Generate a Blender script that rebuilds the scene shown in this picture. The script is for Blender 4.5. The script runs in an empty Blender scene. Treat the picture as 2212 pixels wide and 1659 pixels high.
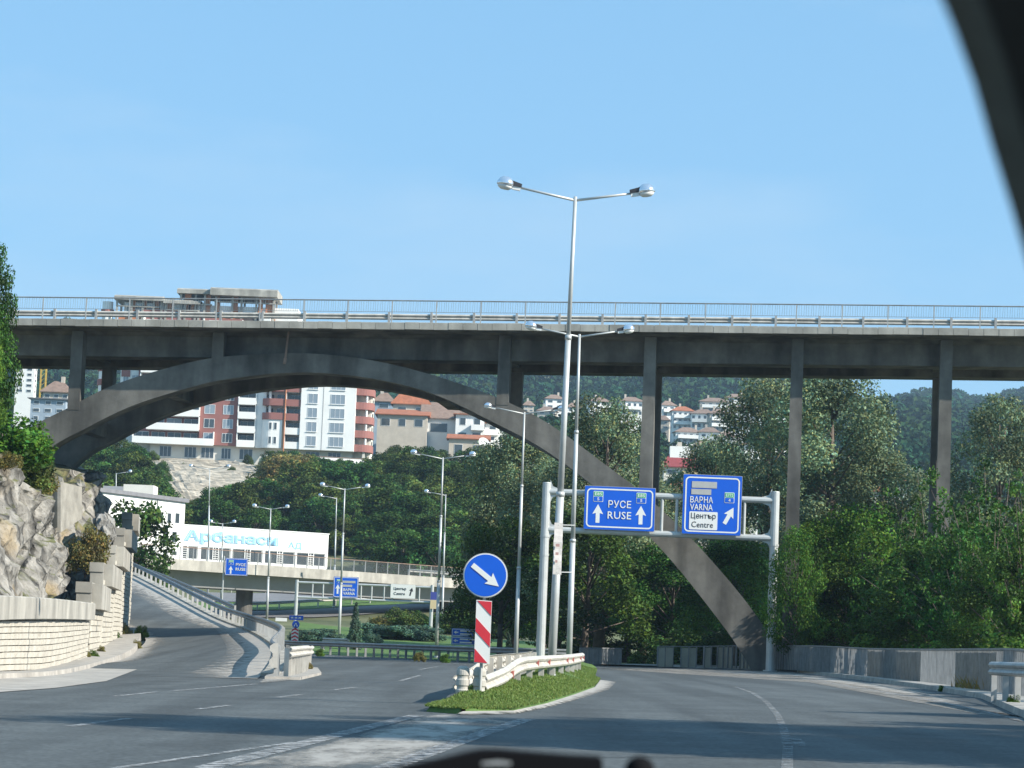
import bpy, math, random
import numpy as np
from mathutils import Vector, Matrix

# ------------------------------------------------------------------ camera, world, sun
S = bpy.context.scene
COL = S.collection
R = math.radians
F = 5832.0; PITCH = R(5.44); ROLL = R(2.3); EYE = 1.2
cam_d = bpy.data.cameras.new('camera'); cam = bpy.data.objects.new('camera', cam_d); COL.objects.link(cam)
cam_d.sensor_width = 36.0; cam_d.lens = 36.0 * F / 2212.0
cam_d.clip_start = 0.05; cam_d.clip_end = 12000
cr, sr, cp, sp = math.cos(ROLL), math.sin(ROLL), math.cos(PITCH), math.sin(PITCH)
_R = Vector((1, 0, 0)); _U = Vector((0, -sp, cp)); _F = Vector((0, cp, sp))
_x = cr * _R + sr * _U; _y = -sr * _R + cr * _U; _z = -_F
cam.matrix_world = Matrix(((_x.x, _y.x, _z.x, 0), (_x.y, _y.y, _z.y, 0), (_x.z, _y.z, _z.z, EYE), (0, 0, 0, 1)))
cam_d.dof.use_dof = True; cam_d.dof.focus_distance = 110.0
cam_d.dof.aperture_fstop = (cam_d.lens / 1000.0) / 0.0042      # a real 4 mm lens opening
S.camera = cam

SUN = Vector((0.79, -0.34, 0.55)).normalized()                  # towards the sun
sun_el = math.asin(SUN.z); sun_az = math.atan2(SUN.x, SUN.y)
W = bpy.data.worlds.new('World'); S.world = W; W.use_nodes = True
wn = W.node_tree.nodes; wl = W.node_tree.links
bg = wn['Background']
sky = wn.new('ShaderNodeTexSky'); sky.sky_type = 'NISHITA'; sky.sun_disc = False
sky.sun_elevation = sun_el; sky.sun_rotation = sun_az
sky.altitude = 200; sky.air_density = 1.0; sky.dust_density = 0.0; sky.ozone_density = 3.0
skm = wn.new('ShaderNodeMixRGB'); skm.inputs[0].default_value = 0.65; skm.inputs[2].default_value = (1.62, 3.75, 5.9, 1)   # clear even summer blue over the whole sky
wl.new(sky.outputs[0], skm.inputs[1])
tcw = wn.new('ShaderNodeTexCoord'); mpw = wn.new('ShaderNodeMapping'); mpw.inputs['Scale'].default_value = (1.6, 1.6, 5.5); mpw.inputs['Location'].default_value = (0.7, 0.2, 0.35)
nsw = wn.new('ShaderNodeTexNoise'); nsw.inputs['Scale'].default_value = 2.6; nsw.inputs['Detail'].default_value = 7; nsw.inputs['Roughness'].default_value = 0.55
mrw = wn.new('ShaderNodeMapRange'); mrw.inputs['From Min'].default_value = 0.5; mrw.inputs['From Max'].default_value = 0.78; mrw.inputs['To Max'].default_value = 0.42
clw = wn.new('ShaderNodeMixRGB'); clw.inputs[2].default_value = (4.0, 5.0, 5.9, 1)                                   # thin wisps of high cloud
wl.new(tcw.outputs['Generated'], mpw.inputs[0]); wl.new(mpw.outputs[0], nsw.inputs['Vector']); wl.new(nsw.outputs['Fac'], mrw.inputs[0]); wl.new(mrw.outputs[0], clw.inputs[0])
wl.new(skm.outputs[0], clw.inputs[1]); wl.new(clw.outputs[0], bg.inputs[0]); bg.inputs[1].default_value = 0.104
sun_d = bpy.data.lights.new('sun', 'SUN'); sun_d.energy = 5.0; sun_d.angle = R(0.5); sun_d.color = (1.0, 0.94, 0.85)
sun = bpy.data.objects.new('sun', sun_d); COL.objects.link(sun)
sun.rotation_euler = (-SUN).to_track_quat('-Z', 'Y').to_euler()
S.view_settings.view_transform = 'Standard'; S.view_settings.look = 'None'
S.view_settings.exposure = 0.65; S.view_settings.gamma = 1.0; S.view_settings.use_curve_mapping = False
S.render.engine = 'CYCLES'
S.cycles.max_bounces = 6; S.cycles.diffuse_bounces = 1; S.cycles.glossy_bounces = 2
S.cycles.transmission_bounces = 3; S.cycles.transparent_max_bounces = 4; S.cycles.volume_bounces = 1

# ------------------------------------------------------------------ measuring helpers (photo width taken as 2212)
def ray(u, v):
    x = (u - 1106) / F; y = (829.5 - v) / F
    x, y = x * cr - y * sr, x * sr + y * cr
    return Vector((x, cp - y * sp, sp + y * cp))
def P(u, v, Y):
    d = ray(u, v); return Vector((0, 0, EYE)) + d * (Y / d.y)
BANK = 0.015
def plane(x): return BANK * x
def G(u, v, h=0.0):
    d = ray(u, v); t = (h - EYE) / (d.z - BANK * d.x)
    return Vector((d.x * t, d.y * t, EYE + d.z * t))
def lerp(pts, x):
    if x <= pts[0][0]: return pts[0][1]
    for (a, p), (b, q) in zip(pts, pts[1:]):
        if x <= b: return p + (q - p) * (x - a) / (b - a)
    return pts[-1][1]
def sm(a, b, x):
    t = min(1, max(0, (x - a) / (b - a))); return t * t * (3 - 2 * t)
ZL = [(190, -0.25), (200, 0.0), (220, 0.75), (245, 1.55), (270, 2.7), (300, 4.6), (340, 9.0), (380, 15), (420, 22.0), (500, 31.0), (519, 33.0), (550, 36),
      (620, 43), (800, 58), (1000, 76), (1300, 113), (1700, 168), (2300, 246), (2600, 258), (3200, 240), (4200, 220)]
def terrain(x, y):
    near = min(max(plane(x), -0.32), 0.3) - 0.06
    if y < 190: return near
    a = x / y
    s = sm(0.02, 0.09, a) * (150 * (1 - sm(550, 950, y)) + 0)
    z = lerp(ZL, max(190, y - s))
    f = 1 - 0.135 * sm(0.095, 0.135, a) * sm(900, 2000, y) + 0.03 * math.sin(a * 40) * sm(900, 2000, y)
    k = sm(190, 215, y)
    return near * (1 - k) + z * f * k
def TG(u, v, y0=192.0):
    d = ray(u, v); y = y0
    while y < 3000:
        p = Vector((0, 0, EYE)) + d * (y / d.y)
        if p.z < terrain(p.x, p.y): return p
        y *= 1.003
    return None

# ------------------------------------------------------------------ materials
MATS = {}
def mat(name, col, rough=0.8, noise=0.0, scale=2.0, bump=0.0, bscale=None, metal=0.0, col2=None, detail=4.0, objrand=0.0, attr=None,
        translucent=0.0, spec=0.5, stretch=None, coat=0.0, bdist=0.02, gen=False):
    m = bpy.data.materials.new(name); m.use_nodes = True; MATS[name] = m
    nt = m.node_tree; n = nt.nodes; l = nt.links
    b = n['Principled BSDF']; out = n['Material Output']
    b.inputs['Base Color'].default_value = (*col, 1); b.inputs['Roughness'].default_value = rough
    b.inputs['Metallic'].default_value = metal; b.inputs['Specular IOR Level'].default_value = spec
    geo = n.new('ShaderNodeNewGeometry'); vec = geo.outputs['Position']
    if gen: vec = n.new('ShaderNodeTexCoord').outputs['Object']
    if stretch:
        mp = n.new('ShaderNodeMapping'); mp.inputs['Scale'].default_value = stretch; l.new(vec, mp.inputs[0]); vec = mp.outputs[0]
    cs = None
    if noise > 0 or col2:
        t = n.new('ShaderNodeTexNoise'); t.inputs['Scale'].default_value = scale; t.inputs['Detail'].default_value = detail
        t.inputs['Roughness'].default_value = 0.65
        l.new(vec, t.inputs['Vector'])
        rmp = n.new('ShaderNodeValToRGB'); rmp.color_ramp.elements[0].position = 0.32; rmp.color_ramp.elements[1].position = 0.68
        c2 = col2 if col2 else col
        lo = tuple(c * (1 - noise) for c in col); hi = tuple(min(1, c * (1 + noise)) for c in c2)
        rmp.color_ramp.elements[0].color = (*lo, 1); rmp.color_ramp.elements[1].color = (*hi, 1)
        l.new(t.outputs['Fac'], rmp.inputs[0]); cs = rmp.outputs[0]
        l.new(cs, b.inputs['Base Color'])
    if attr:
        a = n.new('ShaderNodeAttribute'); a.attribute_name = attr
        mx = n.new('ShaderNodeMixRGB'); mx.blend_type = 'MULTIPLY'; mx.inputs[0].default_value = 1
        if cs: l.new(cs, mx.inputs[1])
        else: mx.inputs[1].default_value = (*col, 1)
        l.new(a.outputs['Color'], mx.inputs[2]); cs = mx.outputs[0]; l.new(cs, b.inputs['Base Color'])
    if objrand > 0:
        oi = n.new('ShaderNodeObjectInfo'); hs = n.new('ShaderNodeHueSaturation')
        m1 = n.new('ShaderNodeMapRange'); m1.inputs['To Min'].default_value = 0.5 - 0.05 * objrand; m1.inputs['To Max'].default_value = 0.5 + 0.05 * objrand
        m2 = n.new('ShaderNodeMapRange'); m2.inputs['To Min'].default_value = 1 - 0.4 * objrand; m2.inputs['To Max'].default_value = 1 + 0.4 * objrand
        mm = n.new('ShaderNodeMath'); mm.operation = 'FRACT'; mk = n.new('ShaderNodeMath'); mk.operation = 'MULTIPLY'; mk.inputs[1].default_value = 7.31
        l.new(oi.outputs['Random'], m1.inputs[0]); l.new(oi.outputs['Random'], mk.inputs[0]); l.new(mk.outputs[0], mm.inputs[0]); l.new(mm.outputs[0], m2.inputs[0])
        l.new(m1.outputs[0], hs.inputs['Hue']); l.new(m2.outputs[0], hs.inputs['Value'])
        if cs: l.new(cs, hs.inputs['Color'])
        else: hs.inputs['Color'].default_value = (*col, 1)
        cs = hs.outputs[0]; l.new(cs, b.inputs['Base Color'])
    if bump > 0:
        t2 = n.new('ShaderNodeTexNoise'); t2.inputs['Scale'].default_value = bscale or scale * 4; t2.inputs['Detail'].default_value = 5
        l.new(vec, t2.inputs['Vector'])
        bp = n.new('ShaderNodeBump'); bp.inputs['Strength'].default_value = bump; bp.inputs['Distance'].default_value = bdist
        l.new(t2.outputs['Fac'], bp.inputs['Height']); l.new(bp.outputs[0], b.inputs['Normal'])
    if coat: b.inputs['Coat Weight'].default_value = coat
    if translucent > 0:
        tr = n.new('ShaderNodeBsdfTranslucent'); mix = n.new('ShaderNodeMixShader'); mix.inputs[0].default_value = translucent
        if cs: l.new(cs, tr.inputs[0])
        else: tr.inputs[0].default_value = (*col, 1)
        l.new(b.outputs[0], mix.inputs[1]); l.new(tr.outputs[0], mix.inputs[2]); l.new(mix.outputs[0], out.inputs[0])
    return m

def asphalt_mat(name, base):
    """worn asphalt: aggregate grain, long wear streaks along the lanes, oil and dust blotches"""
    m = mat(name, base, 0.85, noise=0.22, scale=0.5, bump=0.35, bscale=45, detail=6)
    nt = m.node_tree; n = nt.nodes; l = nt.links; b = n['Principled BSDF']
    prev = b.inputs['Base Color'].links[0].from_socket
    geo = n.new('ShaderNodeNewGeometry'); mp = n.new('ShaderNodeMapping'); mp.inputs['Scale'].default_value = (0.8, 0.035, 0.8)
    l.new(geo.outputs['Position'], mp.inputs[0])
    t = n.new('ShaderNodeTexNoise'); t.inputs['Scale'].default_value = 1.0; t.inputs['Detail'].default_value = 3; l.new(mp.outputs[0], t.inputs['Vector'])
    mr = n.new('ShaderNodeMapRange'); mr.inputs['From Min'].default_value = 0.35; mr.inputs['From Max'].default_value = 0.65
    mr.inputs['To Min'].default_value = 0.76; mr.inputs['To Max'].default_value = 1.26; l.new(t.outputs['Fac'], mr.inputs[0])
    t2 = n.new('ShaderNodeTexNoise'); t2.inputs['Scale'].default_value = 14; t2.inputs['Detail'].default_value = 4; l.new(geo.outputs['Position'], t2.inputs['Vector'])
    mr2 = n.new('ShaderNodeMapRange'); mr2.inputs['From Min'].default_value = 0.3; mr2.inputs['From Max'].default_value = 0.7
    mr2.inputs['To Min'].default_value = 0.6; mr2.inputs['To Max'].default_value = 1.45; l.new(t2.outputs['Fac'], mr2.inputs[0])
    mu = n.new('ShaderNodeMath'); mu.operation = 'MULTIPLY'; l.new(mr.outputs[0], mu.inputs[0]); l.new(mr2.outputs[0], mu.inputs[1])
    mx = n.new('ShaderNodeMixRGB'); mx.blend_type = 'MULTIPLY'; mx.inputs[0].default_value = 1
    l.new(prev, mx.inputs[1]); l.new(mu.outputs[0], mx.inputs[2]); l.new(mx.outputs[0], b.inputs['Base Color'])
    return m

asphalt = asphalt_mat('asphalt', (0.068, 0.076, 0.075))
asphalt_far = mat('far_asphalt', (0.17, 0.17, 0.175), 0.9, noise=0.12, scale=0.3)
dust = mat('pale_dust', (0.36, 0.335, 0.295), 0.95, noise=0.25, scale=1.5, bump=0.3, bscale=20)
def worn_mat(name, col, thr_lo, thr_hi, scale, stretch=None):
    """pale surface worn through in patches: the worn places are see-through to the asphalt below"""
    m = mat(name, col, 0.9, noise=0.2, scale=3, bump=0.2, bscale=30)
    nt = m.node_tree; n = nt.nodes; l = nt.links
    b = n['Principled BSDF']; out = n['Material Output']
    geo = n.new('ShaderNodeNewGeometry'); vec = geo.outputs['Position']
    if stretch:
        mp = n.new('ShaderNodeMapping'); mp.inputs['Scale'].default_value = stretch; l.new(vec, mp.inputs[0]); vec = mp.outputs[0]
    t = n.new('ShaderNodeTexNoise'); t.inputs['Scale'].default_value = scale; t.inputs['Detail'].default_value = 6; t.inputs['Roughness'].default_value = 0.7
    l.new(vec, t.inputs['Vector'])
    at = n.new('ShaderNodeAttribute'); at.attribute_name = 'fade'
    ad = n.new('ShaderNodeMath'); ad.operation = 'ADD'; l.new(t.outputs['Fac'], ad.inputs[0]); l.new(at.outputs['Fac'], ad.inputs[1])
    mr = n.new('ShaderNodeMapRange'); mr.inputs['From Min'].default_value = thr_lo; mr.inputs['From Max'].default_value = thr_hi; l.new(ad.outputs[0], mr.inputs[0])
    tr = n.new('ShaderNodeBsdfTransparent'); mix = n.new('ShaderNodeMixShader')
    l.new(mr.outputs[0], mix.inputs[0]); l.new(tr.outputs[0], mix.inputs[1]); l.new(b.outputs[0], mix.inputs[2]); l.new(mix.outputs[0], out.inputs[0])
    return m
dust_worn = worn_mat('worn_dust', (0.37, 0.345, 0.305), 0.40, 0.66, 2.2)
dust_streak = worn_mat('streaky_dust', (0.33, 0.31, 0.275), 0.36, 0.66, 1.0, (2.2, 0.5, 1))
paint_faint = worn_mat('rubbed_road_paint', (0.42, 0.42, 0.41), 0.46, 0.72, 4.0)
paint_road = worn_mat('worn_road_paint', (0.42, 0.42, 0.41), 0.40, 0.66, 6.0)
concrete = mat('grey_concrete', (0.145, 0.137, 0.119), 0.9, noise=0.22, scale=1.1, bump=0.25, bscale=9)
def streaked(m, lo=0.5, hi=1.22, sx=0.7, sz=0.14):
    """rain streaks and stains that run down a concrete face"""
    nt = m.node_tree; n = nt.nodes; l = nt.links; b = n['Principled BSDF']
    prev = b.inputs['Base Color'].links[0].from_socket
    geo = n.new('ShaderNodeNewGeometry'); mp = n.new('ShaderNodeMapping'); mp.inputs['Scale'].default_value = (sx, sx, sz)
    l.new(geo.outputs['Position'], mp.inputs[0])
    t = n.new('ShaderNodeTexNoise'); t.inputs['Scale'].default_value = 1.0; t.inputs['Detail'].default_value = 5; l.new(mp.outputs[0], t.inputs['Vector'])
    mr = n.new('ShaderNodeMapRange'); mr.inputs['From Min'].default_value = 0.36; mr.inputs['From Max'].default_value = 0.62
    mr.inputs['To Min'].default_value = lo; mr.inputs['To Max'].default_value = hi; l.new(t.outputs['Fac'], mr.inputs[0])
    mx = n.new('ShaderNodeMixRGB'); mx.blend_type = 'MULTIPLY'; mx.inputs[0].default_value = 1
    l.new(prev, mx.inputs[1]); l.new(mr.outputs[0], mx.inputs[2]); l.new(mx.outputs[0], b.inputs['Base Color'])
    return m
streaked(concrete)
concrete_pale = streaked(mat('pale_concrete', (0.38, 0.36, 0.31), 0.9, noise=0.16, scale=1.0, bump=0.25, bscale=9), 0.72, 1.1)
stone = mat('pale_split_stone', (0.47, 0.44, 0.37), 0.95, noise=0.14, scale=1.6, bump=0.6, bscale=12, bdist=0.05)
rock_m = mat('limestone_rock', (0.12, 0.115, 0.10), 0.95, noise=0.35, scale=1.4, bump=1.0, bscale=3.0, col2=(0.30, 0.29, 0.265), bdist=0.25, detail=10)
steel = mat('galvanised_steel', (0.5, 0.515, 0.5), 0.5, metal=0.3, noise=0.08, scale=2)
steel_dull = mat('dull_galvanised_steel', (0.42, 0.42, 0.40), 0.6, metal=0.3, noise=0.15, scale=1.5)
rail_pale = streaked(mat('pale_dusty_steel', (0.5, 0.475, 0.42), 0.7, metal=0.05, noise=0.14, scale=2.5), 0.85, 1.06, 3, 0.6)
rail_dark = mat('grey_weathered_steel', (0.25, 0.26, 0.26), 0.6, metal=0.3, noise=0.2, scale=2)
lamp_shell = mat('polished_lamp_shell', (0.82, 0.84, 0.88), 0.18, metal=0.85)
lamp_glass = mat('milky_lamp_glass', (0.72, 0.72, 0.68), 0.25)
dark_grey = mat('dark_grey_plastic', (0.03, 0.03, 0.035), 0.6)
white = mat('white_paint', (0.78, 0.78, 0.75), 0.6, noise=0.03, scale=2)
offwhite = mat('cream_render', (0.74, 0.70, 0.60), 0.85, noise=0.05, scale=0.5)
white_wall = mat('white_render', (0.86, 0.85, 0.80), 0.85, noise=0.05, scale=0.4)
grey_wall = mat('grey_render', (0.36, 0.36, 0.36), 0.9, noise=0.08, scale=0.6)
bluegrey_wall = mat('blue_grey_render', (0.33, 0.4, 0.46), 0.85, noise=0.08, scale=0.6)
salmon = mat('salmon_red_render', (0.31, 0.13, 0.108), 0.85, noise=0.06, scale=0.5)
yellow_wall = mat('yellow_render', (0.6, 0.47, 0.22), 0.85, noise=0.06, scale=0.5)
beige_wall = mat('beige_render', (0.52, 0.46, 0.38), 0.9, noise=0.1, scale=0.6)
brick_m = mat('orange_hollow_brick', (0.47, 0.19, 0.09), 0.9, noise=0.15, scale=2)
roof_orange = mat('orange_roof_tile', (0.36, 0.13, 0.065), 0.9, noise=0.22, scale=1.2, bump=0.5, bscale=6)
roof_brown = mat('brown_roof_tile', (0.24, 0.165, 0.125), 0.9, noise=0.22, scale=1.2, bump=0.5, bscale=6)
roof_maroon = mat('maroon_roof_tile', (0.26, 0.055, 0.06), 0.85, noise=0.15, scale=1.2, bump=0.4, bscale=6)
roof_grey = mat('grey_roof_felt', (0.2, 0.2, 0.21), 0.9, noise=0.15, scale=1)
glass = mat('dark_window_glass', (0.055, 0.07, 0.08), 0.08, spec=0.8)
glass_pale = mat('sky_lit_window_glass', (0.25, 0.30, 0.34), 0.12, spec=0.8)
recess = mat('dark_interior', (0.075, 0.06, 0.055), 0.9, noise=0.3, scale=0.8)
sign_blue = mat('sign_blue', (0.006, 0.105, 0.60), 0.35, noise=0.04, scale=1.5)
sign_white = mat('sign_white', (0.78, 0.78, 0.74), 0.4)
sign_grey = mat('sign_cover_grey', (0.42, 0.42, 0.40), 0.6, noise=0.08, scale=3)
sign_green = mat('sign_green', (0.06, 0.42, 0.2), 0.5)
sign_black = mat('sign_black', (0.03, 0.03, 0.035), 0.6)
sign_red = mat('sign_red', (0.62, 0.035, 0.05), 0.4, noise=0.05, scale=3)
sign_edge = mat('grey_sign_edge', (0.35, 0.35, 0.33), 0.6)
letter_blue = mat('light_blue_letters', (0.25, 0.52, 0.72), 0.5)
poster_m = mat('yellow_poster', (0.62, 0.5, 0.3), 0.8)
banner_m = mat('torn_white_banner', (0.66, 0.62, 0.58), 0.8, noise=0.2, scale=4)
reflector_m = mat('red_reflector', (0.42, 0.13, 0.11), 0.4)
rubber = mat('black_rubber', (0.008, 0.008, 0.009), 0.95, spec=0.1)
trim_m = mat('charcoal_trim', (0.11, 0.125, 0.115), 0.9, noise=0.15, scale=60)
trim_black = mat('black_trim', (0.012, 0.014, 0.014), 0.9)
bark = mat('grey_brown_bark', (0.12, 0.095, 0.075), 0.95, noise=0.3, scale=3, bump=0.6, bscale=8)
leaf_dark = mat('dark_green_leaves', (0.042, 0.100, 0.015), 0.6, spec=0.16, attr='tone', translucent=0.2, objrand=0.55)
leaf_hill = mat('hillside_leaves', (0.062, 0.112, 0.026), 0.7, spec=0.1, attr='tone', translucent=0.22, objrand=0.9)
leaf_poplar = mat('silver_poplar_leaves', (0.15, 0.20, 0.10), 0.6, spec=0.22, attr='tone', translucent=0.2, objrand=0.25)
leaf_yellow = mat('yellowing_leaves', (0.17, 0.15, 0.035), 0.6, attr='tone', translucent=0.25, objrand=0.3)
leaf_blue = mat('blue_green_needles', (0.05, 0.105, 0.06), 0.6, attr='tone', objrand=0.2)
leaf_bright = mat('bright_green_leaves', (0.088, 0.172, 0.024), 0.6, spec=0.15, attr='tone', translucent=0.35, objrand=0.3)
leaf_far = mat('far_wood_leaves', (0.024, 0.055, 0.022), 0.9, spec=0.0, attr='tone')
grass_m = mat('grass_blades', (0.125, 0.21, 0.04), 0.6, attr='tone', translucent=0.25)
lawn_m = mat('lawn_grass', (0.085, 0.155, 0.03), 0.9, noise=0.3, scale=1.2, bump=0.6, bscale=14, bdist=0.06)
dry_grass = mat('dry_yellow_grass', (0.21, 0.19, 0.06), 0.8, attr='tone', translucent=0.2)
ground_m = mat('earth_and_grass', (0.07, 0.095, 0.03), 0.95, noise=0.3, scale=0.12, col2=(0.12, 0.125, 0.06), bump=0.5, bscale=1.5, bdist=0.2)
sand_m = mat('sandy_rubble', (0.22, 0.185, 0.125), 0.95, noise=0.5, scale=0.3, bump=0.8, bscale=1.6, bdist=0.35, col2=(0.44, 0.385, 0.30), detail=10)
car_white = mat('white_car_paint', (0.75, 0.76, 0.77), 0.2, coat=0.6)
crane_m = mat('yellow_crane_steel', (0.5, 0.33, 0.05), 0.6)

# rock that carries grass where it lies flat
def rocky_grass():
    m = mat('rock_with_grass', (0.12, 0.112, 0.094), 0.95, noise=0.35, scale=1.3, bump=1.0, bscale=2.6, col2=(0.285, 0.268, 0.235), bdist=0.3, detail=10)
    nt = m.node_tree; n = nt.nodes; l = nt.links; b = n['Principled BSDF']
    prev = b.inputs['Base Color'].links[0].from_socket
    geo = n.new('ShaderNodeNewGeometry'); sep = n.new('ShaderNodeSeparateXYZ'); l.new(geo.outputs['Normal'], sep.inputs[0])
    t = n.new('ShaderNodeTexNoise'); t.inputs['Scale'].default_value = 0.9; t.inputs['Detail'].default_value = 5; l.new(geo.outputs['Position'], t.inputs['Vector'])
    ad = n.new('ShaderNodeMath'); ad.operation = 'ADD'; l.new(sep.outputs[2], ad.inputs[0]); l.new(t.outputs['Fac'], ad.inputs[1])
    mr = n.new('ShaderNodeMapRange'); mr.inputs['From Min'].default_value = 1.28; mr.inputs['From Max'].default_value = 1.42; l.new(ad.outputs[0], mr.inputs[0])
    mx = n.new('ShaderNodeMixRGB'); l.new(mr.outputs[0], mx.inputs[0]); l.new(prev, mx.inputs[1]); mx.inputs[2].default_value = (0.12, 0.125, 0.045, 1)
    # ochre stains
    t3 = n.new('ShaderNodeTexNoise'); t3.inputs['Scale'].default_value = 0.45; t3.inputs['Detail'].default_value = 4; l.new(geo.outputs['Position'], t3.inputs['Vector'])
    m3 = n.new('ShaderNodeMapRange'); m3.inputs['From Min'].default_value = 0.56; m3.inputs['From Max'].default_value = 0.68; m3.inputs['To Max'].default_value = 0.6; l.new(t3.outputs['Fac'], m3.inputs[0])
    mo = n.new('ShaderNodeMixRGB'); l.new(m3.outputs[0], mo.inputs[0]); l.new(mx.outputs[0], mo.inputs[1]); mo.inputs[2].default_value = (0.34, 0.25, 0.13, 1)
    l.new(mo.outputs[0], b.inputs['Base Color'])
    return m
rock_grass = rocky_grass()
def cracked(m, scale=0.5, rot=(0.5, 0.35, 0.3), st=(1.0, 1.0, 0.38)):
    """dirt-filled fractures between slanting slabs of rock"""
    nt = m.node_tree; n = nt.nodes; l = nt.links; b = n['Principled BSDF']; prev = b.inputs['Base Color'].links[0].from_socket
    geo = n.new('ShaderNodeNewGeometry'); mp = n.new('ShaderNodeMapping'); mp.inputs['Rotation'].default_value = rot; mp.inputs['Scale'].default_value = st
    nz_ = n.new('ShaderNodeTexNoise'); nz_.inputs['Scale'].default_value = 1.1; nz_.inputs['Detail'].default_value = 4; ad = n.new('ShaderNodeMixRGB'); ad.blend_type = 'ADD'; ad.inputs[0].default_value = 0.55
    l.new(geo.outputs['Position'], nz_.inputs['Vector']); l.new(geo.outputs['Position'], ad.inputs[1]); l.new(nz_.outputs['Color'], ad.inputs[2]); l.new(ad.outputs[0], mp.inputs[0])
    v = n.new('ShaderNodeTexVoronoi'); v.feature = 'DISTANCE_TO_EDGE'; v.inputs['Scale'].default_value = scale; l.new(mp.outputs[0], v.inputs['Vector'])
    mr = n.new('ShaderNodeMapRange'); mr.inputs['From Max'].default_value = 0.075; mr.inputs['To Min'].default_value = 0.28; l.new(v.outputs['Distance'], mr.inputs[0])
    mx = n.new('ShaderNodeMixRGB'); mx.blend_type = 'MULTIPLY'; mx.inputs[0].default_value = 1; l.new(prev, mx.inputs[1]); l.new(mr.outputs[0], mx.inputs[2]); l.new(mx.outputs[0], b.inputs['Base Color'])
    bp = n.new('ShaderNodeBump'); bp.inputs['Strength'].default_value = 0.9; bp.inputs['Distance'].default_value = 0.18; l.new(mr.outputs[0], bp.inputs['Height'])
    old = b.inputs['Normal'].links[0].from_socket; l.new(old, bp.inputs['Normal']); l.new(bp.outputs[0], b.inputs['Normal'])
cracked(rock_grass); cracked(rock_m, 0.8)

# ------------------------------------------------------------------ mesh building
class MB:
    def __init__(s): s.v = []; s.f = []; s.m = []
    def add(s, vs, fs, mi=0):
        o = len(s.v); s.v += [tuple(p) for p in vs]; s.f += [tuple(i + o for i in f) for f in fs]; s.m += [mi] * len(fs)
        return s
    def hexa(s, b, t, mi=0):            # four bottom and four top corners, counter-clockwise from above
        return s.add(list(b) + list(t), [(3, 2, 1, 0), (4, 5, 6, 7), (0, 1, 5, 4), (1, 2, 6, 5), (2, 3, 7, 6), (3, 0, 4, 7)], mi)
    def box(s, x0, x1, y0, y1, z0, z1, mi=0):
        return s.hexa([(x0, y0, z0), (x1, y0, z0), (x1, y1, z0), (x0, y1, z0)], [(x0, y0, z1), (x1, y0, z1), (x1, y1, z1), (x0, y1, z1)], mi)
    def bbox(s, x0, x1, y0, y1, z0, z1, b, mi=0):    # box with its upper edges and corners chamfered
        vs = []
        for (i, z) in ((0, z0), (0, z1 - b), (b, z1)):
            vs += [(x0 + i, y0 + i, z), (x1 - i, y0 + i, z), (x1 - i, y1 - i, z), (x0 + i, y1 - i, z)]
        fs = [(3, 2, 1, 0), (8, 9, 10, 11)]
        for k in (0, 4):
            for j in range(4): fs.append((k + j, k + (j + 1) % 4, k + 4 + (j + 1) % 4, k + 4 + j))
        return s.add(vs, fs, mi)
    def tube(s, p0, p1, r0, r1=None, n=8, mi=0, caps=True):
        p0 = Vector(p0); p1 = Vector(p1); r1 = r0 if r1 is None else r1
        d = (p1 - p0).normalized(); a = d.orthogonal().normalized(); b = d.cross(a)
        vs = []
        for p, r in ((p0, r0), (p1, r1)):
            for i in range(n):
                t = 2 * math.pi * i / n; vs.append(p + (a * math.cos(t) + b * math.sin(t)) * r)
        fs = [(i, (i + 1) % n, n + (i + 1) % n, n + i) for i in range(n)]
        if caps: fs += [tuple(range(n - 1, -1, -1)), tuple(range(n, 2 * n))]
        return s.add(vs, fs, mi)
    def lathe(s, prof, c=(0, 0, 0), n=12, mi=0, sx=1.0, sy=1.0):
        vs = []; fs = []
        for r, z in prof:
            for i in range(n):
                t = 2 * math.pi * i / n; vs.append((c[0] + r * math.cos(t) * sx, c[1] + r * math.sin(t) * sy, c[2] + z))
        for k in range(len(prof) - 1):
            for i in range(n): fs.append((k * n + i, k * n + (i + 1) % n, (k + 1) * n + (i + 1) % n, (k + 1) * n + i))
        fs.append(tuple(range(n - 1, -1, -1))); fs.append(tuple(range((len(prof) - 1) * n, len(prof) * n)))
        return s.add(vs, fs, mi)
    def prism(s, poly, off, mi=0):      # polygon of 3-D points swept by a vector
        n = len(poly); off = Vector(off); vs = [Vector(p) for p in poly]; vs += [p + off for p in vs]
        fs = [tuple(range(n - 1, -1, -1)), tuple(range(n, 2 * n))] + [(i, (i + 1) % n, n + (i + 1) % n, n + i) for i in range(n)]
        return s.add(vs, fs, mi)
    def ribbon(s, L, Rr, mi=0):
        n = len(L); return s.add(list(L) + list(Rr), [(i, n + i, n + i + 1, i + 1) for i in range(n - 1)], mi)
    def sweep(s, rings, mi=0, closed=True, caps=True):
        n = len(rings[0]); vs = [p for r in rings for p in r]; fs = []
        for k in range(len(rings) - 1):
            for i in range(n if closed else n - 1):
                j = (i + 1) % n; fs.append((k * n + i, k * n + j, (k + 1) * n + j, (k + 1) * n + i))
        if closed and caps: fs += [tuple(range(n - 1, -1, -1)), tuple((len(rings) - 1) * n + i for i in range(n))]
        return s.add(vs, fs, mi)
    def mesh(s, name, mats, smooth=False):
        me = bpy.data.meshes.new(name); me.from_pydata(s.v, [], s.f); me.validate()
        for m in (mats if isinstance(mats, (list, tuple)) else [mats]): me.materials.append(m)
        if len(me.polygons) == len(s.m): me.polygons.foreach_set('material_index', s.m)
        if smooth: me.polygons.foreach_set('use_smooth', [True] * len(me.polygons))
        me.update(); return me

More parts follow.
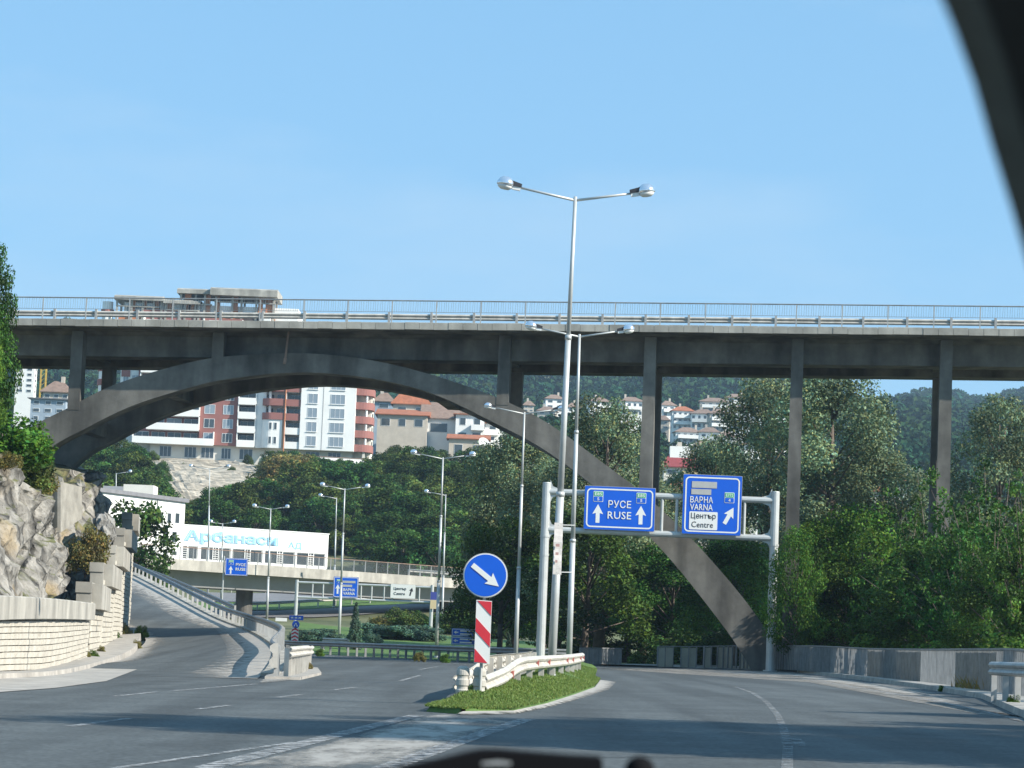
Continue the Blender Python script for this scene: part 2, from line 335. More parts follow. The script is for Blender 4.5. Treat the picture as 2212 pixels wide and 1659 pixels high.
def fix_normals(me):
    import bmesh
    bm = bmesh.new(); bm.from_mesh(me); bmesh.ops.recalc_face_normals(bm, faces=bm.faces); bm.to_mesh(me); bm.free()
def tag(o, label=None, cat=None, group=None, kind=None):
    if label: o['label'] = label
    if cat: o['category'] = cat
    if group: o['group'] = group
    if kind: o['kind'] = kind
    return o
def link(name, data, parent=None, loc=None):
    o = bpy.data.objects.new(name, data); COL.objects.link(o)
    if parent: o.parent = parent
    if loc is not None: o.location = loc
    return o
def wloc(o):
    v = Vector((0, 0, 0))
    while o: v += o.location; o = o.parent
    return v
def thing(name, label, cat, loc=(0, 0, 0), group=None, rotz=0):
    o = link(name, None, None, loc); o.rotation_euler = (0, 0, rotz); o.empty_display_size = 0.3
    return tag(o, label, cat, group)
def obj(name, mb, mats, parent=None, world=True, smooth=False, kind=None, label=None, recalc=True):
    """one mesh object; world=True: the vertices are world coordinates and are shifted to the parent's base"""
    if parent is not None and world:
        w = wloc(parent); mb.v = [(p[0] - w.x, p[1] - w.y, p[2] - w.z) for p in mb.v]
    me = mb.mesh(name, mats, smooth)
    if recalc and len(me.polygons) < 20000: fix_normals(me)
    o = link(name, me, parent)
    return tag(o, label, None, None, kind)
def struct(name, mb, mats, smooth=False, label=None): return tag(obj(name, mb, mats, smooth=smooth, recalc=False), label, None, None, 'structure')
def dup(o, parent=None, loc=None):
    c = o.copy(); COL.objects.link(c)
    if parent: c.parent = parent
    if loc is not None: c.location = loc
    for ch in list(o.children): dup(ch, c)
    return c
def inst(name, me, parent, loc=(0, 0, 0), rot=(0, 0, 0), scale=(1, 1, 1), kind=None):
    o = link(name, me, parent, loc); o.rotation_euler = rot; o.scale = scale
    return tag(o, None, None, None, kind)

_txt = {}; _gl = {}
def glyphs(body, bold, extrude):
    """raw text mesh data, baseline at zero"""
    k = (body, bold, extrude)
    if k not in _gl:
        c = bpy.data.curves.new('lettering', 'FONT'); c.body = body; c.offset = bold; c.extrude = extrude; c.resolution_u = 2; c.space_character = 1.05
        o = bpy.data.objects.new('lettering', c); COL.objects.link(o)
        dg = bpy.context.evaluated_depsgraph_get(); dg.update()
        me = bpy.data.meshes.new_from_object(o.evaluated_get(dg))
        _gl[k] = ([tuple(v.co) for v in me.vertices], [tuple(p.vertices) for p in me.polygons])
        bpy.data.objects.remove(o); bpy.data.curves.remove(c); bpy.data.meshes.remove(me)
    return _gl[k]
def text_mb(body, bold=0.0, extrude=0.01):
    """flat lettering as mesh data with the lower left at zero: vertices, faces, width, height"""
    k = (body, bold, extrude)
    if k in _txt: return _txt[k]
    if 'н' in body:                                   # this letter is drawn from three strokes
        vs, fs, x = [], [], 0.0; eh = max(v[1] for v in glyphs('с', 0.0, extrude)[0]) - 0.01
        for ch in body:
            if ch == 'н':
                t = 0.085 + 2 * bold; w = 0.44; m = MB()
                for a0, a1, b0, b1 in ((-bold, -bold + t, -bold, eh + bold), (w - t + bold, w + bold, -bold, eh + bold), (-bold + t + 0.0005, w - t + bold - 0.0005, eh * 0.5 - t / 2, eh * 0.5 + t / 2)): m.box(a0, a1, b0, b1, -extrude, extrude)
                gv, gf, gw = m.v, m.f, w
            else:
                gv, gf = glyphs(ch, bold, extrude); x0_ = min(v[0] for v in gv); gw = max(v[0] for v in gv) - x0_ - 2 * bold; gv = [(v[0] - x0_ - bold, v[1], v[2]) for v in gv]
            o_ = len(vs); vs += [(v[0] + x, v[1], v[2]) for v in gv]; fs += [tuple(i + o_ for i in f) for f in gf]; x += gw + 0.105
    else: vs, fs = glyphs(body, bold, extrude)
    x0 = min(v[0] for v in vs); x1 = max(v[0] for v in vs); y0 = min(v[1] for v in vs); y1 = max(v[1] for v in vs)
    _txt[k] = ([(v[0] - x0, v[1] - y0, v[2]) for v in vs], fs, x1 - x0, y1 - y0); return _txt[k]
def lettering(body, cx, y, cz, w, h, m, parent, bold=0.012, ex=0.02, name='lettering', world=True, xdir=(1, 0)):
    """letters on a vertical face that looks towards -y, centred at (cx, cz), w by h metres"""
    vs, fs, W_, H_ = text_mb(body, bold, 0.5)
    mb = MB(); ux, uy = xdir
    mb.add([(cx + ((p[0] / W_ - 0.5) * w) * ux, y + ((p[0] / W_ - 0.5) * w) * uy - p[2] * ex, cz + (p[1] / H_ - 0.5) * h) for p in vs], fs)
    return obj(name, mb, m, parent, world, recalc=False)

# ------------------------------------------------------------------ the ground, one sheet to the horizon
rng = random.Random(4)
ys = [-60, -30, 0, 20, 60, 100, 140, 170, 185, 190] + list(np.arange(194, 300, 4)) + list(np.arange(300, 620, 8)) + list(np.arange(620, 1100, 20)) + list(np.arange(1100, 2700, 50)) + [2800, 3000, 3300, 3700, 4300]
azs = sorted(set([-1.6, -1.2, -0.9, -0.7, -0.55, -0.45, -0.38, -0.33] + list(np.round(np.arange(-0.3, 0.301, 0.012), 4)) + [0.33, 0.38, 0.45, 0.55, 0.7, 0.9, 1.2, 1.6]))
g = MB(); nx = len(azs)
for y in ys:
    yy = max(y, 90)
    for a in azs:
        x = a * yy; z = terrain(x, max(y, 1))
        z += (math.sin(x * 0.045 + y * 0.02) + math.sin(x * 0.017 - y * 0.031)) * min(6, y * 0.0028) * sm(620, 900, y)
        g.v.append((x, y, z))
for j in range(len(ys) - 1):
    for i in range(nx - 1): g.f.append((j * nx + i, j * nx + i + 1, (j + 1) * nx + i + 1, (j + 1) * nx + i)); g.m.append(0)
struct('ground', g, ground_m, smooth=True)

def flat(name, uv, m, h=0.0, kind='structure', label=None):
    """a sheet lying on the road plane, outlined by points measured on the road"""
    mb = MB(); pts = [p if isinstance(p, Vector) else G(*p) for p in uv]
    pts = [Vector((p.x, p.y, plane(p.x) + h)) for p in pts]
    mb.add(pts, [tuple(range(len(pts)))]); o = obj(name, mb, m, recalc=False)
    me = o.data
    if me.polygons[0].normal.z < 0: me.flip_normals()
    return tag(o, label, None, None, kind)
def V(x, y): return Vector((x, y, plane(x)))
# main carriageways: both directions and the mouth of the ramp
flat('road', [V(-40, -30), V(40, -30), V(40, 40)] + [G(2330, 1560), G(2212, 1552), G(2120, 1509), G(1989, 1487), G(1842, 1467), G(1708, 1451), G(1564, 1444), G(1420, 1441), G(1260, 1438), V(1, 158), G(1030, 1431), G(900, 1424), G(760, 1415), G(640, 1409), V(-17, 196), V(-24, 196), V(-26, 120), V(-40, 60)], asphalt, 0.0)

def strip(name, uv, w0, w1, m, h=0.008, kind='structure'):
    """a painted line along measured points, of real width"""
    pts = [p if isinstance(p, Vector) else G(*p) for p in uv]; L = []; Rr = []
    for i, p in enumerate(pts):
        a = pts[max(i - 1, 0)]; b = pts[min(i + 1, len(pts) - 1)]; d = Vector((b.x - a.x, b.y - a.y, 0)).normalized()
        n = Vector((-d.y, d.x, 0)); w = (w0 + (w1 - w0) * i / max(1, len(pts) - 1)) / 2
        for lst, sg in ((L, 1), (Rr, -1)):
            q = p + n * w * sg; lst.append((q.x, q.y, plane(q.x) + h))
    mb = MB().ribbon(Rr, L); return struct(name, mb, m)
ml = 'road_marking'
strip(ml, [(430, 1664), (600, 1621), (750, 1583), (900, 1546)], 0.26, 0.26, paint_road)
strip(ml, [(830, 1662), (950, 1618), (1050, 1583), (1140, 1554)], 0.26, 0.26, paint_road)
strip(ml, [(200, 1668), (420, 1636), (640, 1604)], 0.10, 0.10, paint_road)
for a, b in (((150, 1570), (278, 1553)), ((425, 1533), (495, 1524)), ((600, 1507), (648, 1501)), ((245, 1505), (338, 1495)), ((720, 1491), (768, 1485)), ((865, 1471), (908, 1459)), ((905, 1447), (945, 1440))):
    strip(ml, [a, b], 0.14, 0.14, paint_road)
strip(ml, [(372, 1493), (470, 1485), (552, 1478)], 0.16, 0.16, paint_road)
strip(ml, [(1610, 1452), (1714, 1463), (1793, 1476), (1891, 1492), (2002, 1511), (2130, 1538), (2240, 1566)], 0.16, 0.16, paint_road)
strip(ml, [(1588, 1484), (1625, 1497), (1655, 1517), (1680, 1545), (1694, 1580), (1702, 1610), (1700, 1664)], 0.12, 0.12, paint_faint)
strip(ml, [(1705, 1596), (1722, 1614)], 0.3, 0.3, paint_faint)
strip(ml, [(640, 1413), (760, 1419), (900, 1428), (1028, 1437)], 0.2, 0.2, paint_road)
strip(ml, [(1262, 1441), (1330, 1445), (1440, 1447)], 0.16, 0.16, paint_road)
strip('asphalt_crack', [(860, 1649), (1150, 1638), (1420, 1636), (1740, 1642)], 0.05, 0.03, trim_black, 0.005)

def blob(name, uv, m, h, edge=1.2, seed=1):
    """dusty sheet whose 'fade' value falls off towards its edge, so its rim breaks up"""
    pts = [p if isinstance(p, Vector) else G(*p) for p in uv]; n = len(pts)
    dense = []
    for i in range(n):
        a, b = pts[i], pts[(i + 1) % n]
        for k in range(4): dense.append(a.lerp(b, k / 4))
    c = sum(dense, Vector()) / len(dense); vs = []; fs = []; fade = []
    rings = (1.0, 0.82, 0.5, 0.0)
    for r in rings[:-1]:
        for p in dense:
            q = c + (p - c) * r; vs.append((q.x, q.y, plane(q.x) + h)); fade.append({1.0: -0.35, 0.82: 0.02, 0.5: 0.12}[r])
    vs.append((c.x, c.y, plane(c.x) + h)); fade.append(0.15); N = len(dense)
    for k in range(2):
        for i in range(N): fs.append((k * N + i, k * N + (i + 1) % N, (k + 1) * N + (i + 1) % N, (k + 1) * N + i))
    for i in range(N): fs.append((2 * N + i, 2 * N + (i + 1) % N, 3 * N))
    mb = MB().add(vs, fs); o = struct(name, mb, m); me = o.data
    if me.polygons[0].normal.z < 0: me.flip_normals()
    at = me.attributes.new('fade', 'FLOAT', 'POINT'); at.data.foreach_set('value', fade); return o
blob('dusty_gore', [(420, 1670), (620, 1624), (760, 1588), (905, 1546), (960, 1538), (1135, 1556), (1040, 1590), (940, 1625), (830, 1670)], dust_streak, 0.004)
blob('dust_apron', [(-160, 1512), (0, 1496), (120, 1487), (230, 1472), (290, 1449), (356, 1424), (318, 1400), (296, 1396), (244, 1428), (140, 1452), (0, 1462), (-160, 1470)], dust, 0.012)
blob('dusty_shoulder', [(548, 1480), (600, 1476), (660, 1468), (705, 1456), (690, 1446), (640, 1436), (600, 1446), (560, 1462)], dust_worn, 0.016)
blob('dusty_verge', [(1260, 1442), (1500, 1449), (1700, 1458), (1850, 1478), (2000, 1506), (2150, 1540), (2300, 1578), (2330, 1566), (2212, 1552), (2120, 1510), (1989, 1487), (1842, 1467), (1708, 1451), (1564, 1444), (1420, 1441)], dust_worn, 0.006)

# ------------------------------------------------------------------ splitter island
isl = [G(918, 1537), G(960, 1523), G(1000, 1510), V(-0.45, 62), V(0.1, 80), V(0.6, 110), V(0.9, 142), V(5.0, 142), V(4.2, 118), V(3.2, 92), G(1297, 1472), G(1285, 1488), G(1240, 1505), G(1180, 1525), G(1110, 1541), G(1000, 1543)]
c = sum(isl, Vector()) / len(isl)
RAILX = [(44, -0.9), (50.5, -0.6), (54, -0.26), (57.5, 0.04), (62, 0.36), (67.5, 0.8), (74, 1.32), (82, 1.8), (92, 2.3), (142, 3.4)]
def isl_span(y):
    xs = []
    for a, b in zip(isl, isl[1:] + isl[:1]):
        if (a.y > y) != (b.y > y): xs.append((b.x - a.x) * (y - a.y) / (b.y - a.y) + a.x)
    return (min(xs), max(xs)) if len(xs) > 1 else None
def isl_h(x, y, xl, xr):
    xm = min(max(lerp(RAILX, y), xl + 0.1), xr - 0.1); top = 0.27 * sm(45.5, 54, y)
    t = (x - xl) / (xm - xl) if x < xm else (xr - x) / (xr - xm); wv = 0.03 * math.sin(x * 3.1 + y * 0.9) + 0.025 * math.sin(x * 1.3 - y * 1.7)
    return plane(x) + 0.09 + (top + wv) * sm(0, 1.0, max(0, t))
mb = MB(); NR, NCc = 150, 18; rowsy = [44.15 + 97.7 * (k / NR) ** 1.6 for k in range(NR + 1)]
for y in rowsy:
    xl, xr = isl_span(y)
    for k in range(NCc + 1):
        x = xl + (xr - xl) * k / NCc; mb.v.append((x, y, isl_h(x, y, xl, xr) if 0 < k < NCc else plane(x) - 0.02 + (0.0)))
for j_ in range(NR):
    for k in range(NCc): mb.f.append((j_ * (NCc + 1) + k, j_ * (NCc + 1) + k + 1, (j_ + 1) * (NCc + 1) + k + 1, (j_ + 1) * (NCc + 1) + k)); mb.m.append(0)
struct('traffic_island', mb, lawn_m, smooth=True)
mb = MB(); ks = isl[10:]
outer = [Vector((p.x + (p.x - c.x) * 0.16 + 0.14, p.y - 0.7, 0)) for p in ks]
mb.ribbon([(p.x, p.y, plane(p.x) + 0.009) for p in outer], [(p.x, p.y, plane(p.x) + 0.05) for p in ks]); o = struct('island_edge', mb, dust_worn); at = o.data.attributes.new('fade', 'FLOAT', 'POINT'); at.data.foreach_set('value', [-0.06] * len(outer) + [0.3] * len(ks))

def blades(name, pts, m, hgt, seed, label=None, wid=0.02):
    """grass blades standing at the given points, one joined mesh"""
    r = np.random.RandomState(seed); p = np.array(pts); n = len(p)
    a = r.rand(n) * 6.283; h = hgt * (0.45 + r.rand(n) * 0.9); w = wid * (0.7 + r.rand(n) * 0.8)
    lean = r.randn(n, 2) * 0.45 * h[:, None]
    dx = np.cos(a) * w; dy = np.sin(a) * w
    v = np.zeros((n, 3, 3)); v[:, 0] = p - np.stack([dx, dy, 0 * dx], 1); v[:, 1] = p + np.stack([dx, dy, 0 * dx], 1)
    v[:, 2] = p + np.concatenate([lean, h[:, None]], 1)
    me = bpy.data.meshes.new(name); me.from_pydata(v.reshape(-1, 3).tolist(), [], [(3 * i, 3 * i + 1, 3 * i + 2) for i in range(n)])
    t = (0.65 + 0.7 * r.rand(n)); cols = np.ones((n, 3, 4)); cols[:, :, 0] = (t * (0.9 + 0.5 * r.rand(n)))[:, None]; cols[:, :, 1] = t[:, None]; cols[:, :, 2] = t[:, None]
    at = me.attributes.new('tone', 'FLOAT_COLOR', 'POINT'); at.data.foreach_set('color', cols.ravel())
    me.materials.append(m); o = link(name, me); return tag(o, label, None, None, 'stuff')
def inside(x, y, poly):
    k = False; n = len(poly)
    for i in range(n):
        a, b = poly[i], poly[(i + 1) % n]
        if (a.y > y) != (b.y > y) and x < (b.x - a.x) * (y - a.y) / (b.y - a.y) + a.x: k = not k
    return k
pts = []
while len(pts) < 120000:
    y = 44 + 76 * rng.random() ** 2.2; x = rng.uniform(-1.6, 4.2)
    if inside(x, y, isl):
        bare = math.sin(x * 2.3 + y * 0.21) + math.sin(y * 0.63 - x * 1.1) + 0.6 * math.sin(y * 1.9 + x * 3.1)
        if bare > 1.25 and rng.random() < 0.8: continue
        q_ = isl_span(y); pts.append((x, y, isl_h(x, y, *q_) - 0.005))
blades('grass', pts, grass_m, 0.045, 3, 'bright green grass on the traffic island', 0.012)

# ------------------------------------------------------------------ ramp on the left
RR = [P(556, 1466, 74), P(572, 1444, 86), P(593, 1408, 100), P(562, 1378, 130), P(523, 1359, 158), P(454, 1331, 176), P(349, 1275, 196), P(276, 1238, 212), P(215, 1212, 232), P(150, 1196, 250)]
RL = [V(-13.6, 74), V(-14.8, 86), P(244, 1432, 105), P(297, 1404, 128), P(303, 1370, 155)]
RL += [Vector((p.x - 8.3, p.y - 3.0, p.z - 0.1)) for p in RR[5:8]] + [Vector((p.x - 5, p.y - 8, p.z)) for p in RR[8:]]
for p in RR[:2] + RL[:3]: p.z = plane(p.x) + 0.004
def dens(pts, k=6):
    out = []
    for i in range(len(pts) - 1):
        p0 = pts[max(i - 1, 0)]; p1 = pts[i]; p2 = pts[i + 1]; p3 = pts[min(i + 2, len(pts) - 1)]
        for j in range(k):
            t = j / k; out.append(0.5 * ((2 * p1) + (p2 - p0) * t + (2 * p0 - 5 * p1 + 4 * p2 - p3) * t * t + (3 * p1 - p0 - 3 * p2 + p3) * t ** 3))
    return out + [pts[-1].copy()]
RRd, RLd = dens(RR), dens(RL)
for q in RRd[:7] + RLd[:13]: q.z = max(q.z, plane(q.x) + 0.004)
struct('ramp_road', MB().ribbon(RLd, RRd), asphalt, smooth=True)
# dusty shoulder on the outside of the ramp, and the edge beam under its guardrail
sh = [p.lerp(RLd[i], 0.30) for i, p in enumerate(RRd)]
mb = MB().ribbon([p + Vector((0, 0, 0.012)) for p in sh], [p + Vector((0, 0, 0.012)) for p in RRd])
o = struct('ramp_shoulder', mb, dust_worn)
fd = []
for i in range(len(sh)): fd.append(-0.08 if i > 3 else -0.2)
fd += [0.3] * len(sh)
at = o.data.attributes.new('fade', 'FLOAT', 'POINT'); at.data.foreach_set('value', fd)
sl = [p.lerp(RRd[i], 0.2) for i, p in enumerate(RLd)]
mb = MB().ribbon([p + Vector((0, 0, 0.014)) for p in RLd[10:]], [p + Vector((0, 0, 0.014)) for p in sl[10:]])
o = struct('ramp_shoulder', mb, dust_worn); at = o.data.attributes.new('fade', 'FLOAT', 'POINT'); at.data.foreach_set('value', [0.25] * len(sl[10:]) + [-0.2] * len(sl[10:]))
mb = MB(); rings = []
for i, p in enumerate(RRd):
    q = RLd[i]; n = Vector((p.x - q.x, p.y - q.y, 0)).normalized(); lo = -3.0 if p.y > 110 else min(-0.5, p.z - 0.8)
    rings.append([p + Vector((0, 0, 0.10)), p + n * 0.55 + Vector((0, 0, 0.12)), Vector((p.x + n.x * 0.6, p.y + n.y * 0.6, min(p.z - 0.2, lo))), Vector((p.x, p.y, min(p.z - 0.2, lo)))])
mb.sweep(rings[3:]); o = struct('ramp_kerb', mb, concrete_pale); fix_normals(o.data)
# pavement at the foot of the stone wall
WB = [P(-150, 1466, 56), P(0, 1455, 72), P(105, 1449, 85), P(187, 1418, 103), P(214, 1400, 119), P(239, 1387, 133), P(257, 1377, 147), P(273, 1368, 160), P(277, 1362, 172)]
KL = [G(-150, 1478), G(0, 1467), G(140, 1456), RL[2] + Vector((0, 0, 0.06)), RL[2].lerp(RL[3], 0.6) + Vector((0.1, 0, 0.1)), RL[3].lerp(RL[4], 0.2) + Vector((0, 0, 0.1)), RL[3].lerp(RL[4], 0.7) + Vector((0, 0, 0.1)), RL[4] + Vector((-0.6, 3, 0.1)), RL[4].lerp(RL[5], 0.8) + Vector((-0.6, 0, 0.1))]
WBd, KLd = dens(WB, 5), dens(KL, 5)
mb = MB(); mb.ribbon([p + Vector((-0.6, 0, 0.05)) for p in WBd], [p + Vector((0, 0, 0.13)) for p in KLd])
mb.ribbon([p + Vector((0, 0, 0.13)) for p in KLd], [p + Vector((0.05, 0, -0.25)) for p in KLd])
struct('pavement', mb, dust, smooth=False)
# pavement and kerb on the right, under the fence
kr = [G(1200, 1437), G(1420, 1440), G(1564, 1443), G(1708, 1450), G(1842, 1466), G(1989, 1486), G(2120, 1509), G(2212, 1551), G(2330, 1610)]
mb = MB(); rings = []
kr_s = [p + Vector((0, 0, 0)) for p in kr]
for p in kr_s:
    rings.append([Vector((p.x, p.y, plane(p.x) - 0.05)), Vector((p.x + 0.03, p.y, plane(p.x) + 0.13)), Vector((p.x + 0.22, p.y + 0.25, plane(p.x) + 0.14)), Vector((p.x + 5.5, p.y + 5, plane(p.x) + 0.15)), Vector((p.x + 16, p.y + 12, plane(p.x) - 0.1))])
mb.sweep(rings, closed=False); struct('pavement', mb, dust)

# ------------------------------------------------------------------ the arch bridge
BA = R(6); B0 = 140.0
bn = Vector((math.sin(BA), math.cos(BA), 0)); ba = Vector((math.cos(BA), -math.sin(BA), 0))
def BW(s_, off, z): p = ba * s_ + bn * off; return (p.x, p.y + B0, z)
def deckz(s_): return 17.70 + 0.0175 * s_
bridge = thing('arch_bridge', 'grey concrete arch viaduct crossing the whole view above the road', 'bridge', (0, 140, 0))
def bbox_s(mb, s0, s1, o0, o1, z0a, z1a, z0b=None, z1b=None, mi=0):
    z0b = z0a if z0b is None else z0b; z1b = z1a if z1b is None else z1b
    return mb.hexa([BW(s0, o0, z0a), BW(s1, o0, z0b), BW(s1, o1, z0b), BW(s0, o1, z0a)], [BW(s0, o0, z1a), BW(s1, o0, z1b), BW(s1, o1, z1b), BW(s0, o1, z1a)], mi)
S0, S1 = -62.0, 62.0; D = 11.6
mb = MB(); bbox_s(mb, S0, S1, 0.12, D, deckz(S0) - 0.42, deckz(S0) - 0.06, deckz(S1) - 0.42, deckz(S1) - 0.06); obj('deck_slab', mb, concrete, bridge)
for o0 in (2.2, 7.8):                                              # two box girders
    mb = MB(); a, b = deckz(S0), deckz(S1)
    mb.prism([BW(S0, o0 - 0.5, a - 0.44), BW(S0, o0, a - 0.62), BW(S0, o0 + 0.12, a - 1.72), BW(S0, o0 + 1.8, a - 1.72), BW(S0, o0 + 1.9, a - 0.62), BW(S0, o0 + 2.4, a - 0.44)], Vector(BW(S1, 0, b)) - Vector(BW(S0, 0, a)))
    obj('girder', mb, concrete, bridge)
mb = MB()                                                          # cross beams between the girders
for k in range(-7, 8):
    s_ = -0.7 + 7.65 * k; bbox_s(mb, s_ - 0.25, s_ + 0.25, 4.2, 7.85, deckz(s_) - 1.5, deckz(s_) - 0.5)
obj('cross_beam', mb, concrete, bridge, kind='stuff')
# fascia: precast edge panels, one by one
pw = 0.768
pm = MB().bbox(-pw / 2 + 0.008, pw / 2 - 0.008, -0.10, 0.11, -0.37, 0.0, 0.012).mesh('fascia_panel', concrete_pale)
k0, k1 = -52, 52; r = random.Random(2)
for k in range(k0, k1):
    s_ = k * pw; p = BW(s_, r.uniform(-0.012, 0.012), deckz(s_) + r.uniform(-0.012, 0.012)); gap = 0
    inst('fascia_panel', pm, bridge, Vector(p) - bridge.location, (0, -math.atan(0.0175), -BA))
AT = [(-31, 6.4), (-29, 8.6), (-26.35, 11.26), (-23.89, 12.7), (-21.44, 14.02), (-17.72, 15.25), (-15.23, 15.72), (-11.5, 15.98), (-7.75, 15.72), (-4.0, 14.92), (-0.26, 13.68), (2.23, 12.42), (4.73, 10.72), (7.21, 8.94), (9.7, 6.73), (12.19, 4.07), (13.68, 2.09), (15.6, -0.8)]
AB = [(-29.4, 5.4), (-27.4, 7.7), (-25.02, 10.31), (-22.9, 11.62), (-20.4, 12.92), (-17.2, 14.02), (-15.1, 14.52), (-11.45, 14.95), (-7.71, 14.75), (-4.3, 14.02), (-0.9, 12.55), (1.45, 11.4), (3.8, 9.85), (6.2, 7.95), (8.5, 5.75), (10.7, 3.2), (12.1, 1.4), (13.6, -1.0)]
def spline2(pts, k=4): return [(p.x, p.y) for p in dens([Vector((a, b, 0)) for a, b in pts], k)]
for o0, o1 in ((1.45, 2.75), (8.1, 9.4)):
    mb = MB(); T = spline2(AT); Bq = spline2(AB)
    rings = [[BW(*(b[0], o0, b[1])), BW(t[0], o0, t[1]), BW(t[0], o1, t[1]), BW(b[0], o1, b[1])] for t, b in zip(T, Bq)]
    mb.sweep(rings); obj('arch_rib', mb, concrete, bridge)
mb = MB()
for s_ in (-23.8, -19, -4, 2.2, 8.5):
    zt = lerp(AT, s_); bbox_s(mb, s_ - 0.35, s_ + 0.35, 2.7, 8.15, zt - 1.15, zt - 0.35)
obj('arch_tie_beam', mb, concrete, bridge, kind='stuff')
# columns, tapered, in two rows; those over the arch stand on it
for k in range(-5, 7):
    s_ = -0.62 + 7.68 * k
    on_arch = -27 < s_ < 9
    for row, oc in enumerate((1.85, 8.6)):
        zt = deckz(s_) - 0.45 if row == 0 else deckz(s_) - 1.7
        zb = lerp(AT, s_) - 0.25 if on_arch else (-1.0 if s_ > 0 else 4.0)
        if s_ < -27: zb = 5.0
        if zb > zt - 0.3 or (row == 0 and -13 < s_ < -5): continue
        L = zt - zb; w0 = 0.31 + 0.004 * L; w1 = 0.31; d = 0.42
        mb = MB(); mb.hexa([BW(s_ - w0, oc - d, zb), BW(s_ + w0, oc - d, zb), BW(s_ + w0, oc + d, zb), BW(s_ - w0, oc + d, zb)], [BW(s_ - w1, oc - d, zt), BW(s_ + w1, oc - d, zt), BW(s_ + w1, oc + d, zt), BW(s_ - w1, oc + d, zt)])
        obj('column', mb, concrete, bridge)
p = BW(-12.1, 1.3, 0)
mb = MB().tube(BW(-12.15, 1.2, 17.2), BW(-12.25, 1.15, 15.6), 0.06).tube(BW(-12.25, 1.15, 15.65), BW(-12.28, 1.12, 15.35), 0.09); obj('drain_pipe', mb, roof_brown, bridge)
# railing on the bridge edge
rl = link('railing', None, bridge)
mb = MB(); mb.tube(BW(S0, 0.06, deckz(S0) + 1.16), BW(S1, 0.06, deckz(S1) + 1.16), 0.035, n=6); obj('handrail', mb, rail_dark, rl)
mb = MB(); mb.tube(BW(S0, 0.06, deckz(S0) + 0.56), BW(S1, 0.06, deckz(S1) + 0.56), 0.016, n=4); obj('lower_rail', mb, rail_dark, rl)
pmesh = MB().box(-0.03, 0.03, -0.025, 0.025, -0.05, 1.15).mesh('post', steel_dull)
for k in range(-17, 18):
    s_ = 0.55 + 2.345 * k; inst('post', pmesh, rl, Vector(BW(s_, 0.06, deckz(s_))) - bridge.location, (0, 0, -BA))
mb = MB()
for k in range(-300, 300):
    s_ = k * 0.125; z = deckz(s_); mb.tube(BW(s_, 0.06, z + 0.55), BW(s_ + (0.04 if k % 3 == 0 else 0), 0.06, z + 1.14), 0.007, n=3, caps=False)
obj('baluster', mb, rail_dark, rl, kind='stuff', recalc=False)
# W-beam profile: (sideways, up) seen from the traffic side, closed
WPROF = [(0.0, 0.16), (0.055, 0.13), (0.08, 0.085), (0.055, 0.04), (0.01, 0.015), (0.01, -0.015), (0.055, -0.04), (0.08, -0.085), (0.055, -0.13), (0.0, -0.16),
         (-0.012, -0.155), (0.04, -0.12), (0.06, -0.085), (0.04, -0.05), (-0.005, -0.02), (-0.005, 0.02), (0.04, 0.05), (0.06, 0.085), (0.04, 0.12), (-0.012, 0.155)]
gr = link('guardrail', None, bridge)
for k in range(-16, 17):
    s0 = k * 2.26; s1 = s0 + 2.29
    mb = MB(); rings = [[BW(s_, 1.1 - a, deckz(s_) + 0.42 + b) for a, b in WPROF] for s_ in (s0, s1)]; mb.sweep(rings); obj('beam', mb, rail_pale, gr, recalc=True)
    mb = MB(); bbox_s(mb, s0 - 0.06, s0 + 0.06, 0.98, 1.16, deckz(s0) - 0.05, deckz(s0) + 0.66); obj('post', mb, steel_dull, gr)

# ------------------------------------------------------------------ guardrails
def resample(pts, step):
    out = [pts[0].copy()]; acc = 0.0
    for a, b in zip(pts, pts[1:]):
        L = (b - a).length; t = step - acc
        while t <= L: out.append(a.lerp(b, t / L)); t += step
        acc = L - (t - step)
    return out
def guardrail(pts, label, group=None, side=1, height=0.75, step=4.0, post_step=2.0, m=rail_dark, reflect=False, rails=(0.0,), posts=True, smooth_k=5, pm_=None, ends=False):
    """W-beam barrier along base points; side +1: the beam faces the right of the direction of travel"""
    path = dens(pts, smooth_k) if len(pts) > 2 else pts
    root = thing('guardrail', label, 'guardrail', path[0].copy(), group)
    def frame(i, q):
        a = q[max(i - 1, 0)]; b = q[min(i + 1, len(q) - 1)]; d = Vector((b.x - a.x, b.y - a.y, 0)).normalized(); return d, Vector((d.y, -d.x, 0)) * side
    fine = resample(path, step / 4); n = len(fine)
    for dz in rails:
        for s0 in range(0, n - 1, 4):
            s1 = min(s0 + 4, n - 1); mb = MB(); rings = []
            for i in range(s0, s1 + 1):
                d, nn = frame(i, fine); p = fine[i]; over = d * (0.06 if i == s1 else 0) + nn * (0.006 if i == s1 else 0)
                rings.append([p + nn * (0.07 + a) + over + Vector((0, 0, height - 0.16 + dz + b)) for a, b in WPROF])
            mb.sweep(rings); obj('beam', mb, m, root)
    if posts:
        pp = resample(path, post_step)
        for i, p in enumerate(pp):
            d, nn = frame(i, pp); w = nn * 0.065; e = d * 0.045; mb = MB()
            b = [p - w - e, p - w + e, p + w + e, p + w - e]; z0 = Vector((0, 0, -0.3)); z1 = Vector((0, 0, height + (max(rails) if max(rails) > 0 else 0) - 0.04))
            mb.hexa([q + z0 for q in b], [q + z1 for q in b]); obj('post', mb, pm_ or m, root)
            if reflect and i > 0:
                mb = MB(); q = p + nn * 0.10 + Vector((0, 0, height - 0.16)) + d * 1.0
                if i % 3 == 2: continue
                mb.prism([q + d * 0.10 + Vector((0, 0, 0.07)), q - d * 0.10 + Vector((0, 0, 0.05)), q - d * 0.10 - Vector((0, 0, 0.06)), q + d * 0.02 - Vector((0, 0, 0.09))], nn * 0.05); obj('reflector', mb, reflector_m, root)
    return root, path
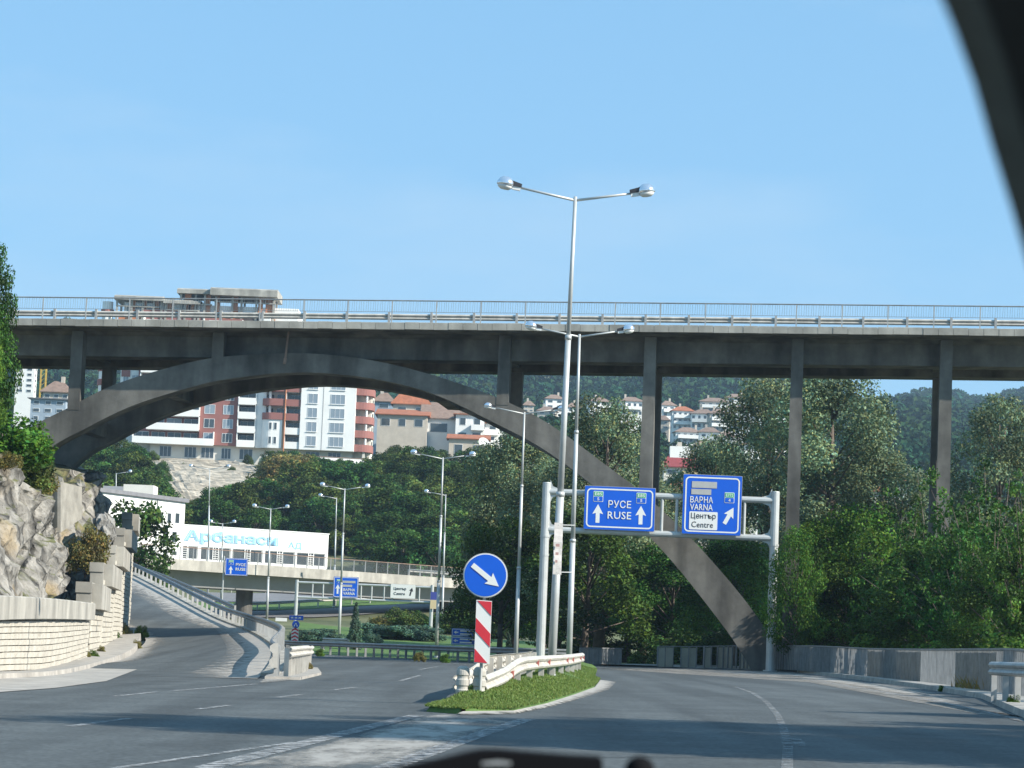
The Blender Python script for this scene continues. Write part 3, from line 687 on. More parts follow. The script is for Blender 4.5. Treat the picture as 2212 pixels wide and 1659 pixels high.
def end_piece(p, d, nn, root, m, height=0.75, name='end_terminal'):
    """flared fishtail end of a beam: wide rounded plate with three ribs"""
    mb = MB(); prof = [(-0.06, 0.46), (0.06, 0.47), (0.15, 0.36), (0.16, 0.20), (0.10, 0.10), (0.10, 0.02), (0.17, -0.10), (0.16, -0.30), (0.05, -0.40), (-0.08, -0.40), (-0.06, -0.2), (-0.02, 0.0), (-0.06, 0.2)]
    prof = [(-0.02, 0.34), (0.10, 0.33), (0.20, 0.25), (0.20, 0.13), (0.11, 0.05), (0.11, -0.05), (0.20, -0.13), (0.20, -0.27), (0.10, -0.34), (-0.02, -0.34)]
    mb.prism([p + nn * a + Vector((0, 0, height - 0.2 + b)) for a, b in prof], d * 0.06); return obj(name, mb, m, root)
# the splitter barrier: a near right-hand beam running away along the island, its twin facing left
ri = [P(1035, 1505, 50.5), P(1078, 1497, 54), P(1110, 1475, 57.5), P(1140, 1470, 62), P(1175, 1460, 67.5), P(1210, 1452, 74), P(1235, 1446, 82), P(1253, 1444, 92)]
ri = [Vector((p.x, p.y, plane(p.x) + 0.07)) for p in ri]; ri[0].z -= 0.32; ri[1].z -= 0.2; ri[2].z -= 0.03
isl_rail, pth = guardrail(ri, 'pale dusty guardrail with red reflectors along the grass traffic island', None, 1, 0.80, 4.0, 4.0, rail_pale, True)
le = [Vector((p.x - 0.35 - 0.028 * max(0, p.y - 50), p.y + 0.5, p.z)) for p in ri]
isl_rail2, pth2 = guardrail(le, 'rear guardrail of the island barrier, facing the left carriageway behind the pale reflector rail', None, -1, 0.80, 4.0, 4.0, rail_pale)
d0 = (pth[1] - pth[0]).normalized(); nn0 = Vector((d0.y, -d0.x, 0))
# rounded nose of the barrier: two fluted plates
for sx in (1, -1):
    c = ri[0] + Vector((0.155 * sx - 0.16, -0.12, 0.34)); mb = MB(); rings = []
    for zz, rr in ((0.0, 0.09), (0.04, 0.138), (0.10, 0.148), (0.20, 0.148), (0.225, 0.124), (0.265, 0.124), (0.29, 0.148), (0.39, 0.148), (0.415, 0.124), (0.455, 0.124), (0.48, 0.148), (0.56, 0.142), (0.61, 0.12), (0.645, 0.07)):
        ring = []
        for i in range(10):
            t = -math.pi * i / 9 if sx > 0 else -math.pi * i / 9
            ring.append(c + Vector((rr * math.cos(t) * 0.85, rr * math.sin(t) * 0.7, zz - 0.02)))
        rings.append(ring + [c + Vector((-rr * 0.85, 0.04, zz - 0.02)), c + Vector((rr * 0.85, 0.04, zz - 0.02))])
    mb.sweep(rings); obj('end_terminal', mb, rail_pale, isl_rail if sx > 0 else isl_rail2)
mb = MB().box(-0.28, 0.28, -0.2, 0.25, -0.1, 0.1); mb.v = [(p[0] + ri[0].x - 0.16, p[1] + ri[0].y + 0.1, p[2] + ri[0].z + 0.3) for p in mb.v]; obj('foot_block', mb, concrete_pale, isl_rail)
# ramp rails
rp = [Vector((p.x + 0.25, p.y, p.z + 0.1)) for p in RR[1:]]
e0 = V(-6.15, 74.5); e1 = V(-6.9, 84); e2 = P(634, 1404, 95)
rpA = [Vector((e0.x, e0.y, e0.z + 0.1)), Vector((e1.x, e1.y, e1.z + 0.14)), Vector((-7.7, 92, 0.18))] + [P(610, 1404, 104) + Vector((0, 0, 0.1))] + [Vector((p.x + 0.3, p.y, p.z + 0.12)) for p in RR[3:]]
ramp_rail, pth = guardrail(rpA, 'long grey guardrail climbing along the outer edge of the left ramp', None, -1, 0.80, 4.0, 2.0, rail_dark, pm_=steel_dull)
d0 = (pth[1] - pth[0]).normalized(); end_piece(pth[0] - d0 * 0.1, d0, Vector((d0.y, -d0.x, 0)) * -1, ramp_rail, rail_pale)
twin = [Vector((e0.x + 0.25, e0.y + 0.3, e0.z + 0.1)), Vector((e1.x + 0.75, e1.y + 1, e1.z + 0.12)), Vector((-6.7, 94, -0.05)), Vector((-7.1, 101, -0.05))]
g2, pth = guardrail(twin, 'short guardrail returning beside the ramp nose, facing the main road', None, 1, 0.80, 3.0, 1.5, rail_pale)
mb = MB(); q = [e0 + Vector((-0.25, -0.6, 0)), e0 + Vector((0.7, -0.4, 0)), e1 + Vector((1.3, 1, 0)), Vector((-6.6, 98, -0.1)), Vector((-7.9, 100, -0.1)), e1 + Vector((-0.2, 0, 0))]
mb.prism([Vector((p.x, p.y, plane(p.x) - 0.05)) for p in q], Vector((0, 0, 0.13))); tag(obj('ramp_nose', mb, dust), None, None, None, 'structure')
out = [P(508, 1308, 180), P(448, 1281, 190), P(392, 1257, 200), P(340, 1236, 208), P(276, 1216, 220)]
guardrail([p - Vector((0, 0, 0.75)) for p in out], 'second guardrail beyond the ramp rail, curving up to the overpass', None, -1, 0.8, 4, 4, rail_dark, pm_=steel_dull)
# median barrier across the far side of the left carriageway
me_ = [P(612, 1408, 196), P(640, 1408, 184), P(700, 1413, 178), P(800, 1420, 168), P(900, 1427, 157), P(1000, 1433, 147), P(1080, 1436, 143), P(1160, 1438, 141), P(1246, 1440, 141)]
med, mpath = guardrail([Vector((p.x, p.y, plane(p.x))) for p in me_], 'weathered grey guardrail closing the far side of the left carriageway in front of the lawn', None, 1, 0.86, 4.0, 2.0, rail_dark)
rg = [G(2150, 1512, 0.15), G(2185, 1524, 0.15), G(2260, 1545, 0.15), G(2400, 1600, 0.15)]
rg = [P(2147, 1490, 64), P(2185, 1494, 61), P(2240, 1500, 57), P(2330, 1512, 51)]
right_rail, pth = guardrail(rg, 'short brown-grey guardrail at the right edge in front of the panel fence', None, 1, 0.66, 2.0, 2.0, steel_dull)

# ------------------------------------------------------------------ panel fence on the right
panel_m = mat('pale_translucent_sheet', (0.62, 0.60, 0.52), 0.7, noise=0.12, scale=1.2, translucent=0.6)
fence = thing('panel_fence', 'long low fence of pale sheet panels with dark bars along the right pavement', 'fence', (10, 120, 0.2))
fb = [P(1420, 1437, 147), P(1564, 1440, 146), P(1695, 1443, 138), P(1777, 1450, 126), P(1875, 1462, 112), P(1989, 1477, 97), P(2068, 1482, 86), P(2140, 1493, 77), P(2196, 1502, 71), P(2300, 1530, 62)]
ft = [P(1420, 1399, 147), P(1564, 1396, 146), P(1695, 1396, 138), P(1777, 1397, 126), P(1875, 1402, 112), P(1989, 1404, 97), P(2068, 1404, 86), P(2140, 1404, 77), P(2196, 1405, 71), P(2300, 1420, 62)]
SHADE_GAPS = [(1446, 1470), (1497, 1514), (1533, 1548), (1572, 1590), (1640, 1698), (1792, 1874), (1986, 2064), (2152, 2400)]  # stretches without sheets, left open to read as shaded fence
def panel_here(i, p):
    """sheets are left out in stretches, standing in for leaf shadow on the fence"""
    X = Vector((p.x, p.y, p.z - EYE)); u = 1106 + F * X.dot(_x) / X.dot(_F.normalized()) ; return not any(a <= u <= b for a, b in SHADE_GAPS)
def fence_run(fb, ft, solid, step, root):
    q = resample(dens(fb, 6), step); db = dens(fb, 6); dt = dens(ft, 6); r = random.Random(8)
    def topz(p):
        k = min(range(len(db)), key=lambda i: (db[i] - p).length); return dt[k].z
    tz = [topz(p) for p in q]; tz = [sum(tz[max(0, i - 4):i + 5]) / len(tz[max(0, i - 4):i + 5]) for i in range(len(q))]
    for i in range(len(q) - 1):
        a, b = q[i].copy(), q[i + 1].copy(); d = (b - a).normalized(); n = Vector((-d.y, d.x, 0)).normalized()
        if n.x < 0: n = -n
        a.z -= 0.08; b.z -= 0.08; ta, tb = tz[i], tz[i + 1]
        if solid and panel_here(i, a):
            j = r.uniform(-0.012, 0.012); o0 = n * (0.05 + j); o1 = n * (0.075 + j); e = d * 0.012
            mb = MB(); zt = -0.04 + r.uniform(-0.012, 0.012)
            bb = [a + o0 + e, b + o0 - e, b + o1 - e, a + o1 + e]
            tt = [Vector((bb[0].x, bb[0].y, ta + zt)), Vector((bb[1].x, bb[1].y, tb + zt)), Vector((bb[2].x, bb[2].y, tb + zt)), Vector((bb[3].x, bb[3].y, ta + zt))]
            mb.hexa(bb, tt); obj('panel', mb, panel_m, root)
        mb = MB(); w = 0.022 if not solid else 0.03
        if i % 6 == 0: w = 0.05
        e = d * w; f = n * 0.03; bb = [a - e - f, a + e - f, a + e + f, a - e + f]
        mb.hexa(bb, [Vector((p.x, p.y, ta + 0.01)) for p in bb]); obj('bar', mb, rail_dark, root)
    mb = MB(); rings = []
    for i in range(len(q)):
        d = (q[min(i + 1, len(q) - 1)] - q[max(i - 1, 0)]).normalized(); n = Vector((-d.y, d.x, 0)).normalized()
        p = Vector((q[i].x, q[i].y, tz[i])); rings.append([p + n * 0.035, p + n * 0.035 + Vector((0, 0, 0.05)), p - n * 0.035 + Vector((0, 0, 0.05)), p - n * 0.035])
    mb.sweep(rings); obj('top_rail', mb, rail_dark, root)
fence_run(fb, ft, True, 0.42, fence)
mesh_fence = thing('railing_fence', 'see-through metal railing in the middle distance beneath the arch, left of the panel fence', 'fence', (5, 147, 0.1))
fence_run([P(1252, 1436, 143), P(1300, 1437, 145), P(1345, 1437, 147)], [P(1252, 1401, 143), P(1300, 1401, 145), P(1345, 1402, 147)], False, 0.16, mesh_fence)

# ------------------------------------------------------------------ street lamps
def lamp_head_mb():
    shell = MB(); shell.lathe([(0.02, 0.235), (0.09, 0.22), (0.16, 0.165), (0.20, 0.08), (0.205, 0.0), (0.19, -0.012)], (0, 0, 0), 14, sx=1.15, sy=0.95)
    bowl = MB(); bowl.lathe([(0.185, 0.0), (0.165, -0.055), (0.11, -0.1), (0.02, -0.115)], (0, 0, -0.012), 14, sx=1.15, sy=0.95)
    return shell, bowl
_sh, _bo = lamp_head_mb()
shell_me = _sh.mesh('lamp_head', lamp_shell, True); bowl_me = _bo.mesh('bowl', lamp_glass, True); fix_normals(shell_me); fix_normals(bowl_me)
gear_me = MB().hexa([(-0.02, -0.085, 0.02), (0.30, -0.07, 0.02), (0.30, 0.07, 0.02), (-0.02, 0.085, 0.02)], [(0.0, -0.08, 0.155), (0.30, -0.065, 0.11), (0.30, 0.065, 0.11), (0.0, 0.08, 0.155)]).mesh('gear_box', dark_grey)
brk_me = MB().box(0.06, 0.28, -0.05, 0.05, -0.075, 0.018).mesh('bracket', white); fix_normals(gear_me); fix_normals(brk_me)
_pm = MB(); HP = 13.0
for r0, r1, z0, z1 in ((0.118, 0.105, 0, 5.0), (0.088, 0.078, 5.0, 9.2), (0.062, 0.05, 9.2, HP)): _pm.tube((0, 0, z0), (0, 0, z1), r0, r1, 12)
for r0, z0 in ((0.125, 4.93), (0.095, 9.13)): _pm.tube((0, 0, z0), (0, 0, z0 + 0.12), r0, r0 * 0.93, 12)
_pm.tube((0, 0, 0), (0, 0, 0.04), 0.22, 0.22, 12); _pm.tube((0, 0, 0.04), (0, 0, 0.22), 0.15, 0.125, 12)
pole_me = _pm.mesh('pole', steel, True)
arm_me = MB().tube((0, 0, 0), (1.62, 0, 0.29), 0.038, 0.03, 8).mesh('arm', steel, True); fix_normals(pole_me); fix_normals(arm_me)
LAMPS = []
def make_lamp(u0, v0, ut, vt, Y, label, single=None, fat=1.0):
    """base shows at (u0, v0), the top of the pole at (ut, vt), Y metres away"""
    top = P(ut, vt, Y); base = P(u0, v0, Y); gzv = terrain(base.x, Y) + (0.2 if Y < 140 else 0.0)
    base = base + (top - base) * ((gzv - base.z) / (top.z - base.z))
    ln = (top - base).length; root = thing('street_lamp', label, 'street lamp', base, 'tall grey street lamps along the roads')
    ax = (top - base).normalized(); root.rotation_euler = (0, math.atan2(ax.x, ax.z), 0)
    k = ln / HP
    inst('pole', pole_me, root, scale=(fat, fat, k))
    for sx in ((-1, 1) if single is None else (single,)):
        a = inst('arm', arm_me, root, (0, 0, ln - 0.1), (0, 0, 0 if sx > 0 else math.pi), (k, k, k))
        hd = inst('lamp_head', shell_me, root, (sx * 1.90 * k, 0, ln + 0.22 * k), (0, -sx * 0.16, 0), (fat, fat, fat))
        for nm, me_ in (('bowl', bowl_me), ('gear_box', gear_me), ('bracket', brk_me)):
            inst(nm, me_, hd, (0, 0, 0) if nm == 'bowl' else (-sx * 0.14, 0, 0), (0, 0, math.pi if sx > 0 else 0))
    LAMPS.append(root); return root
lamp1 = make_lamp(1190, 1470, 1243, 425, 71.6, 'tallest and nearest double armed street lamp, rising from the grass island high into the sky')
make_lamp(1228, 1455, 1252, 722, 103, 'second tallest double armed street lamp, its heads just under the bridge railing')
make_lamp(1113, 1440, 1133, 890, 140, 'double armed street lamp whose heads overlap the right half of the concrete arch')
make_lamp(943, 1400, 957, 988, 172, 'double armed street lamp in front of the wooded slope, left of the blue round sign')
make_lamp(732, 1388, 745, 1055, 214, 'double armed street lamp whose pole crosses the blue far sign with the grey bars')
make_lamp(576, 1350, 585, 1098, 259, 'double armed street lamp standing left of the round concrete pier')
make_lamp(477, 1330, 481, 1130, 292, 'double armed street lamp whose pole carries the small blue direction sign')
make_lamp(413, 1260, 415, 1150, 335, 'distant lamp in front of the white hall windows, beside the low office block')
make_lamp(450, 1200, 453, 1012, 300, 'lamp pole without visible heads standing in front of the trees above the white hall', single=None)
make_lamp(250, 1120, 251, 1022, 330, 'single armed lamp sticking up over the roof of the white office block', single=1)
make_lamp(775, 1240, 778, 1165, 420, 'small double armed lamp beyond the overpass, right of the white hall', fat=0.9)
make_lamp(723, 1230, 727, 1075, 290, 'lamp pole in front of the trees right beside the white hall gable', single=-1)
make_lamp(957, 1270, 963, 1068, 260, 'slim lamp pole right behind the lamp left of the blue round sign', single=-1)
make_lamp(941, 1260, 942, 1182, 345, 'highest of the three small far lamps above the overpass railing', fat=0.9)
make_lamp(938, 1260, 938, 1210, 400, 'middle one of the three small far lamps above the overpass railing', fat=0.9)
make_lamp(928, 1262, 928, 1236, 470, 'lowest of the three small far lamps above the overpass railing', fat=0.9)
make_lamp(154, 1100, 156, 1000, 300, 'lamp pole seen below the foot of the arch above the old concrete wall', single=-1)

# ------------------------------------------------------------------ near sign gantry and its signs
YG = 138.0
gl = P(1165, 1425, YG); gr_ = P(1663, 1440, YG); gl.z = 0.1; gr_.z = 0.15
tl = P(1183, 1042, YG); tr = P(1676, 1066, YG)
gantry = thing('sign_gantry', 'grey tubular steel gantry carrying the two large blue signs over the right carriageway', 'sign gantry', gl.copy())
H_ = (tl.z + tr.z) / 2
xl, xr = (gl.x + tl.x) / 2, (gr_.x + tr.x) / 2
for x, zb in ((xl, gl.z), (xr, gr_.z)):
    mb = MB(); mb.tube((x, YG, zb - 0.3), (x, YG, zb + 5.6), 0.235, 0.225, 14).tube((x, YG, zb + 5.6), (x, YG, H_), 0.225, 0.215, 14)
    mb.tube((x, YG, zb + 5.5), (x, YG, zb + 5.62), 0.245, 0.245, 14); mb.tube((x, YG, H_ - 2.75), (x, YG, H_ - 2.65), 0.25, 0.25, 14); mb.tube((x, YG, H_), (x, YG, H_ + 0.05), 0.225, 0.2, 14); mb.tube((x, YG, zb - 0.3), (x, YG, zb + 0.12), 0.36, 0.36, 14)
    obj('post', mb, steel, gantry, smooth=False)
zt, zb2 = H_ - 0.42, H_ - 2.35
for z in (zt, zb2):
    obj('beam', MB().tube((xl, YG, z), (xr, YG, z), 0.165, 0.165, 12), steel, gantry)
    for x, sx in ((xl, 1), (xr, -1)):
        for up in (1, -1):
            mb = MB(); mb.prism([(x + sx * 0.18, YG - 0.03, z + up * 0.13), (x + sx * 0.75, YG - 0.03, z + up * 0.13), (x + sx * 0.32, YG - 0.03, z + up * 0.28), (x + sx * 0.18, YG - 0.03, z + up * 0.62)], (0, 0.06, 0)); obj('gusset', mb, steel, gantry)
for u in (1238, 1430, 1462, 1608): 
    x = P(u, 1100, YG).x; obj('strut', MB().tube((x, YG, zb2), (x, YG, zt), 0.085, 0.085, 10), steel, gantry)
def rrect(cx, y, cz, w, h, r, n=4):
    pts = []
    for ox, oz, a0 in ((w / 2 - r, h / 2 - r, 0), (-w / 2 + r, h / 2 - r, 90), (-w / 2 + r, -h / 2 + r, 180), (w / 2 - r, -h / 2 + r, 270)):
        for k in range(n + 1):
            a = R(a0 + 90 * k / n); pts.append((cx + ox + r * math.cos(a), y, cz + oz + r * math.sin(a)))
    return pts
def plate(mb, cx, y, cz, w, h, r, t): return mb.prism(rrect(cx, y, cz, w, h, r), (0, t, 0))
def arrow(cx, y, cz, L, wid, ang, m, root, hw=None, hl=None):
    hw = hw or wid * 2.6; hl = hl or L * 0.42
    poly = [(-wid / 2, -L / 2), (wid / 2, -L / 2), (wid / 2, L / 2 - hl), (hw / 2, L / 2 - hl * 1.12), (0, L / 2), (-hw / 2, L / 2 - hl * 1.12), (-wid / 2, L / 2 - hl)]
    ca, sa = math.cos(ang), math.sin(ang)
    return obj('arrow', MB().prism([(cx + a * ca + b * sa, y, cz - a * sa + b * ca) for a, b in poly], (0, 0.012, 0)), m, root)
def blue_sign(u0, v0, u1, v1, Y, label, edge=0.06, m=sign_blue, tilt=0.0):
    a, b = P(u0, v0, Y), P(u1, v1, Y); cx, cz = (a.x + b.x) / 2, (a.z + b.z) / 2; w, h = abs(b.x - a.x), abs(a.z - b.z)
    root = thing('direction_sign', label, 'road sign', (cx, Y, cz))
    mb = MB(); plate(mb, cx, Y, cz, w, h, 0.02, 0.09); obj('back_plate', mb, sign_edge, root)
    mb = MB(); plate(mb, cx, Y - 0.012, cz, w - 0.04, h - 0.04, 0.05, 0.01); obj('face', mb, m, root)
    return root, cx, cz, w, h, Y - 0.02
def border(root, cx, cz, w, h, y, t, r, m=sign_white, inset=0.12):
    o_ = rrect(cx, y, cz, w - 2 * inset, h - 2 * inset, r, 5); i_ = rrect(cx, y, cz, w - 2 * inset - 2 * t, h - 2 * inset - 2 * t, max(0.02, r - t), 5); mb = MB(); n = len(o_)
    mb.add(o_ + i_, [(k, (k + 1) % n, n + (k + 1) % n, n + k) for k in range(n)]); return obj('border', mb, m, root, recalc=False)
def shield(root, cx, y, cz, w, h, a, b):
    mb = MB(); plate(mb, cx, y - 0.004, cz, w, h, 0.04, 0.012); o = obj('route_shield', mb, sign_white, root)
    mb = MB(); plate(mb, cx, y - 0.012, cz + h * 0.235, w * 0.9, h * 0.43, 0.03, 0.008); obj('green_field', mb, sign_green, o)
    mb = MB(); plate(mb, cx, y - 0.012, cz - h * 0.235, w * 0.9, h * 0.43, 0.03, 0.008); obj('blue_field', mb, sign_blue, o)
    lettering(a, cx, y - 0.016, cz + h * 0.235, w * 0.72, h * 0.27, sign_white, o, 0.01, 0.006); lettering(b, cx, y - 0.016, cz - h * 0.235, w * 0.22, h * 0.27, sign_white, o, 0.01, 0.006)
# left sign: straight on
YS = YG - 0.35
sg, cx, cz, w, h, y = blue_sign(1263.5, 1048.5, 1413.5, 1149, YS, 'large blue overhead sign pointing straight ahead to РУСЕ RUSE')
border(sg, cx, cz, w, h, y, 0.07, 0.22)
def at_sign(c0, cz0, w0, h0, fx, fz): return c0 + (fx - 0.5) * w0, cz0 + (0.5 - fz) * h0
for fx in (0.195, 0.80):
    x, z = at_sign(cx, cz, w, h, fx, 0.24); shield(sg, x, y, z, 0.50, 0.54, 'E85', '5')
    x, z = at_sign(cx, cz, w, h, fx, 0.63); arrow(x, y, z, 0.95, 0.20, 0, sign_white, sg, 0.55, 0.45)
x, z = at_sign(cx, cz, w, h, 0.50, 0.40); lettering('РУСЕ', x, y - 0.004, z, 1.16, 0.38, sign_white, sg, 0.007)
x, z = at_sign(cx, cz, w, h, 0.50, 0.655); lettering('RUSE', x, y - 0.004, z, 1.20, 0.38, sign_white, sg, 0.007)
# right sign: exit to the right
sg2, cx, cz, w, h, y = blue_sign(1476.5, 1023.5, 1600, 1158, YS, 'large blue overhead sign ВАРНА VARNA with two grey strips and a white Centre panel')
border(sg2, cx, cz, w, h, y, 0.07, 0.22)
x, z = at_sign(cx, cz, w, h, 0.36, 0.17); obj('cover_strip', MB().box(x - 0.64, x + 0.64, y - 0.012, y, z - 0.165, z + 0.165), sign_grey, sg2)
x, z = at_sign(cx, cz, w, h, 0.31, 0.29); obj('cover_strip', MB().box(x - 0.51, x + 0.51, y - 0.012, y, z - 0.14, z + 0.14), sign_grey, sg2)
x, z = at_sign(cx, cz, w, h, 0.32, 0.42); lettering('ВАРНА', x, y - 0.004, z, 1.16, 0.32, sign_white, sg2, 0.007)
x, z = at_sign(cx, cz, w, h, 0.32, 0.545); lettering('VARNA', x, y - 0.004, z, 1.16, 0.32, sign_white, sg2, 0.007)
x, z = at_sign(cx, cz, w, h, 0.36, 0.77); mb = MB(); plate(mb, x, y - 0.008, z, 1.44, 0.92, 0.05, 0.012); wp = obj('white_panel', mb, sign_white, sg2)
lettering('Център', x, y - 0.014, z + 0.21, 1.26, 0.36, sign_black, wp, 0.004, 0.01); lettering('Centre', x - 0.05, y - 0.014, z - 0.2, 1.10, 0.30, sign_black, wp, 0.004, 0.01)
x, z = at_sign(cx, cz, w, h, 0.79, 0.37); shield(sg2, x, y, z, 0.50, 0.54, 'E772', '4')
x, z = at_sign(cx, cz, w, h, 0.79, 0.67); arrow(x, y, z, 0.95, 0.20, R(28), sign_white, sg2, 0.55, 0.45)
# banner tied to the near lamp
b0 = P(1206, 1185, 71.0)
faded_red = mat('faded_red_print', (0.5, 0.3, 0.27), 0.8)
bn_ = thing('banner', 'torn narrow white banner with faint red marks tied to the nearest lamp pole', 'banner', b0)
mb = MB(); r = random.Random(3); Lx = []
for k in range(9):
    z = b0.z + 0.68 - 1.36 * k / 8; wv = 0.02 * math.sin(k * 1.7); Lx.append([(b0.x - 0.12 + r.uniform(-0.012, 0.012), 71.0 + wv, z), (b0.x + 0.10 + r.uniform(-0.012, 0.012), 71.03 + wv, z), (b0.x + 0.10, 71.04 + wv, z), (b0.x - 0.12, 71.02 + wv, z)])
mb.sweep(Lx); obj('cloth', mb, banner_m, bn_)
for k, dz in enumerate((0.1, -0.12, -0.32)): obj('red_mark', MB().box(b0.x - 0.07, b0.x + 0.03 - 0.02 * k, 70.955, 70.962, b0.z + dz - 0.05, b0.z + dz + 0.02), faded_red, bn_)
for dz in (0.62, -0.62): obj('tie', MB().tube((b0.x - 0.02, 71.02, b0.z + dz), (b0.x + 0.42, 71.3, b0.z + dz + 0.02), 0.012, n=5), steel, bn_)

# ------------------------------------------------------------------ keep right sign on the splitter nose
YK = 50.2
pc = P(1048.5, 1243, YK); root = thing('keep_right_sign', 'round blue sign with white arrow above a red and white striped board', 'road sign', P(1035, 1490, YK))
mb = MB().tube((pc.x - 0.012, YK + 0.075, 0.1), (pc.x, YK + 0.075, pc.z + 0.3), 0.03, n=8); obj('post', mb, steel_dull, root)
rad = 48.5 / F * YK
mb = MB().tube((pc.x, YK + 0.03, pc.z), (pc.x, YK, pc.z), rad, rad, 40); obj('disc_rim', mb, sign_edge, root)
mb = MB().tube((pc.x, YK, pc.z), (pc.x, YK - 0.006, pc.z), rad * 0.97, rad * 0.97, 40); obj('white_ring', mb, sign_white, root)
mb = MB().tube((pc.x, YK - 0.006, pc.z), (pc.x, YK - 0.012, pc.z), rad * 0.93, rad * 0.93, 40); obj('blue_face', mb, sign_blue, root)
arrow(pc.x + 0.005, YK - 0.022, pc.z - 0.005, rad * 1.52, rad * 0.225, R(127), sign_white, root, rad * 0.60, rad * 0.52)
bt, bb = P(1046, 1297, YK), P(1040.5, 1433, YK); hw = 16.8 / F * YK
def bq(fx, fz, y): c = bt.lerp(bb, fz); return (c.x + fx * hw, y, c.z - 0.006 * fx)
mb = MB(); q = [bq(-1, 0, YK), bq(1, 0, YK), bq(1, 1, YK), bq(-1, 1, YK)]; mb.prism(q, (0, 0.03, 0)); bd = obj('striped_board', mb, sign_white, root)
def stripe(poly): obj('red_stripe', MB().prism([bq(a * 0.96, b, YK - 0.008) for a, b in poly], (0, 0.007, 0)), sign_red, bd)
stripe([(-0.9, 0.012), (1, 0.012), (1, 0.235)]); stripe([(-1, 0.285), (1, 0.52), (1, 0.735), (-1, 0.50)]); stripe([(-1, 0.775), (0.75, 0.988), (-1, 0.988)])

# ------------------------------------------------------------------ overpass beyond
OY0, OY1 = 245.0, 287.0
oa, ob = P(275, 1206, OY0), P(1000, 1256, OY1); oz = (oa.z + ob.z) / 2; od = Vector((ob.x - oa.x, ob.y - oa.y, 0)); OL = od.length; od /= OL; on = Vector((-od.y, od.x, 0))
over = thing('overpass_bridge', 'low pale concrete overpass on a round pier in front of the white hall', 'bridge', (oa.x, oa.y, 0))
def OW(s_, o, z): p = Vector((oa.x, oa.y, 0)) + od * s_ + on * o; return (p.x, p.y, z)
za, zb_ = oa.z - 0.2, ob.z - 0.2
def ozs(s_): return za + (zb_ - za) * s_ / OL
def olong(mb, s0, s1, prof): 
    mb.sweep([[OW(s_, o, ozs(s_) + z) for o, z in prof] for s_ in (s0, s1)]); return mb
E0, E1 = -26.0, OL + 22
obj('deck', olong(MB(), E0, E1, [(0, -0.55), (0.0, 0.45), (0.5, 0.45), (0.5, 0.25), (9.5, 0.25), (9.5, 0.45), (10, 0.45), (10, -0.55)]), concrete_pale, over)
obj('girder', olong(MB(), E0, E1, [(1.3, -0.56), (2.1, -2.0), (8, -2.0), (8.7, -0.56)]), grey_wall, over)
orl = link('railing', None, over)
k = 0; s_ = E0
pm2 = MB().box(-0.045, 0.045, -0.045, 0.045, 0, 1.15).mesh('post', steel_dull)
while s_ < E1: inst('post', pm2, orl, Vector(OW(s_, 0.25, ozs(s_) + 0.45)) - wloc(orl)); s_ += 1.85
obj('handrail', olong(MB(), E0, E1, [(0.2, 1.57), (0.2, 1.64), (0.3, 1.64), (0.3, 1.57)]), roof_brown, orl)
mb = MB(); s_ = E0
while s_ < E1: mb.box(-0.010, 0.010, -0.008, 0.008, 0, 1.08); s_ += 0.17
nb = len(mb.v) // 8; vs = []; s_ = E0
for k in range(nb):
    b = OW(E0 + 0.17 * k, 0.25, ozs(E0 + 0.17 * k) + 0.48); vs += [(b[0] + p[0], b[1] + p[1], b[2] + p[2]) for p in mb.v[8 * k:8 * k + 8]]
mb.v = vs; obj('baluster', mb, steel_dull, orl, kind='stuff', recalc=False)
for s_ in (-14.0, (P(610, 1300, 262).x - oa.x) / od.x, OL + 3):
    p = OW(s_, 5.0, 0); t0 = terrain(p[0], p[1])
    obj('pier', MB().tube((p[0], p[1], t0 - 1), (p[0], p[1], ozs(s_) - 1.95), 0.83, 0.83, 20), concrete, over, smooth=False)
pp = P(606, 1347, 259.8)
obj('poster', MB().box(pp.x - 0.5, pp.x + 0.6, pp.y, pp.y + 0.05, pp.z - 0.9, pp.z + 0.55), white, None); tag(bpy.context.scene.objects['poster'], 'white poster at the foot of the round concrete pier', 'poster')
# guardrail on the overpass right half
gs = [Vector(OW(s_, 1.2, ozs(s_) + 0.25)) for s_ in (OL - 8, OL + 3, OL + 14)]
guardrail(gs, 'pale guardrail on the right end of the overpass behind its railing', None, 1, 0.9, 4, 2, rail_pale)
# white car on the overpass
cpos = Vector(OW((P(322, 1196, 250).x - oa.x) / od.x, 3.2, ozs(2) + 0.25))
car = thing('car', 'white car driving over the overpass, half hidden by its railing', 'car', cpos, None, math.atan2(od.y, od.x))
L2, W2 = 2.1, 0.84
body = [(-L2, 0.35), (-L2, 0.8), (-L2 + 0.15, 0.92), (L2 - 1.0, 0.95), (L2 - 0.1, 0.78), (L2, 0.6), (L2, 0.35)]
mb = MB(); mb.sweep([[(x, y, z) for x, z in body] for y in (-W2, W2)]); obj('body', mb, car_white, car, False)
cab = [(-L2 + 0.25, 0.9), (-L2 + 0.7, 1.42), (0.35, 1.45), (1.15, 0.93)]
mb = MB(); mb.sweep([[(x, y * (1 if z < 1 else 0.82), z) for x, z in cab] for y in (-W2 + 0.04, W2 - 0.04)]); obj('window', mb, glass, car, False)
mb = MB(); mb.box(-L2 + 0.72, 0.38, -0.66, 0.66, 1.43, 1.49); obj('roof', mb, car_white, car, False)
for x in (-1.3, 1.3):
    for y0 in (-0.86, 0.68):
        w_ = obj('wheel', MB().tube((x, y0, 0.31), (x, y0 + 0.18, 0.31), 0.31, n=14), rubber, car, False); obj('rim', MB().tube((x, y0 - 0.01, 0.31), (x, y0 + 0.19, 0.31), 0.19, n=10), steel, w_, False)

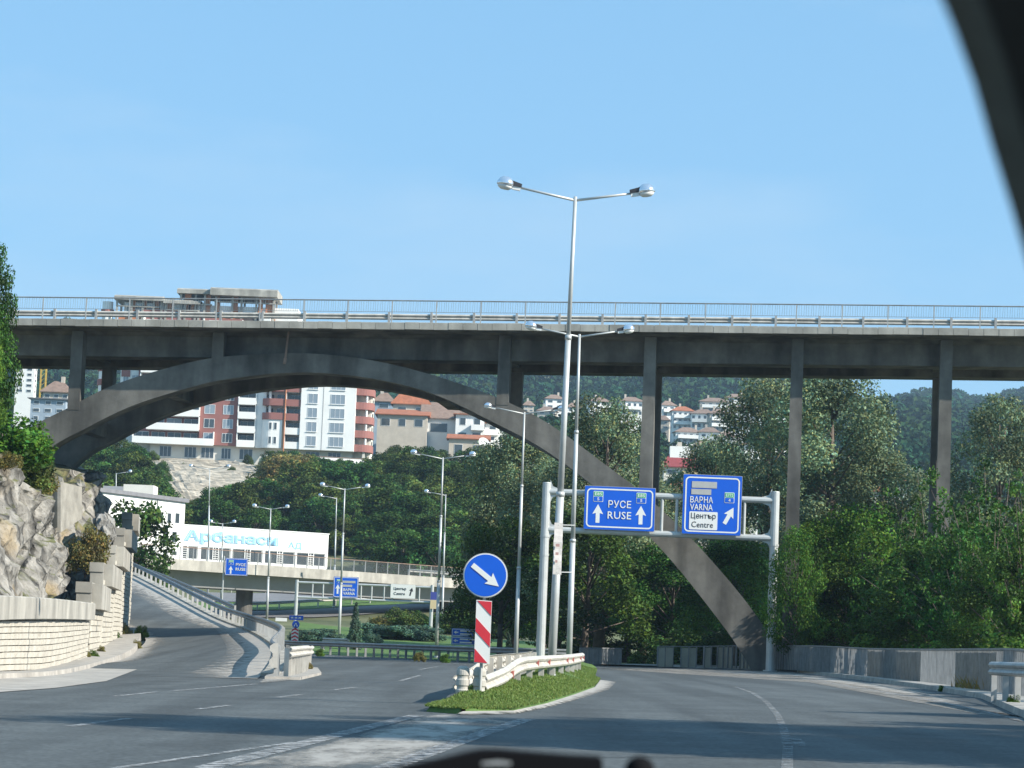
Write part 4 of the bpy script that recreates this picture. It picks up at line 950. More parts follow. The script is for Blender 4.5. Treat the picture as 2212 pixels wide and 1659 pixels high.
# ------------------------------------------------------------------ far gantry and small signs
YF = 242.0
fl, fr = P(642, 1250, YF), P(934, 1266, YF); fz = (fl.z + fr.z) / 2
g2_ = thing('sign_gantry', 'smaller pale gantry with ladder struts in front of the overpass, left of the lawn', 'sign gantry', (fl.x, YF, 0.9))
for x in (fl.x, fr.x): obj('post', MB().tube((x, YF, terrain(x, YF) - 0.4), (x, YF, fz), 0.17, 0.15, 10), steel, g2_)
for z in (fz - 0.22, fz - 1.55): obj('beam', MB().tube((fl.x, YF, z), (fr.x, YF, z), 0.10, n=8), steel, g2_)
for u in (675, 698, 723, 780, 803, 830, 848, 906):
    x = P(u, 1275, YF).x; obj('strut', MB().tube((x, YF, fz - 1.55), (x, YF, fz - 0.22), 0.07, n=8), steel, g2_)
sg, cx, cz, w, h, y = blue_sign(721, 1245, 773, 1292, YF - 0.25, 'small far blue sign on the pale gantry, ВАРНА VARNA with two grey bars')
border(sg, cx, cz, w, h, y, 0.04, 0.1, inset=0.05)
for fx, fz_, ww in ((0.62, 0.24, 1.15), (0.56, 0.43, 0.85)):
    x, z = at_sign(cx, cz, w, h, fx, fz_); obj('cover_strip', MB().box(x - ww / 2, x + ww / 2, y - 0.012, y, z - 0.1, z + 0.1), sign_grey, sg)
x, z = at_sign(cx, cz, w, h, 0.64, 0.62); lettering('ВАРНА', x, y - 0.004, z, 1.05, 0.24, sign_white, sg, 0.02)
x, z = at_sign(cx, cz, w, h, 0.64, 0.80); lettering('VARNA', x, y - 0.004, z, 1.05, 0.24, sign_white, sg, 0.02)
x, z = at_sign(cx, cz, w, h, 0.2, 0.23); shield(sg, x, y, z, 0.34, 0.36, 'E85', '4')
x, z = at_sign(cx, cz, w, h, 0.18, 0.6); arrow(x, y, z, 0.85, 0.16, 0, sign_white, sg, 0.42, 0.36)
sg, cx, cz, w, h, y = blue_sign(844, 1261, 897, 1294, YF - 0.25, 'white far sign with black letters Център Centre and an arrow, right half of the pale gantry', m=sign_white)
x, z = at_sign(cx, cz, w, h, 0.38, 0.34); lettering('Център', x, y - 0.004, z, 1.1, 0.30, sign_black, sg, 0.004)
x, z = at_sign(cx, cz, w, h, 0.36, 0.66); lettering('Centre', x, y - 0.004, z, 1.0, 0.26, sign_black, sg, 0.004)
x, z = at_sign(cx, cz, w, h, 0.82, 0.5); arrow(x, y, z, 0.75, 0.13, R(14), sign_black, sg, 0.38, 0.3)
sg, cx, cz, w, h, y = blue_sign(487, 1205, 534, 1244.5, 230, 'small blue sign РУСЕ RUSE with an upward arrow, hanging in front of the overpass edge')
border(sg, cx, cz, w, h, y, 0.035, 0.09, inset=0.05)
x, z = at_sign(cx, cz, w, h, 0.69, 0.36); lettering('РУСЕ', x, y - 0.004, z, 0.82, 0.25, sign_white, sg, 0.02)
x, z = at_sign(cx, cz, w, h, 0.69, 0.62); lettering('RUSE', x, y - 0.004, z, 0.84, 0.25, sign_white, sg, 0.02)
x, z = at_sign(cx, cz, w, h, 0.26, 0.25); shield(sg, x, y, z, 0.42, 0.42, 'E85', '5')
x, z = at_sign(cx, cz, w, h, 0.26, 0.68); arrow(x, y, z, 0.66, 0.13, 0, sign_white, sg, 0.36, 0.3)
# its pole: a lamp-like mast of its own height from the median
p0 = P(479, 1330, 230.3); obj('post', MB().tube((cx - 1.1, 230.3, terrain(p0.x, 230) - 0.3), (cx - 1.1, 230.3, cz + 0.9), 0.06, n=8).tube((cx - 1.1, 230.2, cz + 0.5), (cx - 0.6, 230.12, cz + 0.5), 0.03, n=6).tube((cx - 1.1, 230.2, cz - 0.5), (cx - 0.6, 230.12, cz - 0.5), 0.03, n=6), steel, sg)
# hazard post with little blue signs by the median nose
YN = 196; pz = P(637, 1385, YN)
hz = thing('hazard_sign', 'small red and white chevron board under little blue signs near the round pier', 'road sign', (pz.x, YN, plane(pz.x)))
obj('post', MB().tube((pz.x, YN + 0.06, -0.4), (pz.x + 0.06, YN + 0.06, P(640, 1328, YN).z), 0.035, n=6), steel_dull, hz)
a, b = P(630, 1355, YN), P(644, 1386, YN); mb = MB().box(a.x, b.x, YN, YN + 0.03, b.z, a.z); bd = obj('chevron_board', mb, sign_white, hz)
for k in range(4):
    z = a.z - 0.16 - k * 0.26; c = (a.x + b.x) / 2; hw_ = (b.x - a.x) / 2 * 0.94
    obj('red_chevron', MB().prism([(c - hw_, YN - 0.008, z - 0.13), (c, YN - 0.008, z), (c + hw_, YN - 0.008, z - 0.13), (c + hw_, YN - 0.008, z - 0.005), (c, YN - 0.008, z + 0.125), (c - hw_, YN - 0.008, z - 0.005)], (0, 0.007, 0)), sign_red, bd)
c = P(639, 1349, YN); obj('round_sign', MB().tube((c.x, YN + 0.03, c.z), (c.x, YN, c.z), 0.27, n=20), sign_blue, hz)
for sx in (-1, 1): arrow(c.x + sx * 0.07, YN - 0.014, c.z - 0.03, 0.3, 0.05, sx * R(-24) + R(180), sign_white, hz, 0.14, 0.1)
a, b = P(625, 1329, YN), P(655, 1340, YN); nb_ = obj('name_board', MB().box(a.x, b.x, YN, YN + 0.03, b.z, a.z), sign_blue, hz)
for k in range(3): obj('white_bar', MB().box(a.x + 0.12 + k * 0.28, a.x + 0.3 + k * 0.28, YN - 0.008, YN - 0.001, (a.z + b.z) / 2 - 0.05, (a.z + b.z) / 2 + 0.05), sign_white, nb_)
# double blue sign on the lawn
YD = 176; a, b = P(976, 1357, YD), P(1034, 1394, YD)
ds = thing('direction_sign', 'pair of low blue direction boards with arrows on the lawn, partly behind the striped board', 'road sign', ((a.x + b.x) / 2, YD, 0))
cx = (a.x + b.x) / 2
for z0, z1 in ((a.z, (a.z + b.z) / 2 + 0.02), ((a.z + b.z) / 2 - 0.02, b.z)):
    bo = obj('board', MB().box(a.x, b.x, YD, YD + 0.05, z1, z0), sign_blue, ds); zc = (z0 + z1) / 2
    border(bo, cx, zc, b.x - a.x, z0 - z1, YD - 0.008, 0.03, 0.05, inset=0.03)
    arrow(a.x + 0.28, YD - 0.014, zc, 0.3, 0.07, R(-90), sign_white, bo, 0.22, 0.16)
    for k in range(2): obj('white_line', MB().box(a.x + 0.55, b.x - 0.25 - 0.2 * k, YD - 0.012, YD - 0.002, zc + 0.06 - k * 0.2, zc + 0.14 - k * 0.2), sign_white, bo)
for x in (a.x + 0.15, b.x - 0.3): obj('post', MB().tube((x, YD + 0.1, -0.4), (x, YD + 0.1, a.z), 0.035, n=6), steel_dull, ds)
pq = P(937, 1297, YF - 0.3); po = thing('poster', 'blue and yellow poster on the right post of the pale gantry', 'poster', (pq.x, YF - 0.3, pq.z))
obj('blue_half', MB().box(pq.x - 0.3, pq.x + 0.3, YF - 0.33, YF - 0.28, pq.z + 0.05, pq.z + 0.75), mat('dark_blue_poster', (0.05, 0.07, 0.3), 0.7), po); obj('yellow_half', MB().box(pq.x - 0.3, pq.x + 0.3, YF - 0.33, YF - 0.28, pq.z - 0.75, pq.z + 0.045), poster_m, po)

# ------------------------------------------------------------------ stone retaining wall and stepped wall on the left
def wall_pts(): return WBd
TW = [P(-150, 1281, 56), P(0, 1286, 72), P(105, 1293, 85), P(187, 1303, 103)]
wl_ = thing('retaining_wall', 'low curved retaining wall of pale rough stone courses under a smooth concrete cap, far left', 'wall', (WB[1].x, WB[1].y, 0))
lowb = [p for p in WBd if p.y <= 103.5]; lowt = dens(TW, 5)
lowt = lowt[:len(lowb)]
q = resample([Vector((p.x, p.y, 0)) for p in lowb], 0.95)
def zat(pts, y): return lerp([(p.y, p.z) for p in pts], y)
r = random.Random(6); NC = 10; extra = MB(); cnt = 0
items = []
for i in range(len(q) - 1):
    for c_ in range(NC): items.append((i, c_))
items.sort(key=lambda t: q[t[0]].y + (0 if t[1] % 2 else 0.01)); vis0 = 62.0
items = [t for t in items if q[t[0]].y > vis0] + [t for t in items if q[t[0]].y <= vis0]
core = MB(); rings = []
for p in q:
    zb, zt = zat(lowb, p.y) - 0.3, zat(lowt, p.y) - 0.45; rings.append([(p.x - 0.06, p.y, zb), (p.x - 0.06, p.y, zt), (p.x - 0.7, p.y - 0.2, zt), (p.x - 0.7, p.y - 0.2, zb)])
core.sweep(rings); obj('wall_core', core, concrete, wl_)
def course_block(mb, a, b, zb, zt, k, jit, out):
    """one rough stone: proud middle, chamfered rim"""
    d = (b - a).normalized(); n = Vector((d.y, -d.x, 0))
    if n.x < 0: n = -n
    a = a + d * 0.006; b = b - d * 0.006; j = r.uniform(0, jit)
    p0 = [a - n * 0.06, b - n * 0.06]
    za0, za1, zb0, zb1 = zb(a.y, k), zt(a.y, k), zb(b.y, k), zt(b.y, k)
    g_ = 0.006; ins = 0.03
    back = [Vector((p0[0].x, p0[0].y, za0 + g_)), Vector((p0[1].x, p0[1].y, zb0 + g_)), Vector((p0[1].x, p0[1].y, zb1 - g_)), Vector((p0[0].x, p0[0].y, za1 - g_))]
    rim = [v + n * (0.085) for v in back]; c0 = sum(rim, Vector()) / 4
    face = [c0 + (v - c0) * 0.86 + n * (out + j + r.uniform(-0.008, 0.008)) for v in rim]
    mb.add(back + rim + face, [(0, 1, 5, 4), (1, 2, 6, 5), (2, 3, 7, 6), (3, 0, 4, 7), (4, 5, 9, 8), (5, 6, 10, 9), (6, 7, 11, 10), (7, 4, 8, 11), (8, 9, 10, 11)])
def zc(y, k): 
    b_, t_ = zat(lowb, y) - 0.1, zat(lowt, y) - 0.5; return b_ + (t_ - b_) * k / NC
for i, c_ in items:
    a, b = q[i], q[i + 1]
    if c_ % 2: a = a.lerp(b, 0.0); 
    tgt = MB() if cnt < 290 and q[i].y > vis0 else extra
    course_block(tgt, Vector((a.x, a.y, 0)), Vector((b.x, b.y, 0)), lambda y, k: zc(y, k), lambda y, k: zc(y, k + 1), c_, 0.035, 0.035)
    if tgt is not extra: obj('stone', tgt, stone, wl_); cnt += 1
obj('stone_courses', extra, stone, wl_, kind='stuff')
qq = resample([Vector((p.x, p.y, 0)) for p in lowb], 4.0) + [Vector((lowb[-1].x, lowb[-1].y, 0))]
for i in range(len(qq) - 1):
    a, b = qq[i], qq[i + 1]
    if (b - a).length < 0.4: continue
    d = (b - a).normalized(); n = Vector((d.y, -d.x, 0)); n = n if n.x > 0 else -n; mb = MB(); rings = []
    for p, e in ((a, 0.008), (b, -0.008)):
        zt = zat(lowt, p.y); p2 = p + d * e
        rings.append([(p2 + n * 0.24) + Vector((0, 0, zt - 0.62)), (p2 + n * 0.24) + Vector((0, 0, zt - 0.03)), (p2 + n * 0.20) + Vector((0, 0, zt)), (p2 - n * 0.62) + Vector((0, 0, zt)), (p2 - n * 0.62) + Vector((0, 0, zt - 0.62))])
    mb.sweep(rings); obj('cap_beam', mb, concrete_pale, wl_)
# stepped wall climbing beside the ramp
sw = thing('stepped_wall', 'stone wall rising in five steps beside the ramp, each step capped with a concrete block', 'wall', (P(190, 1400, 104).x, 104, 0))
steps = [(104, 1256, 188), (119, 1214, 214), (133, 1176, 239), (146.5, 1139, 256), (158.5, 1106, 272), (170, 1106, 276)]
sb = [p for p in WBd if p.y >= 102]; sb[0].y = min(sb[0].y, 103.9)
def xat(y): return lerp([(p.y, p.x) for p in WBd], y)
n_st = 0; extra = MB()
for k in range(5):
    y0, v0, u0 = steps[k]; y1 = steps[k + 1][0]
    zt = P(u0 - 25, v0, y0).z; a = Vector((xat(y0), y0, 0)); b = Vector((xat(y1), y1, 0)); d = (b - a).normalized(); n = Vector((d.y, -d.x, 0))
    # wall body
    zb0, zb1 = zat(WBd, y0) - 0.6, zat(WBd, y1) - 0.6
    mb = MB(); mb.hexa([a + Vector((0, 0, zb0)) - n * 0.06, b + Vector((0, 0, zb1)) - n * 0.06, b - n * 0.54 + Vector((0, 0, zb1)), a - n * 0.54 + Vector((0, 0, zb0))], [p + Vector((0, 0, zt - 0.75)) for p in (a - n * 0.06, b - n * 0.06, b - n * 0.54, a - n * 0.54)]); obj('wall_core', mb, concrete, sw)
    # courses
    nb_ = 11; ch = 0.23; nc = int((zt - 0.7 - (zb0 + 0.4)) / ch)
    for c_ in range(max(1, nc)):
        for j in range(nb_):
            aa = a.lerp(b, (j + (0.5 if c_ % 2 else 0)) / (nb_ + 0.5)); bb2 = a.lerp(b, (j + 1 + (0.5 if c_ % 2 else 0)) / (nb_ + 0.5)); base_ = zt - 0.75 - ch * (c_ + 1)
            tgt = MB() if n_st < 290 and k < 4 else extra
            course_block(tgt, aa, bb2, lambda y, k_: base_ + 0.0, lambda y, k_: base_ + ch, 0, 0.04, 0.05)
            if tgt is not extra: obj('stone', tgt, stone, sw); n_st += 1
    # capping: end block and overhanging coping
    cap = concrete_pale
    mb = MB(); pth_ = [a - n * 0.56 - d * 0.03, a + n * 0.02 - d * 0.03, a + n * 0.02 + d * 1.2, a - n * 0.56 + d * 1.2]
    mb.hexa([p + Vector((0, 0, zt - 1.7)) for p in pth_], [p + Vector((0, 0, zt - 0.42)) for p in pth_]); obj('end_block', mb, cap, sw)
    mb = MB(); pth_ = [a - n * 0.60 - d * 0.08, a + n * 0.02 - d * 0.08, b + n * 0.02, b - n * 0.60]
    mb.hexa([p + Vector((0, 0, zt - 0.412)) for p in pth_], [p + Vector((0, 0, zt)) for p in pth_]); obj('top_slab', mb, cap, sw)
    for j in range(3):
        e0, e1 = a.lerp(b, j / 3) + d * (0.5 if j == 0 else 0.02), a.lerp(b, (j + 1) / 3)
        mb = MB(); q4 = [e0 + n * 0.025, e0 + n * 0.40, e1 + n * 0.40, e1 + n * 0.025]; mb.hexa([p + Vector((0, 0, zt - 1.02)) for p in q4][::-1], [p + Vector((0, 0, zt - 0.05)) for p in q4][::-1]); obj('coping_block', mb, concrete_pale, sw)
obj('stone_courses', extra, stone, sw, kind='stuff')

# ------------------------------------------------------------------ rock face and the hill it belongs to
def nz(x, y, z):
    from mathutils import noise as N
    return N.fractal(Vector((x, y, z)), 0.9, 2.1, 5)
def ridged(x, y, z):
    from mathutils import noise as N
    return N.ridged_multi_fractal(Vector((x, y, z)), 0.9, 2.2, 5, 1.0, 2.0)
topq = lambda y: lerp([(40, 5.0), (60, 6.6), (80, 7.6), (98, 6.4), (108, 5.2), (114, 4.6), (122, 4.2), (135, 5.0), (143, 9.0), (155, 10), (175, 4)], y)
mb = MB(); YS_ = list(np.arange(40, 62, 0.8)) + list(np.arange(62, 122, 0.28)) + list(np.arange(122, 182, 2.0)); QS = list(np.arange(0, 3.2, 0.09)) + [3.4, 3.8, 4.5, 5.5, 7, 9, 12, 16, 22, 30, 45]
nq = len(QS)
for y in YS_:
    xb = (xat(y) if y > 56 else xat(56) + 0) - 1.1; z0 = (zat(lowt, y) - 0.55) if y < 103 else 1.2
    tq = topq(y)
    if 110 < y < 140: xb -= 2.2 * sm(110, 116, y) * (1 - sm(132, 140, y)); 
    for q_ in QS:
        prof = sm(0, 2.9, q_) * 0.8 + 0.2 * min(1, q_ / 1.0); h = z0 + (tq - z0) * prof + max(0, q_ - 3) * 0.07
        x = xb - q_ * (1.05 - 0.72 * sm(88, 104, y)); amp = 1.0 if q_ < 6 else 0.4
        lay = nz(q_ * 0.4 + y * 0.30, y * 0.12 + h * 0.9, h * 0.5); rd = ridged(y * 0.16 - h * 0.22, h * 0.14, q_ * 0.12) - 1.0
        crack = ridged(y * 0.42 - h * 0.55, h * 0.2, 3.1 + q_ * 0.1)
        x += (rd * 0.55 + lay * 0.5 + max(0.0, crack - 1.0) * -0.7) * amp * min(1, 0.25 + q_); fine_ = nz(x * 1.7, y * 1.7, h * 1.7); x += fine_ * 0.09 * amp; h += fine_ * 0.05 + (lay * 0.35 + nz(x * 0.2, y * 0.2, 7) * 0.5) * amp * min(1, q_ / 1.5)
        mb.v.append((x, y + lay * 0.4 * amp, h))
for j in range(len(YS_) - 1):
    for i in range(nq - 1): mb.f.append((j * nq + i, (j + 1) * nq + i, (j + 1) * nq + i + 1, j * nq + i + 1)); mb.m.append(0)
struct('rock_face', mb, rock_grass)
# loose boulder by the steps
def boulder(c, rx, ry, rz, seed):
    import bmesh
    bm = bmesh.new(); bmesh.ops.create_icosphere(bm, subdivisions=4, radius=1.0)
    for v in bm.verts:
        p = v.co; s_ = 1 + 0.32 * nz(p.x * 1.3 + seed, p.y * 1.3, p.z * 1.3) + 0.1 * (ridged(p.x * 2 + seed, p.y * 2, p.z * 2) - 1)
        v.co = Vector((p.x * rx * s_, p.y * ry * s_, p.z * rz * s_))
    me = bpy.data.meshes.new('boulder'); bm.to_mesh(me); bm.free(); me.materials.append(rock_m); o = link('boulder', me, None, c)
    return o
tag(boulder(P(224, 1146, 137), 0.6, 1.3, 0.85, 3), 'weathered grey boulder leaning behind the topmost wall steps', 'boulder')
# old concrete wall on the rock
old_conc = mat('old_board_marked_concrete', (0.3, 0.28, 0.235), 0.95, noise=0.28, scale=0.6, bump=0.5, bscale=3, detail=8, stretch=(1, 1, 2.2))
oc = thing('concrete_wall', 'old stained concrete wall standing on the rock below the foot of the arch', 'wall', P(130, 1100, 121))
def quadbox(mb, uvY, depth):
    f_ = [P(*t) for t in uvY]; mb.prism(f_, (-0.6, depth, 0)); return mb
obj('wall_panel', quadbox(MB(), [(50, 1150, 122), (131, 1150, 122), (131, 1041, 122), (116, 1033, 122), (88, 1034, 122), (70, 1041, 122), (50, 1049, 122)], 2.0), old_conc, oc)
obj('wall_panel', quadbox(MB(), [(131, 1150, 122), (177, 1120, 131), (177, 1052, 131), (131, 1041, 122)], 1.0), old_conc, oc)
obj('wall_panel', quadbox(MB(), [(-40, 1130, 104), (50, 1150, 121), (50, 1050, 121), (-40, 1010, 104)], 1.2), old_conc, oc)
for u in (104, 124): obj('buttress', quadbox(MB(), [(u, 1140, 121.8), (u + 7, 1140, 121.8), (u + 7, 1046, 121.8), (u, 1045, 121.8)], 0.5), old_conc, oc)
obj('rust_stain', quadbox(MB(), [(55, 1085, 121.9), (80, 1092, 121.9), (78, 1058, 121.9), (55, 1052, 121.9)], 0.09), mat('rust_stain', (0.22, 0.13, 0.06), 0.95, noise=0.4, scale=2.5), oc)

# ------------------------------------------------------------------ trees
def leaves_mesh(name, centers, spread, n, size, seed, mats, up=0.3, flat_=1.0, tone_amp=0.45):
    """n leaf quads scattered round clump centres (x, y, z, weight radius)"""
    r = np.random.RandomState(seed); C = np.array(centers); k = r.choice(len(C), n, p=C[:, 3] ** 2 / (C[:, 3] ** 2).sum())
    d = r.randn(n, 3); d /= np.linalg.norm(d, axis=1)[:, None]; rad = C[k, 3] * (0.35 + 0.75 * r.rand(n) ** 0.6)
    p = C[k, :3] + d * rad[:, None] * np.array([1, 1, flat_]) * spread
    nrm = d * 0.6 + r.randn(n, 3) * 0.6 + np.array([0, 0, up]); nrm /= np.linalg.norm(nrm, axis=1)[:, None]
    t = np.cross(nrm, r.randn(n, 3)); t /= np.linalg.norm(t, axis=1)[:, None]; b = np.cross(nrm, t)
    s = size * (0.6 + 0.8 * r.rand(n))[:, None]
    v = np.stack([p - t * s * 0.5, p + b * s * 0.32, p + t * s * 0.5, p - b * s * 0.32], 1)
    me = bpy.data.meshes.new(name); me.vertices.add(n * 4); me.vertices.foreach_set('co', v.ravel())
    me.loops.add(n * 4); me.loops.foreach_set('vertex_index', np.arange(n * 4)); me.polygons.add(n); me.polygons.foreach_set('loop_start', np.arange(n) * 4); me.polygons.foreach_set('loop_total', np.full(n, 4))
    ct = 1 + tone_amp * r.randn(len(C)) * 0.7; tone = np.clip(ct[k] * (1 + tone_amp * r.randn(n) * 0.6), 0.45, 2.2)
    col = np.ones((n, 4, 4)); warm = 1 + 0.18 * r.randn(n); col[:, :, 0] = (tone * np.clip(warm, 0.6, 1.6))[:, None]; col[:, :, 1] = tone[:, None]; col[:, :, 2] = (tone * np.clip(2 - warm, 0.6, 1.4))[:, None]
    at = me.attributes.new('tone', 'FLOAT_COLOR', 'POINT'); at.data.foreach_set('color', col.ravel())
    me.update(); me.validate(); me.materials.append(mats); return me
def tree_proto(kind, seed, n, size, m):
    """unit trees ten metres tall: returns (crown mesh, trunk mesh)"""
    r = random.Random(seed); tr = MB(); cl = []
    H = 10.0
    if kind == 'broad':
        lean = Vector((r.uniform(-.4, .4), r.uniform(-.4, .4), 0)); fork = 2.6
        tr.tube((0, 0, -0.6), lean * 0.5 + Vector((0, 0, fork)), 0.24, 0.17, 8); tr.tube(lean * 0.5 + Vector((0, 0, fork)), lean + Vector((0, 0, 7.4)), 0.17, 0.05, 7)
        for i in range(34):
            z = 1.9 + 8.0 * ((i + r.random()) / 34) ** 0.9; w = 3.3 * math.sin(min(1, (z - 0.8) / 9.6) ** 0.75 * math.pi) ** 0.6 + 0.3
            a = i * 2.4 + r.uniform(-.5, .5); rr = w * (0.45 + 0.55 * r.random()); p = Vector((math.cos(a) * rr, math.sin(a) * rr, z)) + lean * (z / 10)
            cl.append((p.x, p.y, p.z, 0.75 + 0.55 * r.random()))
            if i % 2 == 0:
                s_ = lean * 0.6 + Vector((0, 0, max(1.6, z * 0.62))); tr.tube(s_, p, 0.07, 0.018, 5)
    elif kind == 'poplar':
        tr.tube((0, 0, -0.5), (0.1, 0, 3.5), 0.26, 0.2, 8); tr.tube((0.1, 0, 3.5), (0.0, 0.1, 9.2), 0.2, 0.03, 7)
        for i in range(62):
            z = 1.6 + 8.3 * ((i + r.random()) / 62); w = 2.6 * math.sin(min(1, (z - 0.2) / 10) ** 0.9 * math.pi) ** 0.55 + 0.15
            a = i * 2.4 + r.uniform(-.6, .6); rr = w * (0.3 + 0.75 * r.random()); p = Vector((math.cos(a) * rr, math.sin(a) * rr, z))
            cl.append((p.x, p.y, p.z, 0.45 + 0.4 * r.random()))
            if i % 2 == 0: tr.tube((0, 0, z - 0.9 - rr * 0.5), p, 0.05, 0.012, 5)
    elif kind == 'locust':      # irregular, upswept leafy plumes
        tr.tube((0, 0, -0.6), (0.3, 0, 2.2), 0.2, 0.15, 8)
        for i in range(46):
            a = r.uniform(0, 6.283); el = r.uniform(0.15, 1.45); L = r.uniform(4.0, 8.4) * (0.75 + 0.25 * math.sin(el))
            d = Vector((math.cos(a) * math.cos(el) * 0.8, math.sin(a) * math.cos(el) * 0.8, math.sin(el))); s_ = Vector((0.2, 0, r.uniform(0.6, 2.4)))
            e = s_ + d * L; tr.tube(s_, e, 0.06, 0.012, 4)
            for k in range(7): 
                q_ = s_ + d * L * (0.35 + 0.70 * k / 6) + Vector((r.uniform(-.35, .35), r.uniform(-.35, .35), r.uniform(-.3, .2) - 0.02 * k)); 
                if q_.z > 10: q_.z = 10 - r.random()
                cl.append((q_.x, q_.y, q_.z, 0.46 - 0.045 * k + 0.14 * r.random()))
    elif kind == 'conifer':
        tr.tube((0, 0, -0.4), (0, 0, 9.4), 0.2, 0.03, 7)
        for i in range(90):
            z = 0.5 + 9.3 * (i / 90); w = 3.1 * (1 - z / 10.2) ** 0.85; a = i * 2.4; rr = w * (0.45 + 0.5 * r.random())
            cl.append((math.cos(a) * rr, math.sin(a) * rr, z, 0.28 + 0.5 * w / 3.2))
    elif kind == 'shrub':
        for i in range(5): tr.tube((0, 0, -0.5), (r.uniform(-3, 3), r.uniform(-3, 3), r.uniform(4, 7)), 0.12, 0.03, 5)
        for i in range(30):
            a = r.uniform(0, 6.283); rr = 4.6 * math.sqrt(r.random()); z = 1.0 + 7.0 * r.random() * (1 - (rr / 5.6) ** 2)
            cl.append((math.cos(a) * rr, math.sin(a) * rr, z, 1.2 + 0.8 * r.random()))
    crown = leaves_mesh('crown', cl, 1.0, n, size, seed, m, up=0.35, flat_=0.75 if kind in ('broad',) else 0.9)
    tm = tr.mesh('trunk', bark, True); fix_normals(tm); return crown, tm
PROTO = {}
for k in range(4): PROTO['hill', k] = tree_proto('broad', 20 + k, 5200, 0.36, leaf_hill)
for k in range(2): PROTO['hill_yellow', k] = tree_proto('broad', 30 + k, 5000, 0.36, leaf_yellow)
for k in range(3): PROTO['broad', k] = tree_proto('broad', 40 + k, 17000, 0.20, leaf_dark)
for k in range(2): PROTO['bright', k] = tree_proto('broad', 45 + k, 14000, 0.20, leaf_bright)
for k in range(3): PROTO['locust', k] = tree_proto('locust', 50 + k, 26000, 0.17, leaf_dark)
for k in range(3): PROTO['poplar', k] = tree_proto('poplar', 60 + k, 44000, 0.105, leaf_poplar)
PROTO['conifer', 0] = tree_proto('conifer', 70, 14000, 0.28, leaf_blue)
for k in range(2): PROTO['shrub', k] = tree_proto('shrub', 80 + k, 6500, 0.55, leaf_hill)
PROTO['shrub_dry', 0] = tree_proto('shrub', 83, 6500, 0.5, leaf_yellow)
PROTO['juniper', 0] = tree_proto('shrub', 86, 9000, 0.5, leaf_blue)
PROTO['shrub_bright', 0] = tree_proto('shrub', 88, 7000, 0.55, leaf_bright)
def tree(name, kind, k, base, h, wide, label, cat='tree', group=None, rz=None, lean=(0, 0)):
    root = thing(name, label, cat, base, group, rng.uniform(0, 6.28) if rz is None else rz); root.rotation_euler.x, root.rotation_euler.y = lean
    c, t = PROTO[kind, k]; s_ = h / 10.0
    inst('crown', c, root, scale=(s_ * wide, s_ * wide, s_), kind='stuff')
    if t.polygons: inst('trunk', t, root, scale=(s_ * wide, s_ * wide, s_))
    return root
def ptree(name, kind, k, u, vtop, Y, wide, label, zb=None, **kw):
    p = P(u, vtop, Y); z0 = terrain(p.x, Y) if zb is None else zb
    return tree(name, kind, k, Vector((p.x, Y, z0)), p.z - z0, wide, label, **kw)
# poplars below and beyond the bridge
ptree('poplar_tree', 'poplar', 0, 1800, 812, 196, 1.05, 'tallest silvery poplar filling the gap between the two right bridge columns')
ptree('poplar_tree', 'poplar', 1, 1668, 822, 205, 0.85, 'silvery poplar just left of the long right bridge column, houses beside it')
ptree('poplar_tree', 'poplar', 2, 1312, 872, 172, 0.95, 'silvery poplar standing behind the falling limb of the arch')
ptree('poplar_tree', 'poplar', 0, 1128, 935, 190, 1.0, 'grey green poplar left of the twin lamp poles, below the white stepped houses', rz=2.0)
ptree('poplar_tree', 'poplar', 1, 1215, 1010, 180, 1.2, 'broad poplar low behind the left post of the near sign gantry', rz=1.0)
ptree('poplar_tree', 'poplar', 2, 1400, 1040, 178, 1.1, 'poplar foliage behind the left large blue overhead sign', rz=4.0)
ptree('poplar_tree', 'poplar', 1, 1548, 965, 225, 1.0, 'dark poplar behind the right large blue overhead sign', rz=3.0)
ptree('poplar_tree', 'poplar', 0, 1905, 990, 200, 1.1, 'lower silvery poplar at the right of the tallest one, before the far hills', rz=5.0)
ptree('poplar_tree', 'poplar', 2, 2165, 868, 190, 0.95, 'pale grey poplar at the right edge of the picture, top just below the bridge')
ptree('dark_tree', 'broad', 0, 1270, 1105, 160, 1.25, 'dark bushy tree with a thick trunk under the left large blue sign')
ptree('dark_tree', 'broad', 1, 1090, 1130, 178, 1.1, 'dark tree with visible trunk right behind the round blue sign')
ptree('dark_tree', 'broad', 2, 1450, 1185, 168, 1.35, 'dark leafy tree under the right end of the left large blue sign')
ptree('dark_tree', 'broad', 0, 1545, 1200, 172, 1.3, 'dark leafy tree left of where the arch meets the ground', rz=2.2)
ptree('dark_tree', 'broad', 1, 1360, 1180, 175, 1.3, 'shady tree under the left sign, right of its thick trunked neighbour', rz=0.7)
ptree('dark_tree', 'broad', 2, 1180, 1200, 186, 1.3, 'shady tree filling the gap between the gantry post and lamp poles', rz=1.7)
ptree('dark_tree', 'broad', 2, 1640, 1215, 165, 1.5, 'dark green tree behind the foot of the arch', rz=3.7)
